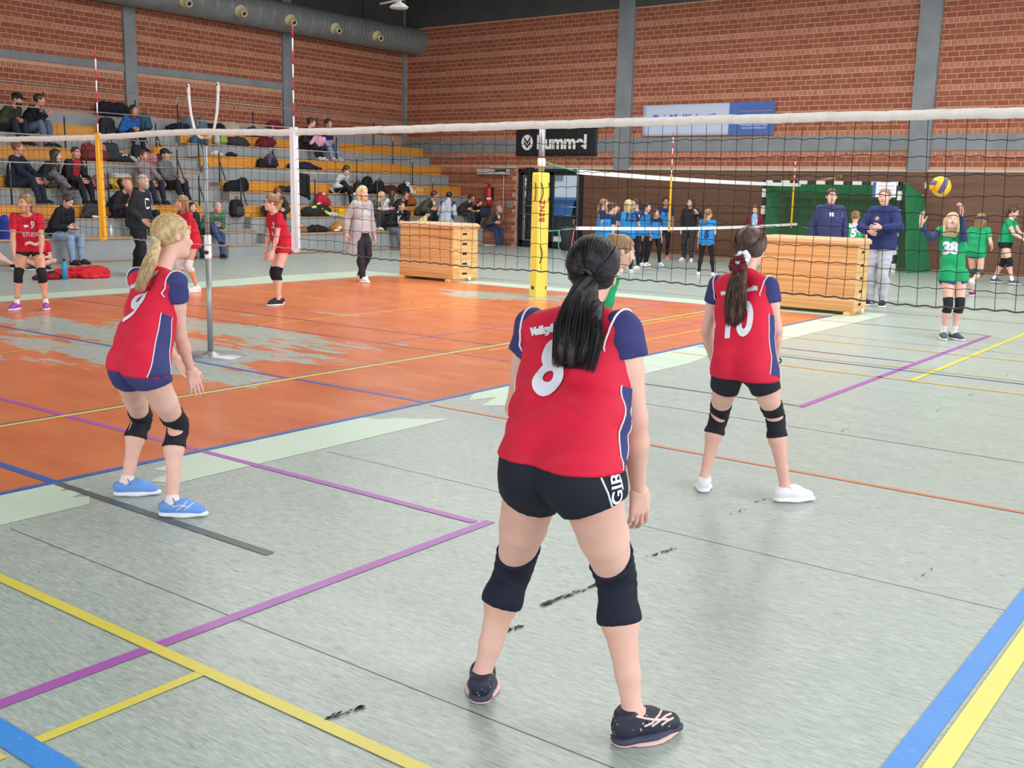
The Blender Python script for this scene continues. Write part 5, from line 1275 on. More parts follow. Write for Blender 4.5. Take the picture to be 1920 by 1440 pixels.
# scrunchie and hair ties
def torus(c, ax, R0, r0, m, name, parent, wob=0, arc=(0, 2*math.pi)):
    ax = unit(ax); a = unit(np.cross(ax, V3(0, 0, 1) if abs(ax[2]) < .9 else V3(1, 0, 0))); b2 = np.cross(ax, a); n = 28
    pts = [c+(a*math.cos(t)+b2*math.sin(t))*(R0+wob*math.sin(9*t))+ax*wob*math.cos(7*t) for t in np.linspace(arc[0], arc[1], n)]
    return MB().tube(pts, [r0*(1+.25*math.sin(11*i)) if wob else r0 for i in range(n)], 8).build(name, m, parent)
t10 = PX(1386, 490, 5.21); torus(t10+V3(.008, -.012, .014), V3(-.8, .1, .5), .03, .017, m_num, 'scrunchie', g10['root'], .0022); torus(t10+V3(-.012, 0, -.014), V3(-.8, .1, .5), .032, .02, mat('burgundy_velvet', '#5e1426', .8, .2), 'scrunchie', g10['root'], .004)
torus(g9['tie']+V3(-.004, .0, -.008), unit(V3(-.8, .25, -.45)), .019, .008, m_num, 'hair_tie', g9['root'])
torus(g8['tie']+V3(-.012, 0, 0), unit(V3(-.9, 0, -.25)), .017, .007, m_frame, 'hair_tie', g8['root'])
torus(PX(1455, 676, 5.385), unit(J10['wr'][1]-J10['el'][1]), .027, .0045, m_frame, 'wrist_band', g10['root'])
# lettering on the backs
def back_print(info, number, size, cpx, word, wpx, wsize, bold, xs=.82, tilt=0, wxs=.62, wtilt=0):
    right, upv = info['shv'], info['up']*.6+info['up2']*.4; S = info['topsurf']; R = info['root']
    wrap_text('number', S, number, size, cpx, right, upv+right*tilt, m_num, R, .0035, .018, bold=bold, xscale=xs)
    if word: wrap_text('lettering', S, word, wsize, wpx, right+upv*wtilt, upv, m_num, R, .003, .01, bold=.0035, xscale=wxs)
back_print(g8, '8', .285, (1035, 692), 'Volleyball Müllheim', (1056, 612), .028, .01, .64, .0, .95, .12)
back_print(g9, '9', .265, (253, 577), 'Volleyball Müllheim', (277, 524), .03, .006, .95, .3, .85, -.1)
back_print(g10, '10', .27, (1382, 604), 'Volleyball Müllheim', (1388, 553), .03, .009, .66, 0, .88)
def side_panel(info, sg, a0, half, z0, z1, front_pipe=True):
    """navy panel set into the jersey's side, edged with white piping"""
    S = info['topsurf']; J = info['J']; tr = BVHTree.FromPolygons([tuple(p) for p in S[0]], [tuple(int(i) for i in q) for q in S[1]])
    a, b = J['pelvis']-info['up']*.1, J['neck']; vs = []; N, M = 18, 6; lat, fw = info['shv']*sg, info['Fc']
    for i in range(N+1):
        c = a+(b-a)*(z0+(z1-z0)*i/N)
        for j in range(M+1):
            an = a0-half*(1-.25*i/N)+2*half*(1-.25*i/N)*j/M; d = lat*math.cos(an)+fw*math.sin(an); h = tr.ray_cast(Vector(c+d*.4), Vector(-d), .4)
            vs.append(np.array(h[0])+d*.0025 if h[0] is not None else c+d*.12)
    fs = [(i*(M+1)+j, (i+1)*(M+1)+j, (i+1)*(M+1)+j+1, i*(M+1)+j+1) for i in range(N) for j in range(M)]
    o = MB().add(vs, fs, 0, True).build('side_panel', cloth('3a3d72_sleeve', NAVY), info['root'])
    for j in ((0, M) if front_pipe else (0,)): MB().tube([vs[i*(M+1)+j] for i in range(N+1)], .0028, 5).build('piping', m_pipe, info['root'])
side_panel(g8, 1, .3, .3, .05, .6); side_panel(g9, 1, .1, .3, .02, .6); side_panel(g10, 1, .1, .3, .05, .6); side_panel(g10, -1, .1, .3, .05, .6); side_panel(g8, -1, .1, .3, .05, .6)
# knee pads: plain sleeves on 8, open-backed straps on 9 and 10
def strap_pad(info, i, top_, bot_, gap, m):
    J, s = info['J'], info['s']; H, K, A = J['hip'][i], J['kn'][i], J['an'][i]; Fp = info['Fp']
    ax = unit(H-A); fw = unit(unit(K-H)*-1*-1*.0+Fp-ax*(Fp@ax)); bk = -fw
    up1, dn1 = unit(H-K), unit(A-K)
    pr = info['leg'](i, .0085*s)+[cone(K+fw*.03*s+up1*.03*s, K+fw*.028*s+dn1*.05*s, .036*s, .034*s, .03*s)]
    hole = [ell(K+bk*.05*s+dn1*.0, V3(.085, .085, gap)*s, .006, frame(bk, up1), neg=True)]
    def pd(X, Y, Z, K=K, ax_=ax): return .0014*s*np.sin(((X-K[0])*ax_[0]+(Y-K[1])*ax_[1]+(Z-K[2])*ax_[2])*170/s)
    v, q = surf(pr+hole, .007, [(K+up1*top_*s, up1), (K+dn1*bot_*s, dn1)], pd)
    o = mesh_np('knee_pad', [(v, q, 0)], info['root'], [m]); return o, K, bk, dn1, fw
m_pad9 = cloth('black_knee_pad', '#202028', bump=.25, rough=.7)
for info, t, bt, gp in ((g9, .095, .125, .02), (g10, .1, .12, .011)):
    for i in (0, 1):
        o, K, bk, dn1, fw = strap_pad(info, i, t, bt, gp, m_pad9)
        if not (info is g10 and i == 1):
            p = K+dn1*(bt+.008)*info['s']+bk*.048*info['s']; rr = unit(np.cross(bk, dn1)); MB().add([p-rr*.013, p+rr*.013, p+rr*.013+dn1*.024, p-rr*.013+dn1*.024, p-rr*.013+bk*.003, p+rr*.013+bk*.003, p+rr*.013+dn1*.024+bk*.003, p-rr*.013+dn1*.024+bk*.003], [(0, 1, 2, 3), (7, 6, 5, 4), (0, 4, 5, 1), (2, 6, 7, 3), (1, 5, 6, 2), (3, 7, 4, 0)]).build('care_label', m_num, o)
J, s = J8, .93
for i in (0, 1):
    H, K, A = J['hip'][i], J['kn'][i], J['an'][i]; Fp = g8['Fp']; u1, d1 = unit(H-K), unit(A-K); fw = unit(Fp-unit(H-A)*(Fp@unit(H-A)))
    pr = g8['leg'](i, .008*s)+[cone(K+fw*.028*s+u1*.05*s, K+fw*.026*s+d1*.06*s, .04*s, .036*s, .03*s)]
    a = unit(H-A)
    def pd(X, Y, Z, K=K, a=a): 
        z = (X-K[0])*a[0]+(Y-K[1])*a[1]+(Z-K[2])*a[2]
        return np.where(z > -.045, .0026*np.sin(z*210+18*(Y-K[1]))*(.6+.4*np.sin(Y*40)), .0002)
    cutn = unit(u1-fw*.55)
    v, q = surf(pr, .0065, [(K+u1*.085*s+fw*.0, cutn), (K+d1*.145*s, d1)], pd)
    mesh_np('knee_pad', [(v, q, 0)], g8['root'], [cloth('navy_black_pad', '#1d2030', bump=.15)])
# stripe and lettering on the black shorts
bs = g8['bottom']; bv = np.array([v.co[:] for v in bs.data.vertices]); bq = [tuple(p.vertices) for p in bs.data.polygons]
SB = (bv, bq)
def surface_line(S, pix, X, m, name, parent, r=.004):
    tr = BVHTree.FromPolygons([tuple(p) for p in S[0]], S[1]); out = []
    for px, py in pix:
        d = unit(pray(px, py)); hit = tr.ray_cast(Vector((0, 0, CAM_H)), Vector(d), 12)
        if hit[0] is not None: out.append(np.array(hit[0])-d*.0015)
    if len(out) > 1: return MB().tube(out, r, 6).build(name, m, parent)
lerp = lambda P, n: [tuple(np.array(P[i])+(np.array(P[i+1])-np.array(P[i]))*t) for i in range(len(P)-1) for t in np.linspace(0, 1, n, endpoint=False)]+[P[-1]]
surface_line(SB, lerp([(1118, 872), (1128, 898), (1140, 925), (1146, 945), (1150, 957)], 5), 0, m_num, 'white_stripe', g8['root'], .003)
surface_line(SB, lerp([(1157, 882), (1164, 900), (1168, 918)], 5), 0, m_num, 'white_stripe', g8['root'], .003)
wrap_text('lettering', SB, 'GIRL', .058, (1156, 906), V3(.1, -.15, .95), V3(-.95, -.35, .1), m_num, g8['root'], .003, .01, bold=.001)

def obj_surf(o):
    return (np.array([v.co[:] for v in o.data.vertices]), [tuple(p.vertices) for p in o.data.polygons])
m_peach = mat('peach_stripe', '#e9cfc8', .5)
S_ = obj_surf(g8['shoes'][1])
for ln_ in ([(1193, 1343), (1210, 1347), (1230, 1350), (1252, 1348)], [(1222, 1362), (1236, 1352), (1248, 1342), (1258, 1338)], [(1208, 1362), (1222, 1356), (1236, 1340), (1240, 1332)], [(1240, 1360), (1250, 1352), (1262, 1346)]):
    surface_line(S_, lerp(ln_, 5), 0, m_peach, 'side_stripe', g8['shoes'][1], .0035)
S_ = obj_surf(g9['shoes'][1])
for ln_ in ([(322, 950), (340, 948), (356, 952)], [(330, 958), (342, 950), (350, 940)], [(345, 957), (356, 948), (362, 943)]):
    surface_line(S_, lerp(ln_, 5), 0, m_num, 'side_stripe', g9['shoes'][1], .0028)
# ---------------------------------------------------------------- everyone else
def zat(X, Y, py):
    lo, hi = -1, 4
    for _ in range(40):
        m = (lo+hi)/2; c = CA@np.array([X, Y, m-CAM_H])
        if 720+F_PX*c[1]/c[2] > py: lo = m
        else: hi = m
    return lo
def pose(at, face, H, pz=None, lean=0, side=0, pf=0, hands=None, feet=None, look=None, pitch=0, elp=None, knp=None, shw=.158, base=0.0, turn=0.0, hs=1.0, sit=None, facew=None):
    """at: ground point; face: turn away from the camera direction (0 towards it, 90 to the picture's right); units are those of a 1.65 m person"""
    s = H/1.65; X, Y = at[0], at[1]
    th = math.atan2(-Y, -X)+math.radians(face) if facew is None else math.radians(facew)
    f = V3(math.cos(th), math.sin(th), 0); r = V3(math.sin(th), -math.cos(th), 0); o = V3(X, Y, base)
    L = lambda p: o+(r*p[0]+f*p[1]+V3(0, 0, p[2]))*s
    pz = .915 if pz is None else pz
    pel = V3(0, pf, pz)
    ul = V3(math.sin(side), math.sin(lean)*math.cos(side), math.cos(lean)*math.cos(side)); ct, st = math.cos(turn), math.sin(turn)
    rl = unit(V3(ct, st, 0)-ul*(V3(ct, st, 0)@ul))
    ch = pel+ul*.27; nk = ch+ul*.205+V3(0, .012, 0)
    fl = np.cross(ul, rl)
    hd = nk+ul*.09+V3(0, .022, .062)
    sh = [nk-ul*.045+rl*sg*shw for sg in (-1, 1)]
    hip = [pel-V3(0, 0, .035)+V3(sg*.085, 0, 0) for sg in (-1, 1)]
    feet = feet or ((-.1, 0, 8), (.1, 0, 8))
    hands = hands or ((-.24, .06, .80), (.24, .06, .80))
    J = dict(kn=[], an=[], toe=[], el=[], wr=[])
    for i, sg in ((0, -1), (1, 1)):
        ft = feet[i]; fz = ft[3] if len(ft) > 3 else 0.0; a = math.radians(ft[2])*sg
        an = V3(ft[0], ft[1], fz+.075); kp = V3(*(knp[i] if knp else (sg*.15, 1, .05)))
        k, an = ik(hip[i], an, .415, .405, kp)
        J['kn'].append(k); J['an'].append(an); J['toe'].append(an+V3(math.sin(a)*.16, math.cos(a)*.16, -.055))
        ep = V3(*(elp[i] if elp else (sg*.5, -1, -.3)))
        e, w = ik(sh[i], V3(*hands[i]), .285, .24, ep); J['el'].append(e); J['wr'].append(w)
    for k in J: J[k] = tuple(L(p) for p in J[k])
    J.update(sh=tuple(L(p) for p in sh), hip=tuple(L(p) for p in hip), pelvis=L(pel), chest=L(ch), neck=L(nk), head=L(hd), fwd=f, headscale=hs)
    lk = 0 if look is None else look
    th2 = math.atan2(-Y, -X)+math.radians(lk) if look is not None else th
    J['look'] = V3(math.cos(th2)*math.cos(pitch), math.sin(th2)*math.cos(pitch), math.sin(pitch))
    return J, s
def who(label, J, s, **kw):
    d = math.hypot(J['pelvis'][0], J['pelvis'][1])
    kw.setdefault('vox', .013 if d < 14 else .0165); kw.setdefault('hvox', .0075 if d < 14 else .0095)
    info = person(label, J, s, **kw)
    return info
def hgt(at, ytop): return zat(at[0], at[1], ytop)
m_n = MATS['number_print']
def chest_print(info, txt, size, pix, m, xs=.85, bold=.004, name='number'):
    return wrap_text(name, info['topsurf'], txt, size, pix, info['shv'], info['up'], m, info['root'], .005, .03, bold=bold, xscale=xs)

# -- red team on the far side of the net
R2 = '#c81f36'
at = PF(62, 580); J, s = pose(at, -8, 1.5, pz=.885, lean=.46, pf=-.12, hands=((-.17, .22, .68), (.17, .22, .68)), feet=((-.17, 0, 6), (.2, .02, 22)), look=-38, hs=1.05, elp=((-.8, -.2, .2), (.8, -.2, .2)))
i = who('girl in red shirt number 9 leaning with hands on black knee pads', J, s, skin_tone='tan', hair=('ponytail', 'lightbrown', (0, -.09, -.0), .2), top=dict(col=R2, hem=.1, sleeve=.62, fold=.006), bottom=dict(col='#26232a', length=.3), shoe='#9a4fa8', sole='#e8e6ec', pads='#211f26', socks=('#e9e6ea', .08), hcurl=.3)
chest_print(i, '9', .12, (61, 422), m_n, .8, .004); chest_print(i, 'STUDEO', .085, (62, 440), m_n, .72, .002, 'lettering')
MBx = wrap_text('emblem', i['topsurf'], 'o', .13, (74, 420), i['shv'], i['up'], m_n, i['root'], .005, .03, bold=.02); wrap_text('emblem', i['topsurf'], '~', .3, (61, 455), i['shv'], i['up'], m_n, i['root'], .005, .03, bold=.008); wrap_text('emblem', i['topsurf'], '-', .16, (49, 422), i['shv'], i['up'], m_n, i['root'], .005, .03, bold=.006)
at = PF(528, 571); J, s = pose(at, -66, 1.5, pz=.905, lean=.24, pf=-.03, hands=((-.15, .22, .66), (.2, .16, .63)), feet=((-.12, .1, 0), (.1, -.02, 4)), look=-82, hs=1.05, turn=0)
i = who('girl in red shirt seen from the side behind the white antenna sleeve', J, s, skin_tone='pale', hair=('bun', 'lightbrown'), top=dict(col=R2, hem=.12, sleeve=.6), bottom=dict(col='#2a1c22', length=.26), shoe='#26262e', sole='#eceaea', pads='#1e1e24', hcurl=.4, glasses=True)
wrap_text('lettering', i['topsurf'], 'n', .16, (512, 421), i['Fc'], i['up'], m_n, i['root'], .005, .03, bold=.005); wrap_text('lettering', i['topsurf'], 'n_', .12, (513, 437), i['Fc'], i['up'], m_n, i['root'], .005, .03, bold=.005)
at = PF(362, 547); J, s = pose(at, -62, 1.46, pz=.88, lean=.22, hands=((-.14, .24, .8), (.2, .2, .78)), feet=((-.11, -.02, 5), (.13, .12, 5)), look=-68, hs=1.05)
i = who('girl in red shirt with white knee pads hidden behind the blonde player', J, s, skin_tone='tan', hair=('bob', 'lightbrown'), top=dict(col=R2, hem=.14), bottom=dict(col='#27242c', length=.3), shoe='#e6e6ea', sole='#f0f0f0', pads='#e4dede', socks=('#e8e4e4', .05))
# girl sitting on the floor behind, and a neighbour cut by the picture edge
at = PF(62, 505); at = at+V3(.15, .0, 0); J, s = pose(at, -5, 1.45, pz=.13, lean=.35, pf=-.1, hands=((-.1, .3, .26), (.1, .3, .26)), feet=((.1, .3, -50, .0), (-.12, .36, -50, .0)), knp=((-1, .4, .35), (1, .4, .35)))
who('girl in red sitting cross-legged on the floor behind the leaning number 9 girl', J, s, skin_tone='pale', hair=('ponytail', 'brown', (0, -.09, 0), .15), top=dict(col=R2, hem=.08), bottom=dict(col='#b3202f', length=.45), shoe='#2a2a30', sole='#ddd')
at = PF(-14, 508); J, s = pose(at, 65, 1.45, pz=.14, lean=-.1, pf=-.25, hands=((-.25, -.3, .1), (.25, -.3, .1)), feet=((-.1, .42, 10, .02), (.08, .46, 10, .06)), knp=((0, .3, 1), (0, .3, 1)))
who('person in red sitting on the floor at the left edge with black shoes', J, s, skin_tone='pale', hair=('short', 'brown'), top=dict(col=R2, hem=.08), bottom=dict(col='#b3202f', length=.5), shoe='#1c1c20', sole='#e6e6e6')
# -- walking woman in grey, old man in black
at = PF(677, 528); J, s = pose(at, 42, hgt(at, 349)*.995, lean=.03, hands=((-.22, .1, .78), (.29, -.06, .86)), feet=((-.07, -.1, 4, .04), (.09, .14, 4)), look=35, hs=1.04)
i = who('blonde woman in pale grey hoodie and long pale grey coat walking across the hall', J, s, skin_tone='pale', hair=('long', 'blonde'), top=dict(kind='hoodie', col='#bdb9be', hem=.06, g=.014, hood=True, fold=.006, name='hoodie'), bottom=dict(kind='pants', col='#2c2b35', g=.016), shoe='#ecebee', sole='#f2f2f2', hcurl=.5)
def coat(info, col, lining, hem, g, openf=.1):
    """open knee-length coat: body shell cut away in front"""
    J, s, F, up = info['J'], info['s'], info['Fc'], info['up']; pel = J['pelvis']; r = info['hpv']
    pr = info['torso'](g+.01)+[cone(pel+r*sd*.07*s, pel+r*sd*(.1+.03)*s-V3(0, 0, hem*s)-F*.05*s, .11*s+g, .12*s+g, .06*s) for sd in (-1, 1)]
    cut = [ell(pel+F*.17*s-V3(0, 0, .12*s), V3(openf*s, .17*s, .62*s), .02, frame(F), neg=True)]
    v, q = surf(pr+cut, .016, [(pel-V3(0, 0, hem*s), V3(0, 0, -1)), (J['neck']+info['up2']*.0, unit(info['up2']+F*.3))], lambda X, Y, Z: .006*np.sin(X*33+Y*41)*np.sin(Z*5+X*9))
    o = mesh_np('coat', [(v, q, 0)], info['root'], [cloth(col.strip('#')+'_coat', col)])
    bits = [(*surf(info['arm'](k, g+.012, (0, 1), g+.012), .016, [(J['wr'][k], unit(J['wr'][k]-J['el'][k]))]), 0) for k in (0, 1)]
    mesh_np('coat_sleeve', bits, info['root'], [cloth(col.strip('#')+'_coat', col)])
    return o
coat(i, '#a9a4a8', '#3a3030', .42, .016)
wrap_text('lettering', i['topsurf'], 'CLUB', .07, [*(i['J']['chest']+i['Fc']*.1), *i['Fc']], i['shv'], V3(0, 0, 1), m_n, i['root'], .012, .03, bold=.001)
at = PF(262, 516); J, s = pose(at, 62, 1.74, lean=.16, hands=((-.2, .12, .82), (.2, .2, .92)), feet=((-.09, -.12, 5), (.1, .14, 5)), look=52, hs=1.05)
i = who('grey haired bearded man in black sweatshirt standing behind the blonde player', J, s, skin_tone='ruddy', hair=('crop', 'grey'), beard='grey', top=dict(kind='longsleeve', col='#25262c', hem=.13, g=.026, name='sweatshirt'), bottom=dict(kind='pants', col='#1f1f25', g=.02), shoe='#33384e', sole='#e9e9ee', build=1.12, female=False)
wrap_text('lettering', i['topsurf'], 'C', .26, [*(i['J']['chest']+i['Fc']*.1+V3(0, 0, .02)), *i['Fc']], i['shv'], V3(0, 0, 1), m_n, i['root'], .008, .03, bold=.005)

# -- green team and coaches at the right
GREEN = '#1b9a62'
at = PF(1777, 636); J, s = pose(at, 22, hgt(at, 402)*1.0, pz=.905, lean=-.08, hands=((-.36, .24, 1.62), (.17, .26, 1.72)), feet=((-.06, .02, 26), (.07, .0, 10)), look=8, pitch=.42, hs=1.06, elp=((-1, .1, -.6), (.7, .4, -.6)), knp=((0, 1, 0), (0, 1, 0)))
J['wr'] = (PZ(1727, 420, 12.35), PZ(1803, 400, 12.2)); J['el'] = (PZ(1744, 447, 12.6), PZ(1808, 447, 12.45)); J['sh'] = (PZ(1765, 432, 12.62), PZ(1806, 440, 12.62)); J['head'] = PZ(1785, 416, 12.5); J['neck'] = PZ(1787, 432, 12.64); J['chest'] = PZ(1787, 462, 12.62); J['headup'] = V3(.5, .1, .8); J['pelvis'] = PZ(1786, 516, 12.58)
i = who('girl in green jersey number 38 reaching up to serve the ball', J, s, skin_tone='pale', hair=('bob', 'blonde'), top=dict(col=GREEN, hem=.06, sleeve=.35, g=.016, fold=.006, flare=.8), bottom=dict(col='#3f3d70', length=.32, g=.012), shoe='#4d5a66', sole='#e9e9ec', pads='#23262b', socks=('#eeeef2', .12), lace='#c9e831', hcurl=(.25, 1.1), vox=.011, hvox=.007,
        hand_dirs={0: (V3(.05, .05, 1), V3(.8, -.5, 0), V3(-.45, -.6, .1)), 1: (V3(-.1, .1, 1), V3(-.6, .6, 0), V3(-.5, -.5, 0))})
for k in (0, 1):
    v, q = surf(i['arm'](k, .008, (0, 1), .006), .011, [(J['sh'][k]+(J['el'][k]-J['sh'][k])*.3, -unit(J['el'][k]-J['sh'][k])), (J['wr'][k]-unit(J['wr'][k]-J['el'][k])*.03, unit(J['wr'][k]-J['el'][k]))]) if False else surf([cone(J['sh'][k]+(J['el'][k]-J['sh'][k])*.3, J['el'][k], .042, .041, .01), cone(J['el'][k], J['wr'][k]-unit(J['wr'][k]-J['el'][k])*.02, .041, .031, .01)], .011)
    mesh_np('arm_sleeve', [(v, q, 0)], i['root'], [cloth('navy_arm_sleeve', '#39466e')])
chest_print(i, '38', .19, (1782, 466), m_n, .9, .012)
def volleyball(label, c, rad, rx, rz):
    b = empty('volleyball', c, label, 'ball', 'volleyballs'); m_y, m_p = mat('ball_yellow', '#efb515', .4, .15, 180), mat('ball_violet', '#5b5894', .45, .15, 180)
    Rm = rotz(rz)@np.array([[1, 0, 0], [0, math.cos(rx), -math.sin(rx)], [0, math.sin(rx), math.cos(rx)]])
    # six faces of three curved panels each
    n = 10; axes = [(V3(1, 0, 0), V3(0, 1, 0)), (V3(-1, 0, 0), V3(0, 0, 1)), (V3(0, 1, 0), V3(0, 0, 1)), (V3(0, -1, 0), V3(1, 0, 0)), (V3(0, 0, 1), V3(1, 0, 0)), (V3(0, 0, -1), V3(0, 1, 0))]
    for a, u in axes:
        w = np.cross(a, u)
        for k in range(3):
            u0, u1 = -1+2*k/3+.02, -1+2*(k+1)/3-.02; vs = []; N = 8; M = 4
            for ii in range(M+1):
                for jj in range(N+1):
                    x = math.tan((u0+(u1-u0)*ii/M)*math.pi/4); y = math.tan((-1+.02+1.96*jj/N)*math.pi/4); edge = 1 if (ii in (0, M) or jj in (0, N)) else 0
                    vs.append(np.array(c)+Rm@(unit(a+u*x+w*y)*rad*(1-.018*edge)))
            fs = [(p*(N+1)+q2, (p+1)*(N+1)+q2, (p+1)*(N+1)+q2+1, p*(N+1)+q2+1) for p in range(M) for q2 in range(N)]
            MB().add(vs, fs, 0, True).build('panel', m_p if k == 1 else m_y, b)
    MB().sphere(c, rad*.972, 20, 14).build('bladder', m_frame, b)
    return b
volleyball('yellow and violet volleyball in the air above the serving girl', PZ(1763, 350, 12.1), .118, 2.0, .6)
at = PF(1878, 533); J, s = pose(at, 72, hgt(at, 389)*1.01, lean=.10, hands=((-.02, .42, 1.02), (.16, .40, .98)), feet=((-.08, -.2, 0, .02), (.09, .24, 0)), look=80, pitch=-.25, hs=1.03)
i = who('girl in green shirt and black shorts walking with a ball at the right edge', J, s, skin_tone='pale', hair=('ponytail', 'brown', (0, -.095, .02), .14), top=dict(col=GREEN, hem=.02, sleeve=.45), bottom=dict(col='#23232c', length=.3), shoe='#55586a', sole='#d8d8e0', pads='#1e1e24', socks=('#ececf0', .1), build=1.08, hcurl=.4)
volleyball('yellow and violet volleyball held by the walking girl in green', (J['wr'][0]+J['wr'][1])/2+unit(J['fwd'])*.16+V3(0, 0, -.02), .105, .7, .2)
at = PF(1822, 556); J, s = pose(at, 158, 1.40, lean=.12, hands=((-.2, .16, .98), (.22, .2, 1.0)), feet=((-.06, .12, 0), (.1, -.36, 0, .26)), look=140, hs=1.05, knp=((0, 1, 0), (.1, 1, -.3)))
i = who('child in green shirt running away behind the serving girl, dark hair band', J, s, skin_tone='fair', hair=('bob', 'lightbrown'), top=dict(col=GREEN, hem=.12, sleeve=.6), bottom=dict(col='#33436a', length=.25), shoe='#8a3560', sole='#ececec', pads='#4a5560', socks=('#f0e8ee', .06), foot_up=(None, unit(V3(-.3, .3, .4))))
torus(J['head']+V3(0, 0, .02), V3(.1, 0, 1), .097, .016, mat('navy_headband', '#232a4c', .8), 'head_band', i['root'])
at = PF(1643, 574); J, s = pose(at, -30, hgt(at, 355), lean=-.02, hands=((-.1, .22, 1.12), (.06, .25, 1.06)), feet=((-.1, .0, 20), (.09, .02, 25)), look=-14, hs=1.03, elp=((-1, -.1, -.5), (1, -.1, -.5)))
i = who('tall man in navy hoodie and light grey joggers with crossed arms beside the box', J, s, skin_tone='pale', hair=('crop', 'lightbrown'), beard=None, top=dict(kind='hoodie', col='#2c3568', hem=.1, g=.03, hood=True, name='hoodie', fold=.007), bottom=dict(kind='pants', col='#b9bcc8', g=.022), shoe='#23242e', sole='#ececf0', female=False, build=1.05, vox=.012, hvox=.007)
bs_ = obj_surf(i['bottom']); surface_line(bs_, lerp([(1638, 494), (1643, 497), (1652, 488)], 5), 0, m_frame, 'swoosh_mark', i['root'], .012)
wrap_text('emblem', i['topsurf'], 'o', .09, (1645, 409), i['shv'], i['up'], mat('gold_emblem', '#b79a6a', .6), i['root'], .006, .03, bold=.01)
surface_line(obj_surf(i['top']), lerp([(1640, 397), (1637, 407), (1635, 416)], 5), 0, m_num, 'drawstring', i['root'], .008)
at = V3(16.9, 6.6, 0); at = PZ(1556, 400, 17.6)*V3(1, 1, 0); J, s = pose(at, 12, hgt(at, 355), hands=((-.26, .03, .86), (.25, .05, .86)), look=8, hs=1.02)
i = who('coach in navy zip hoodie with tied back brown hair behind the striped box', J, s, skin_tone='pale', hair=('ponytail', 'brown', (0, -.09, -.02), .1), top=dict(kind='hoodie', col='#3b3e68', hem=.12, g=.028, hood=True, name='hoodie'), bottom=dict(kind='pants', col='#2a2b38', g=.015), shoe='#222', sole='#ddd', vox=.013, hvox=.007)
for px in (1559, 1578): surface_line(obj_surf(i['top']), lerp([(px, 393), (px-.5, 405), (px, 416)], 5), 0, m_num, 'drawstring', i['root'], .009)
for px in (1559, 1580): wrap_text('emblem', i['topsurf'], 'H', .08, (px, 403), i['shv'], i['up'], m_num, i['root'], .006, .03, bold=.01)
at = PZ(1600, 440, 18.6)*V3(1, 1, 0); J, s = pose(at, 172, hgt(at, 396)*1.0, lean=.15, hands=((-.2, .2, .9), (.34, .16, .84)), feet=((-.05, .12, 0), (.12, -.34, 0, .14)), hs=1.05, knp=((0, 1, 0), (.1, 1, -.2)))
i = who('girl in green jersey number 58 with a hair bun seen from behind', J, s, skin_tone='pale', hair=('bun', 'lightbrown'), top=dict(col=GREEN, hem=.1, sleeve=.6), bottom=dict(col='#33335a', length=.3), shoe='#2c3454', sole='#ececf0', socks=('#eee', .1), foot_up=(None, unit(V3(.3, .1, .6))))
wrap_text('number', i['topsurf'], '58', .2, (1606, 437), i['shv'], i['up'], m_num, i['root'], .006, .03, bold=.012); wrap_text('lettering', i['topsurf'], 'TEAM', .1, (1606, 421), i['shv'], i['up'], m_num, i['root'], .006, .03, bold=.008); wrap_text('lettering', i['topsurf'], 'VOLLEY', .07, (1606, 427), i['shv'], i['up'], m_num, i['root'], .006, .03, bold=.006)
q = lambda x, y, dz=0: PZ(x, y, 7.55+dz)
J = dict(head=q(1166, 472), neck=q(1152, 508), chest=q(1122, 560, .05), pelvis=q(1075, 612, .1), sh=(q(1148, 523, .14), q(1135, 520, -.14)), el=(q(1128, 590, .16), q(1112, 588, -.16)), wr=(q(1138, 640, .1), q(1130, 640, -.1)), hip=(q(1075, 622, .18), q(1068, 622, .0)),
         kn=(q(1112, 700, .2), q(1100, 696, -.06)), an=(q(1062, 772, .2), q(1085, 776, -.1)), fwd=V3(.6, -.8, 0), look=V3(.62, -.72, -.22), headscale=1.06)
J['toe'] = tuple(a+V3(.1, -.12, -.055) for a in J['an'])
who('girl in green with light brown hair half hidden behind the number 8 player', J, .88, skin_tone='pale', hair=('bun', 'lightbrown', (0, -.1, -.04)), top=dict(col=GREEN, hem=.06), bottom=dict(col='#33335a', length=.3), shoe='#dde', sole='#eee', vox=.012, hvox=.006)

# -- blue team by the brown wall
BL, NV = '#2d86c8', '#23315c'
def blue(label, px, py, depth, ytop, face, look=None, hair=('short', 'brown'), hands=None, feet=None, lean=.05, num=None, yoke=True, **kw):
    at = PF(px, py) if depth is None else PZ(px, 420, depth)*V3(1, 1, 0)
    J, s = pose(at, face, hgt(at, ytop)*kw.pop('hk', 1.0), lean=lean, hands=hands, feet=feet, look=look, hs=kw.pop('hs', 1.05), elp=kw.pop('elp', None), pz=kw.pop('pz', None))
    i = who(label, J, s, skin_tone=kw.pop('tone', 'fair'), hair=hair, top=dict(col=kw.pop('col', BL), hem=.13, sleeve=.62, sleeve_col=kw.pop('slv', NV), g=.016), bottom=dict(kind='tight', col='#212026', g=.006), shoe=kw.pop('shoe', '#e4e4e8'), sole='#eee', **kw)
    if yoke:   # dark shoulder yoke
        S = i['topsurf']; J_ = i['J']; d = (S[0]-(J_['neck']-i['up2']*.12*s))@i['up2']; keep = d > 0
        f = S[1][keep[S[1]].all(1)]; used = np.unique(f); mp = np.full(len(S[0]), -1); mp[used] = np.arange(len(used)); v = S[0][used]; c = J_['chest']
        v = v+(v-c)/np.linalg.norm(v-c, axis=1)[:, None]*.004; mesh_np('yoke', [(v, mp[f], 0)], i['root'], [cloth('navy_yoke', NV)])
    if num: wrap_text('number', S_ if False else i['topsurf'], num[0], num[2], num[1], i['shv'], i['up'], mat('navy_print', '#1f2a55', .6), i['root'], .009, .03, bold=.01)
    return i
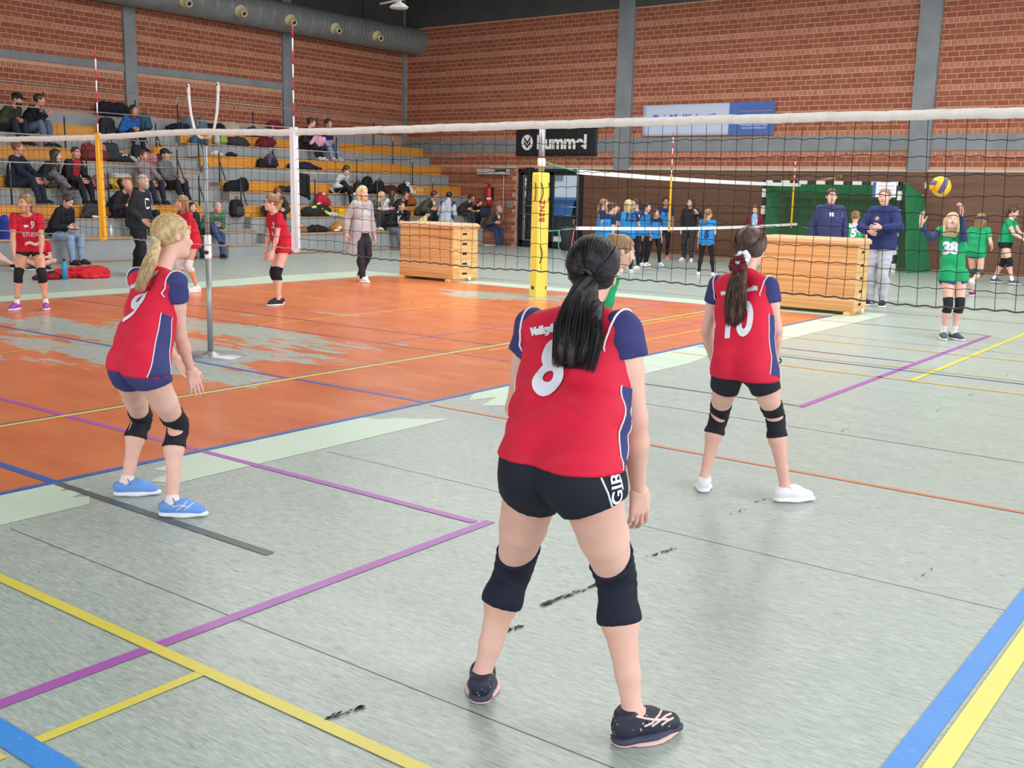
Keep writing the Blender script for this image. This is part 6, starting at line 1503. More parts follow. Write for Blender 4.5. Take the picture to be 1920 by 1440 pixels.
blue('girl in blue and navy jersey at the left of the group, long light brown ponytail', 1127, 0, 23.3, 374, 88, 80, ('ponytail', 'lightbrown', (0, -.095, .01), .3), num=None)
blue('child in blue jersey bending forward in front of the blue group', 1137, 0, 20.9, 383, 118, 100, ('short', 'brown'), lean=.2, hk=1.02)
blue('dark haired girl in blue jersey holding an orange drink', 1148, 0, 22.6, 381, 78, 82, ('ponytail', 'dark', (0, -.095, .0), .12), hands=((-.05, .3, 1.12), (.1, .36, 1.22)))
blue('small child in blue whose face shows between two girls of the blue group', 1136, 0, 23.9, 379, 20, 30, ('short', 'lightbrown'), yoke=False)
blue('blonde girl in blue jersey number 15 seen from behind', 1177, 0, 21.7, 376, 165, 130, ('bob', 'blonde'), num=('15', (1181, 408), .24), yoke=False, hands=((-.2, .2, 1.0), (.1, .3, 1.25)))
blue('dark haired girl with glasses in navy sleeves drinking beside the blonde girl', 1194, 0, 22.9, 373, -40, -60, ('ponytail', 'dark', (0, -.095, .0), .2), hands=((-.02, .26, 1.32), (.12, .28, 1.26)), elp=((-1, .2, -.6), (1, .2, -.6)), glasses=True, yoke=False, tone='fair')
blue('girl in blue jersey half hidden at the back right of the drinking girl', 1208, 0, 23.9, 381, 60, 60, ('ponytail', 'dark', (0, -.095, .0), .15), yoke=False)
i = blue('short haired child in blue jersey standing in front of the blue group', 1224, 498, None, 392, 30, 40, ('short', 'brown'), hands=((-.24, .04, .74), (.24, .06, .72)), feet=((-.2, .05, 10), (.22, .0, 30)))
i = blue('girl with glasses in blue jersey number 7 holding the far antenna', 1243, 485, None, 371, 8, 4, ('ponytail', 'dark', (0, -.095, .0), .25), num=('7', (1249, 402), .14), hands=((-.2, .14, .86), (.22, .3, .88)), glasses=True, shoe='#e8634e', tone='ruddy')
at = PF(1290, 490); J, s = pose(at, -25, hgt(at, 372), lean=.02, hands=((-.3, .2, 1.28), (.2, .1, .86)), feet=((-.14, .12, 30), (.16, -.06, 10)), look=-32, hs=1.03, elp=((-1, -.2, -1), (1, -1, -.3)))
who('woman in black shirt and dark trousers raising one hand by the brown wall', J, s, skin_tone='pale', hair=('long', 'brown'), top=dict(kind='longsleeve', col='#26242a', hem=.03, name='shirt', sleeve=.6), bottom=dict(kind='pants', col='#353338', g=.016), shoe='#e2e2ec', sole='#eee', socks=('#e6e6f0', .2), hcurl=.15)
i = blue('girl in bright blue jersey number 5 and leggings seen from behind', 1321, 517, None, 393, 166, 140, ('ponytail', 'lightbrown', (0, -.095, -.01), .3), num=('5', (1325, 440), .2), feet=((-.16, .0, 0), (.2, .06, 20)), hands=((-.22, .05, .78), (.1, .25, 1.1)), slv='#2d86c8', yoke=False, tone='fair')
at = PZ(1415, 420, 24.2)*V3(1, 1, 0); J, s = pose(at, -5, hgt(at, 385), lean=.06, hands=((-.2, .16, .9), (.2, .16, .9)), look=-12, pitch=-.3)
i = who('girl in maroon jacket over a pale blue bib in front of the goal post', J, s, skin_tone='fair', hair=('bob', 'red'), top=dict(kind='jacket', col='#6a1f35', hem=.2, g=.022, name='jacket'), bottom=dict(kind='pants', col='#2a2b38', g=.012), shoe='#333', sole='#ddd')
v, q = surf([cone(J['neck']-V3(0, 0, .02)+i['Fc']*.05, J['pelvis']+i['Fc']*.09+V3(0, 0, -.16), .07, .085, .01, i['Fc'], .8)], .014); mesh_np('bib', [(v, q, 0)], i['root'], [cloth('pale_blue_bib', '#8fb2d6')])
S_bib = (v, q); wrap_text('lettering', S_bib, '1K', .2, (1418, 420), i['shv'], i['up'], m_num, i['root'], .006, .03, bold=.014)
at = V3(27.5, 18.45, 0); at = PZ(1087, 385, 32.5)*V3(1, 1, 0); J, s = pose(at, 30, hgt(at, 362), lean=.05)
who('dark clothed person standing outside behind the right door leaf', J, s, skin_tone='tan', hair=('short', 'dark'), top=dict(kind='jacket', col='#24242c', hem=.15, name='jacket', g=.03), bottom=dict(kind='pants', col='#22222a'), shoe='#222', sole='#333')
# ---------------------------------------------------------------- spectators on the stand
def spect(label, px, py, k, off=0, look=None, H=1.72, hands='lap', hair=('short', 'brown'), top=None, bottom=None, shoe='#26262a', tone='fair', cross=False, legx=.46, pitch=0, maxlean=.75, **kw):
    Y = TW[k]-.13 if k else TW[0]+.12; ST = TZ[k]-.255 if k else TZ[0]
    hp = PY(px, py, Y-.1); s = H/1.65
    hz = (hp[2]-ST)/s; c = (hz-.24)/.475
    if c > 1: s = s*hz/.715; lean = 0.0
    else: lean = min(math.acos(max(c, -1)), maxlean)
    if abs(c) <= 1 and math.acos(max(c, -1)) > maxlean: s = s*hz/(.24+.475*math.cos(maxlean))
    H = s*1.65; yaw = -90+off; th = math.radians(yaw); f = V3(math.cos(th), math.sin(th), 0)
    X = hp[0]-f[0]*math.sin(lean)*.5*s
    fz = ((TZ[k-1] if k else 0)-(ST-.45*s))/s
    hd = {'lap': ((-.07, .34, .66), (.08, .34, .66)), 'cross': ((.1, .24+.3*math.sin(lean), .88), (-.08, .27+.3*math.sin(lean), .84)), 'knees': ((-.15, .42, .62), (.15, .42, .62)), 'up': ((-.1, .3, .95), (.1, .36, .7)), 'side': ((-.3, .05, .55), (.1, .36, .66)), 'cup': ((-.02, .32, .82), (.14, .4, .64))}[hands]
    ft = ((-.13, legx, 8, fz), (.13, legx+.03, 8, fz))
    if cross: ft = ((-.05, legx, 5, fz), (.06, legx+.16, 5, fz+.26))
    J, s = pose((X, Y), 0, H, pz=.545, lean=lean, hands=hd, feet=ft, facew=yaw, base=ST-.45*s, hs=1.03, pitch=pitch, knp=((-.12, .7, 1), (.12, .7, 1)), elp=((-.5, -.6, -.3), (.5, -.6, -.3)))
    if look is not None: a = math.radians(-90+look); J['look'] = V3(math.cos(a)*math.cos(pitch), math.sin(a)*math.cos(pitch), math.sin(pitch))
    tp = dict(dict(kind='jacket', col='#26262c', hem=.05, g=.026, name='jacket', fold=.008), **(top or {})); bt = dict(dict(kind='pants', col='#2c313d', g=.014), **(bottom or {}))
    return who(label, J, s, skin_tone=tone, hair=hair, top=tp, bottom=bt, shoe=shoe, sole=kw.pop('sole', '#8a8a8a'), **kw)
F0 = dict(female=False)
i = spect('man in black cap and olive jacket on the top bench at the left edge', 17, 186, 4, 25, 40, 1.8, 'lap', ('crop', 'dark'), dict(col='#3a3c31'), dict(col='#272d3a'), pitch=-.25, hat=('black', '#17171a'), tone='ruddy', beard='dark', **F0)
spect('man in black jacket and grey jeans with crossed arms on the top bench', 62, 187, 4, 30, 60, 1.8, 'cross', ('crop', 'dark'), dict(col='#1d1d24'), dict(col='#5f6a80'), tone='ruddy', **F0)
i = spect('woman in blue jacket with red scarf on the top bench below the pier', 239, 207, 4, 8, 5, 1.68, 'lap', ('bob', 'dark'), dict(col='#2b62a8'), dict(col='#23252e'), tone='ruddy')
torus(i['J']['neck']+V3(0, 0, .01), V3(0, -.3, 1), .075, .032, mat('red_scarf', '#a3392f', .9, .3), 'scarf', i['root'], .004)
spect('man in navy jacket with clasped hands on the second bench row at the left edge', 33, 278, 2, 35, 55, 1.8, 'knees', ('crop', 'red'), dict(col='#20263a'), dict(col='#252b3c'), tone='ruddy', maxlean=.55, **F0)
i = spect('dark haired woman with mustard scarf and crossed leg beside the man in red', 92, 291, 2, 30, 55, 1.72, 'lap', ('long', 'dark'), dict(col='#24232a'), dict(col='#6d6b72'), tone='fair', cross=True, shoe='#2a2a30', maxlean=.55)
v, q = surf([cone(i['J']['neck']+i['Fc']*.08, i['J']['chest']+i['Fc']*.14-V3(0, 0, .1), .045, .05, .02, i['Fc'], .6)], .014); mesh_np('scarf', [(v, q, 0)], i['root'], [cloth('mustard', '#d39a2e')])
i = spect('man in red sweater under an open dark jacket on the second bench row', 135, 287, 2, 18, 5, 1.75, 'knees', ('crop', 'brown'), dict(col='#231f25'), dict(col='#1f1f24'), tone='ruddy', maxlean=.5, **F0)
v, q = surf([cone(i['J']['neck']-V3(0, 0, .04)+i['Fc']*.06, i['J']['pelvis']+i['Fc']*.12+V3(0, 0, .06), .105, .12, .02, i['Fc'], .7)], .014); mesh_np('sweater', [(v, q, 0)], i['root'], [cloth('sweater_red', '#ad2630')])
spect('youth in pink grey hoodie leaning forward beside the capped man', 271, 292, 2, 10, 25, 1.66, 'knees', ('short', 'brown'), dict(kind='hoodie', col='#8d7f83', hood=True, name='hoodie'), dict(col='#262b40'), tone='ruddy', maxlean=.6, **F0)
i = spect('man in grey hoodie and dark cap sitting in front of the stand aisle', 312, 291, 2, 20, 20, 1.78, 'lap', ('crop', 'dark'), dict(kind='hoodie', col='#67676e', hood=True, name='hoodie'), dict(col='#1d2028'), hat=('dark', '#26282c'), tone='tan', shoe='#e4e4e8', maxlean=.6, **F0)
spect('bald man in black on the first bench row with hands folded', 224, 346, 1, 28, 38, 1.78, 'up', ('bald', 'brown'), dict(col='#1e1f25'), dict(col='#1e1e24'), tone='ruddy', shoe='#3a3034', **F0)
spect('dark haired woman in denim shirt sitting behind the bearded man', 264, 347, 1, 10, -20, 1.66, 'lap', ('long', 'dark'), dict(col='#5b6d8c', kind='longsleeve', name='shirt', g=.02), dict(col='#2a2d3a'))
i = spect('young man in black hoodie and light jeans looking down at his phone', 115, 376, 0, 20, 20, 1.8, 'lap', ('short', 'brown'), dict(kind='hoodie', col='#1d1e25', hood=True, name='hoodie'), dict(col='#8fa3c2'), shoe='#45302a', sole='#3a2a26', pitch=-.6, legx=.4, **F0)
p = (i['J']['wr'][0]+i['J']['wr'][1])/2+i['Fc']*.1; tag(MB().box(p-V3(.035, .06, .006), p+V3(.035, .06, .006), bev=.004).build('phone', m_frame), 'dark phone held by the man in black hoodie', 'phone')
spect('grey haired man in green sweater with crossed legs at the foot of the aisle', 391, 387, 0, -10, -5, 1.78, 'lap', ('crop', 'grey'), dict(kind='longsleeve', col='#4b7560', name='sweater', g=.024), dict(col='#3e4f78'), tone='ruddy', cross=True, shoe='#23283a', **F0)
spect('dark haired girl sitting on the front board beside the fork stand pole', 351, 388, 0, -5, -10, 1.6, 'lap', ('long', 'dark'), dict(col='#2b2c38'), dict(col='#232630'), maxlean=.5)
i = spect('person in dark coat with tan fur hood bending forward behind the red girl', 508, 360, 1, -25, -30, 1.72, 'knees', ('bob', 'red'), dict(col='#3b3733', g=.04), dict(col='#23252c'), pitch=-.5, maxlean=.75)
v, q = surf([cone(i['J']['neck']+i['shv']*-.1-V3(0, 0, .05), i['J']['neck']-i['shv']*-.02+i['Fc']*.13-V3(0, 0, .16), .06, .07, .03)], .014, disp=lambda X, Y, Z: .008*np.sin(X*90)*np.sin(Y*80)*np.sin(Z*85)); mesh_np('fur_hood', [(v, q, 0)], i['root'], [cloth('fur_tan', '#ab8355', bump=.6, scale=60)])
i = spect('dark haired man in black holding a pink shirt on the top bench', 576, 230, 4, 20, 45, 1.76, 'lap', ('short', 'dark'), dict(col='#2a262b'), dict(col='#1f1f26'), shoe='#e6e6ea', **F0)
v, q = surf([ell((i['J']['kn'][0]+i['J']['kn'][1])/2+V3(0, -.06, .02), (.2, .1, .16), .02), cone((i['J']['kn'][0]+i['J']['kn'][1])/2+V3(-.16, -.1, .1), (i['J']['kn'][0]+i['J']['kn'][1])/2+V3(-.3, -.1, -.04), .06, .05, .03), cone((i['J']['kn'][0]+i['J']['kn'][1])/2+V3(.16, -.1, .1), (i['J']['kn'][0]+i['J']['kn'][1])/2+V3(.3, -.1, -.06), .06, .05, .03)], .016, disp=lambda X, Y, Z: .01*np.sin(X*50+Z*30)*np.sin(Z*45))
tag(mesh_np('shirt', [(v, q, 0)], None, [cloth('pink_shirt', '#d9a3b8')]), 'pale pink shirt held on the lap of the man in black', 'shirt')
spect('man in navy hoodie and blue jeans on the top bench', 607, 232, 4, 5, 10, 1.8, 'lap', ('short', 'dark'), dict(kind='hoodie', col='#23315f', hood=True, name='hoodie'), dict(col='#7590b4'), shoe='#e6e4e2', tone='ruddy', **F0)
spect('girl in white sweatshirt looking down at her phone on the second bench row', 637, 318, 2, 8, 8, 1.62, 'lap', ('ponytail', 'brown', (0, -.09, 0), .12), dict(kind='longsleeve', col='#c3c6c8', name='sweatshirt', g=.024), dict(col='#1e1f26'), pitch=-.5, shoe='#e0e0e4', cross=True)
spect('blonde woman in olive jacket sitting behind the walking woman', 701, 366, 1, 25, 40, 1.6, 'lap', ('long', 'blonde'), dict(col='#55554d'), dict(col='#42434b'), pitch=-.3, shoe='#e4e4e4', legx=.34)
spect('dark haired woman in white top on the first bench row', 722, 364, 1, 20, 60, 1.6, 'lap', ('long', 'brown'), dict(kind='longsleeve', col='#d5d7dc', name='top', g=.016), dict(col='#3c3d46'), legx=.34)
spect('smiling dark haired person in navy jacket beside the woman in white', 745, 365, 1, 5, 0, 1.6, 'lap', ('short', 'dark'), dict(col='#24283a'), dict(col='#2a2c35'), tone='ruddy', legx=.34)
i = spect('man in black jacket with white hood sitting left of the far vaulting box', 737, 385, 0, 5, 5, 1.76, 'side', ('crop', 'dark'), dict(kind='hoodie', col='#202027', hood=True, name='jacket'), dict(col='#6d6f76'), tone='tan', shoe='#e8e8ec', **F0)
v, q = surf([cone(i['J']['neck']-i['shv']*.09+i['Fc']*.03, i['J']['chest']+i['Fc']*.135+V3(0, 0, .02), .034, .022, .02), cone(i['J']['neck']+i['shv']*.09+i['Fc']*.03, i['J']['chest']+i['Fc']*.135+V3(0, 0, .02), .034, .022, .02)], .013); mesh_np('white_hood', [(v, q, 0)], i['root'], [cloth('white_hood', '#dcdcde')])
i = spect('man in olive jacket holding a cup behind the far vaulting box', 798, 364, 1, 15, 50, 1.78, 'cup', ('crop', 'brown'), dict(col='#4b4a40'), dict(col='#2d2f35'), tone='ruddy', **F0, legx=.34)
def mug(label, c, m, r=.04, h=.1):
    o = empty('cup', c, label, 'cup'); MB().lathe([(0, 0), (r*.85, 0), (r, h), (r*.9, h), (r*.8, .01), (0, .01)], c, 14).build('cup_body', m, o)
    MB().tube([c+V3(r*.9, 0, h*.8), c+V3(r*1.7, 0, h*.65), c+V3(r*1.6, 0, h*.35), c+V3(r*.9, 0, h*.2)], .007, 6).build('cup_handle', m, o)
mug('white cup held by the man in olive jacket behind the far box', i['J']['wr'][0]+i['Fc']*.1, m_wt)
spect('child in pale yellow jacket bent over behind the far box', 795, 399, 0, 45, 60, 1.35, 'knees', ('short', 'dark'), dict(col='#d5d1a0', g=.03), dict(col='#2a2b35'), pitch=-.6, maxlean=.7)
spect('dark haired child in black whose face shows above the far vaulting box', 824, 396, 0, 10, 0, 1.4, 'lap', ('short', 'red'), dict(col='#2a2529'), dict(col='#2a2b35'))
at = PF(836, 475); J, s = pose(at, 150, hgt(at, 360), lean=.2, look=165, pitch=-.3, hands=((-.16, .25, 1.0), (.16, .25, 1.0)))
i = who('dark haired boy in grey and navy hooded vest standing by the front board', J, s, skin_tone='pale', hair=('short', 'black'), top=dict(kind='hoodie', col='#a3a7b2', hood=True, hem=.1, g=.03, name='vest'), bottom=dict(kind='pants', col='#33507c'), shoe='#333', sole='#ddd', female=False)
for sg in (-1, 1):
    v, q = surf([cone(i['J']['sh'][0 if sg < 0 else 1], i['J']['hip'][0 if sg < 0 else 1]+V3(0, 0, .03)+i['hpv']*sg*.03, .075, .09, .02)], .015); mesh_np('navy_side_panel', [(v, q, 0)], i['root'], [cloth('navy_side', '#232c47')])
spect('man in dark grey jacket with folded hands near the end of the first bench row', 870, 370, 1, 10, 15, 1.8, 'lap', ('short', 'dark'), dict(col='#35343a'), dict(col='#3a3a42'), tone='ruddy', **F0)
i = spect('child in black sportswear with yellow green shoes near the bench end', 890, 379, 1, 8, 20, 1.45, 'lap', ('short', 'brown'), dict(kind='jersey', col='#1f1f26', name='jersey', hem=.06, g=.018), dict(col='#1c1c22'), shoe='#d6d84a', sole='#e8e8c0', legx=.3)
i = spect('man in olive jacket and jeans with white mug at the front board end', 920, 391, 0, 0, 0, 1.78, 'cup', ('crop', 'grey'), dict(col='#4b4439'), dict(col='#2f4068'), tone='ruddy', shoe='#4a4240', beard='grey', **F0)
mug('white mug held by the man at the end of the front board', i['J']['wr'][0]+i['Fc']*.1, m_wt)

# ---------------------------------------------------------------- bags, jackets and small things on the stand and the floor
def backpack(label, px, py, k, col, w=.3, h=.44, yaw=0, lie=0, col2=None, Yoff=None, z0=None):
    Yoff = (-.14 if k else .2) if Yoff is None else Yoff
    p = PY(px, py, TW[k]+Yoff); z = z0 if z0 is not None else (TZ[k]-.255 if k and Yoff < 0 else TZ[k]); c = V3(p[0], p[1], z); m = cloth('bag'+col.strip('#'), col, rough=.7); m2 = cloth('bag'+(col2 or col).strip('#')+'_b', col2 or col)
    B = empty('backpack', c, label, 'bag'); R_ = rotz(math.radians(yaw)); T = lambda q: c+R_@np.array(q)
    if lie: T = lambda q: c+R_@V3(q[0], q[2]-h/2, q[1]+w*.32)
    a, d = w/2-.07, .1
    v, q = surf([cone(T((sx*a, 0, .1)), T((sx*a*.8, .02, h-.12)), .1, .085, .05) for sx in (-1, 0, 1)], .016, disp=lambda X, Y, Z: .006*np.sin(X*40)*np.sin(Z*37+Y*30)); mesh_np('bag_body', [(v, q, 0)], B, [m])
    v, q = surf([cone(T((-a*.7, -.1, .1)), T((a*.7, -.1, .1)), .065, .065, .03), cone(T((-a*.6, -.095, .19)), T((a*.6, -.095, .19)), .05, .05, .03)], .015); mesh_np('front_pocket', [(v, q, 0)], B, [m2])
    MB().tube([T((-.04, 0, h-.05)), T((-.03, 0, h+.03)), T((.03, 0, h+.03)), T((.04, 0, h-.05))], .011, 6).build('handle', m2, B)
    for sx in (-1, 1): MB().tube([T((sx*a*.6, .06, h-.08)), T((sx*a*.8, .15, h*.7)), T((sx*a, .15, h*.35)), T((sx*a, .08, .05))], .016, 6, flat=1.6).build('strap', m2, B)
    return B
def heap(label, px, py, k, col, sx=.28, sy=.16, sz=.14, cat='jacket', name='jacket', col2=None, seed=1, Yoff=None, z0=None, at=None):
    Yoff = (-.14 if k else .2) if Yoff is None else Yoff; sy = min(sy, .13) if k and at is None else sy
    p = PY(px, py, TW[k]+Yoff) if at is None else at; c = V3(p[0], p[1], (TZ[k]-.255 if k and Yoff < 0 else TZ[k]) if z0 is None else z0); r = random.Random(seed)
    O = empty(name, c, label, cat); pr = []
    for t in range(5): pr.append(ell(c+V3(r.uniform(-sx, sx)*.6, r.uniform(-sy, sy)*.4, sz*r.uniform(.25, .6)), V3(sx*r.uniform(.45, .7), sy*.8, sz*r.uniform(.45, .75)), .05))
    f1, f2 = r.uniform(0, 6), r.uniform(0, 6)
    disp = lambda X, Y, Z: .013*np.sin(X*31+f1+2*np.sin(Z*23+f2))*np.sin(Z*28+Y*25+f2)+.006*np.sin(X*70+Z*60)
    v, q = surf(pr, .017, [(c+V3(0, 0, .004), V3(0, 0, -1))], disp); mesh_np('folds', [(v, q, 0)], O, [cloth('heap'+col.strip('#'), col)])
    sg = r.choice((-1, 1)); v, q = surf([cone(c+V3(sg*sx*.3, -sy*.5, sz*.7), c+V3(sg*sx*.8, -sy*.8, sz*.25), .05, .04, .02), cone(c+V3(sg*sx*.8, -sy*.8, sz*.25), c+V3(sg*sx*1.05, -sy*.7, .04), .04, .035, .02)], .015, [(c+V3(0, 0, .004), V3(0, 0, -1))]); mesh_np('sleeve', [(v, q, 0)], O, [cloth('heap'+(col2 or col).strip('#'), col2 or col)])
    v, q = surf([cone(c+V3(-sg*sx*.4, -sy*.3, sz*.8), c+V3(-sg*sx*.1, -sy*.45, sz*1.0), .045, .04, .02)], .015); mesh_np('collar', [(v, q, 0)], O, [cloth('heap'+(col2 or col).strip('#'), col2 or col)])
    return O
backpack('large dark backpack beside the woman in blue on the top bench', 201, 235, 4, '#26272b', .42, .5, 10)
heap('black jacket draped on the wall ledge above the large dark backpack', 214, 209, 4, '#1b1c24', .42, .1, .3, z0=3.14, Yoff=.56)
backpack('teal backpack leaning against the brick wall right of the pier', 272, 215, 4, '#33566b', .3, .42, 5, Yoff=.42)
backpack('rust red backpack standing behind the yellow antenna sleeve', 166, 287, 3, '#7d2f2e', .3, .42, 0)
backpack('pink backpack on the third bench row right of the yellow antenna', 189, 289, 3, '#b5766f', .3, .42, 10, 0, '#7a2f3a')
backpack('dark green backpack leaning on the third bench row', 206, 280, 3, '#2c3a3c', .38, .46, -20)
heap('navy and white clothes heap on the third bench row beside the green backpack', 236, 297, 3, '#2a2e44', .3, .16, .16, 'clothes', 'clothes_heap', '#c9c6c4', 4)
backpack('black and white sports backpack below the woman in blue', 258, 290, 3, '#23242c', .28, .44, 15, 0, '#c8c2bb')
heap('pink jacket lying behind the youth in the pink grey hoodie', 284, 294, 3, '#c58286', .26, .14, .2, seed=6)
backpack('orange and purple backpack on the third bench row by the aisle', 297, 287, 3, '#d68f27', .3, .42, -10, 0, '#4a2f3e')
heap('rose coloured jacket on the second bench row right of the yellow antenna', 190, 325, 2, '#93656a', .3, .15, .32, seed=8)
DB = heap('black bag with yellow label and long straps on the second bench row', 196, 346, 2, '#1e1e22', .36, .16, .2, 'bag', 'duffel_bag', '#c9982b', 9)
for x in (185, 203): MB().tube([PY(x, 349, TW[2]-.05), PY(x+1, 366, TW[2]-.06), PY(x+4, 386, TW[2]-.05)], .016, 6).build('strap', m_frame, DB)
heap('bright green cloth beside the black bag with the long straps', 207, 346, 2, '#7fc142', .09, .08, .2, 'cloth', 'cloth', None, 10)
def sneaker(label, px, py, k, col, yaw, group=None):
    p = PY(px, py, TW[k]+.22); A = V3(p[0], p[1], TZ[k]+.077); a = math.radians(yaw); T = A+V3(math.cos(a)*.16, math.sin(a)*.16, -.055)
    r = empty('sneaker', A*V3(1, 1, 0)+V3(0, 0, TZ[k]), label, 'shoe', group); shoe_(r, A, T, V3(0, 0, 1), 1.0, .012, col, '#eeeeee', '#dddddd')
for n_, x, yw in (('leftmost', 214, -70), ('second', 221, -80), ('third', 229, -50), ('rightmost', 237, -95)):
    sneaker(n_+' of four white sneakers in a row above the bald man', x, 327, 2, '#dcdad2', yw, 'sneakers on the second bench row')
backpack('brown leather bag on the first bench row left of the bald man', 199, 396, 1, '#8a4f22', .36, .32, 5)
heap('dark grey bag behind the lower end of the yellow antenna', 172, 396, 1, '#3a393d', .28, .16, .26, 'bag', 'bag', None, 12)
heap('white cloth hanging over the edge of the first bench row', 187, 402, 1, '#d7d7da', .2, .12, .09, 'cloth', 'cloth', None, 13)
def bottle(label, p, m, r=.035, h=.22, capm=None):
    o = empty('bottle', p, label, 'bottle'); MB().lathe([(0, 0), (r, .004), (r, h*.75), (r*.45, h*.86), (r*.45, h*.9), (0, h*.9)], p, 14).build('bottle_body', m, o)
    MB().lathe([(0, h*.9), (r*.55, h*.9), (r*.55, h), (0, h)], p, 12).build('bottle_cap', capm or m, o); return o
p = PY(208, 446, TW[0]+.1); bottle('white bottle standing on the front board right of the yellow antenna', V3(p[0], p[1], TZ[0]), m_wt, .035, .24)
heap('black jacket on the top bench left of the white fork', 342, 240, 4, '#1e2029', .42, .15, .2, seed=14, Yoff=.3)
heap('grey blue jacket on the top bench between the fork arms', 366, 233, 4, '#5a6b7a', .3, .15, .34, seed=15, Yoff=.3)
heap('black jacket on the top bench right of the fork', 398, 240, 4, '#191a1f', .34, .15, .25, seed=16, Yoff=.3)
heap('beige jacket on the top bench right of the fork', 424, 236, 4, '#b3a28e', .4, .14, .3, seed=17, Yoff=.42)
backpack('white bag with green stripes on the top bench below the net band', 413, 262, 4, '#c4c7c6', .34, .3, 10, 0, '#93b04a')
heap('dark purple bag on the top bench below the net band', 443, 262, 4, '#3c3140', .32, .15, .2, 'bag', 'bag', None, 18)
heap('dark grey jacket on the top bench left of the white antenna', 474, 245, 4, '#3d3d43', .26, .15, .28, seed=19, Yoff=.3)
heap('dark red jacket hanging over the top bench left of the white antenna', 496, 254, 4, '#6d1f31', .34, .16, .26, seed=20)
heap('wine red jacket on the wall ledge left of the pier', 518, 233, 4, '#7d1e3c', .26, .1, .2, seed=21, Yoff=.6, z0=3.14)
heap('blue jacket on the second highest bench behind the fork pole', 368, 258, 4, '#2f6da0', .16, .12, .16, seed=22)
heap('flat black cap on the third bench row right of the aisle', 431, 290, 3, '#1b1b1f', .14, .1, .08, 'cap', 'cap', None, 23, Yoff=.1)
heap('small white cloth on the third bench row beside the aisle', 404, 287, 3, '#cfc8c2', .14, .1, .1, 'cloth', 'cloth', None, 24, Yoff=.1)
heap('black bag on the bench left of the grey purple backpack', 492, 306, 3, '#1f1e22', .18, .14, .2, 'bag', 'bag', None, 25)
backpack('grey purple backpack on the bench left of the white antenna', 509, 304, 3, '#5a4b5c', .32, .4, 10, 0, '#2a2830')
heap('dark navy jacket lying right of the white antenna on the third bench row', 570, 312, 3, '#22253a', .5, .16, .16, seed=26)
heap('dark folded jacket on the second bench row left of the white antenna', 537, 340, 2, '#37353c', .26, .15, .14, seed=27)
heap('black sports bag on the step right of the aisle', 441, 357, 2, '#17181c', .36, .2, .26, 'bag', 'sports_bag', None, 28)
backpack('black bag standing in front of the first bench row by the aisle', 444, 383, 1, '#1a1b20', .34, .44, 0, 0, '#3b3b42')
def hung(label, px0, px1, py0, py1, Y, m):
    a, b, c, d = PY(px0, py0, Y), PY(px1, py0, Y), PY(px1, py1, Y), PY(px0, py1, Y); O = empty('jacket', (a+b)/2, label, 'jacket')
    x0, x1, z0, z1 = a[0], b[0], min(c[2], d[2]), a[2]
    pr = [cone((x0+.1, Y, z1-.09), (x0+.12, Y-.01, z0+.14), .09, .1, .04, V3(0, 1, 0), .6), cone((x1-.1, Y, z1-.09), (x1-.12, Y-.01, z0+.1), .09, .1, .04, V3(0, 1, 0), .6), cone(((x0+x1)/2, Y, z1-.07), ((x0+x1)/2, Y, z0+.16), .09, .1, .04, V3(0, 1, 0), .6)]
    v, q = surf(pr, .016, disp=lambda X, Y, Z: .009*np.sin(X*55+Z*9)*np.sin(Z*20+X*12)); mesh_np('jacket_body', [(v, q, 0)], O, [m])
    v, q = surf([cone((x1-.08, Y-.06, z1-.06), (x1-.05, Y-.07, z0-.02), .05, .045, .02)], .015); mesh_np('sleeve', [(v, q, 0)], O, [m]); return O
hung('black jacket hung over the handrail right of the white antenna', 551, 578, 325, 370, TW[1]-.04, cloth('black_hung', '#1b1c22'))
heap('heap of black, lime and red sportswear on the first bench row', 591, 396, 1, '#23252c', .5, .2, .24, 'clothes', 'clothes_heap', '#c8dd3a', 30)
heap('red and white sweater on top of the sportswear heap', 603, 388, 1, '#b02535', .2, .12, .3, 'clothes', 'clothes_heap', '#dcdcdc', 31, Yoff=.3)
heap('grey and white towel at the right end of the sportswear heap', 620, 402, 1, '#b9bcc2', .2, .14, .1, 'towel', 'towel', '#33343a', 32)
p = PY(638, 404, TW[1]-.15); zz = TZ[1]-.255; YB = MB().box((p[0]-.1, p[1]-.08, zz), (p[0]+.1, p[1]+.08, zz+.2), bev=.008).build('box', mat('yellow_box', '#e2b421', .5), None, 'small yellow box on the first bench row left of the walking woman', 'box'); MB().box((p[0]-.06, p[1]-.083, zz+.06), (p[0]+.06, p[1]-.08, zz+.14)).build('box_label', mat('box_label', '#caa018', .5), YB)
heap('black sweater spread on the front board right of the white antenna', 592, 432, 0, '#1d1e22', .42, .16, .14, seed=33, Yoff=.2)
heap('brown and white shoe bag on the front board beside the white antenna', 561, 432, 0, '#8a6244', .24, .14, .16, 'bag', 'bag', '#d9d5d0', 34, Yoff=.2)
heap('orange jacket with white and navy things on the front board', 642, 431, 0, '#b5762f', .36, .18, .22, 'jacket', 'jacket', '#d8dade', 35, Yoff=.25)
heap('bright red cap lying on the front board next to the orange jacket', 655, 435, 0, '#d5263a', .15, .12, .1, 'cap', 'cap', None, 36)
backpack('dark backpack leftmost of three on the second bench row behind the walking woman', 673, 353, 2, '#26252c', .3, .34, 0)
backpack('tall black backpack, middle one of three on the second bench row', 690, 348, 2, '#17171b', .34, .5, 5)
backpack('black backpack, rightmost of three on the second bench row', 711, 351, 2, '#1a1a1f', .32, .4, -10)
heap('dark red brown bag on the second bench row above the dark haired women', 731, 354, 2, '#4a211e', .28, .16, .22, 'bag', 'bag', None, 37)
backpack('black bag with white cap on it on the second bench row', 757, 354, 2, '#141418', .34, .34, 15, 0, '#26262c')
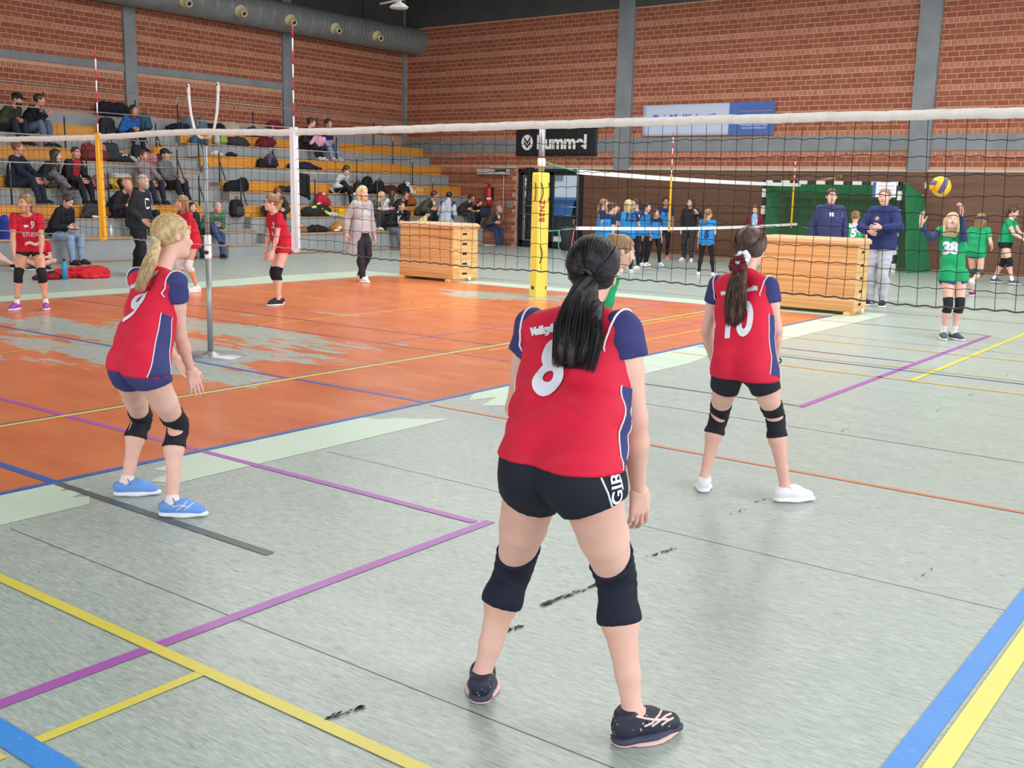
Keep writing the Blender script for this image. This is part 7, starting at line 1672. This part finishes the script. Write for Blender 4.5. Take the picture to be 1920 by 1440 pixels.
heap('white cap lying on the black bag of the second bench row', 765, 346, 2, '#dcdcde', .11, .1, .3, 'cap', 'cap', None, 38)
HT = empty('straw_hat', PY(786, 356, TW[2]-.1)*V3(1, 1, 0)+V3(0, 0, TZ[2]-.255), 'big straw hat beside the black bag on the second bench row', 'hat')
c = np.array(HT.location); MB().lathe([(.22, 0), (.23, .015), (.16, .05), (.15, .16), (.1, .22), (0, .23)], c, 22).build('hat_body', mat('straw', '#c7a468', .8, .5, 90), HT); MB().lathe([(.165, .05), (.16, .09)], c, 22).build('hat_band', mat('hat_band', '#c8802f', .7), HT)
hung('white shirt hanging from the second bench row behind the man in olive', 774, 785, 358, 388, TW[2]-.06, cloth('white_hung', '#c9c8c6'))
backpack('big orange brown leather bag on the first bench row behind the far box', 768, 398, 1, '#96571f', .4, .34, 0, Yoff=.2)
# floor: red jackets and blue bottle, folding chair with a blue jacket
p = PF(150, 520); RJ = heap('red jacket heap lying on the floor right of the leaning number 9 girl', 0, 0, 0, '#c3202c', .42, .22, .17, at=p, z0=0.0, seed=40)
p = PF(176, 521); heap('smaller red jacket sleeve end lying at the right of the red heap', 0, 0, 0, '#cc2634', .2, .16, .06, at=p, z0=0.0, seed=41)
p = PF(88, 523); heap('black and red clothes on the floor left of the blue bottle', 0, 0, 0, '#8c1d28', .28, .2, .1, 'clothes', 'clothes_heap', '#26262a', 42, at=p, z0=0.0)
p = PF(122, 524); bottle('blue drinking bottle standing on the floor in front of the red jackets', V3(p[0], p[1], 0), mat('blue_bottle', '#3a8fc0', .2), .045, .34, m_frame)
CH = empty('folding_chair', PF(0, 496), 'white framed folding chair at the left picture edge', 'chair'); c = np.array(CH.location); m_chw = mat('chair_white_tube', '#d9dadd', .35); m_chs = mat('chair_seat_blue', '#3b4f9a', .6)
fx, fy = V3(.6, -.8, 0), V3(.8, .6, 0)
for sx in (-.21, .21):
    MB().tube([c+fx*sx-fy*.2, c+fx*sx+fy*.12+V3(0, 0, .46)], .012, 8).build('leg', m_chw, CH); MB().tube([c+fx*sx+fy*.2, c+fx*sx-fy*.18+V3(0, 0, .46), c+fx*sx-fy*.26+V3(0, 0, .86)], .012, 8).build('leg', m_chw, CH)
MB().add([c+fx*a+fy*b+V3(0, 0, z) for z in (.44, .47) for a, b in ((-.21, -.2), (.21, -.2), (.21, .2), (-.21, .2))], [(3, 2, 1, 0), (4, 5, 6, 7), (0, 1, 5, 4), (1, 2, 6, 5), (2, 3, 7, 6), (3, 0, 4, 7)]).build('seat', m_chs, CH)
MB().tube([c-fx*.21-fy*.26+V3(0, 0, .86), c+fx*.21-fy*.26+V3(0, 0, .86)], .012, 8).build('back_rail', m_chw, CH)
MB().tube([c+fx*.24+fy*.1+V3(0, 0, .44), c+fx*.36+fy*.1+V3(0, 0, .62)], .012, 8).build('arm_lever', m_chw, CH)
jc = c-fy*.27+V3(0, 0, .62)
pr = [cone(jc-fx*.26+V3(0, 0, .24), jc-fx*.22-V3(0, 0, .2), .1, .1, .05, fy, .5), cone(jc+fx*.24+V3(0, 0, .24), jc+fx*.3-V3(0, 0, .26), .1, .11, .05, fy, .5), cone(jc+V3(0, 0, .25), jc-V3(0, 0, .2), .1, .12, .05, fy, .6)]
v, q = surf(pr, .016, disp=lambda X, Y, Z: .01*np.sin(X*30+Z*14)*np.sin(Z*22)); BJ = tag(mesh_np('jacket', [(v, q, 0)], None, [cloth('royal_blue_jacket', '#2c3f9e')]), 'royal blue jacket with white print hanging over the folding chair', 'jacket')
for dz, w in ((.17, .2), (.12, .12)): surface_line((v, q), lerp([(0, 408+(.17-dz)*150), (8, 410+(.17-dz)*150), (16, 413+(.17-dz)*150)], 5), 0, m_num, 'white_print', BJ, .012)
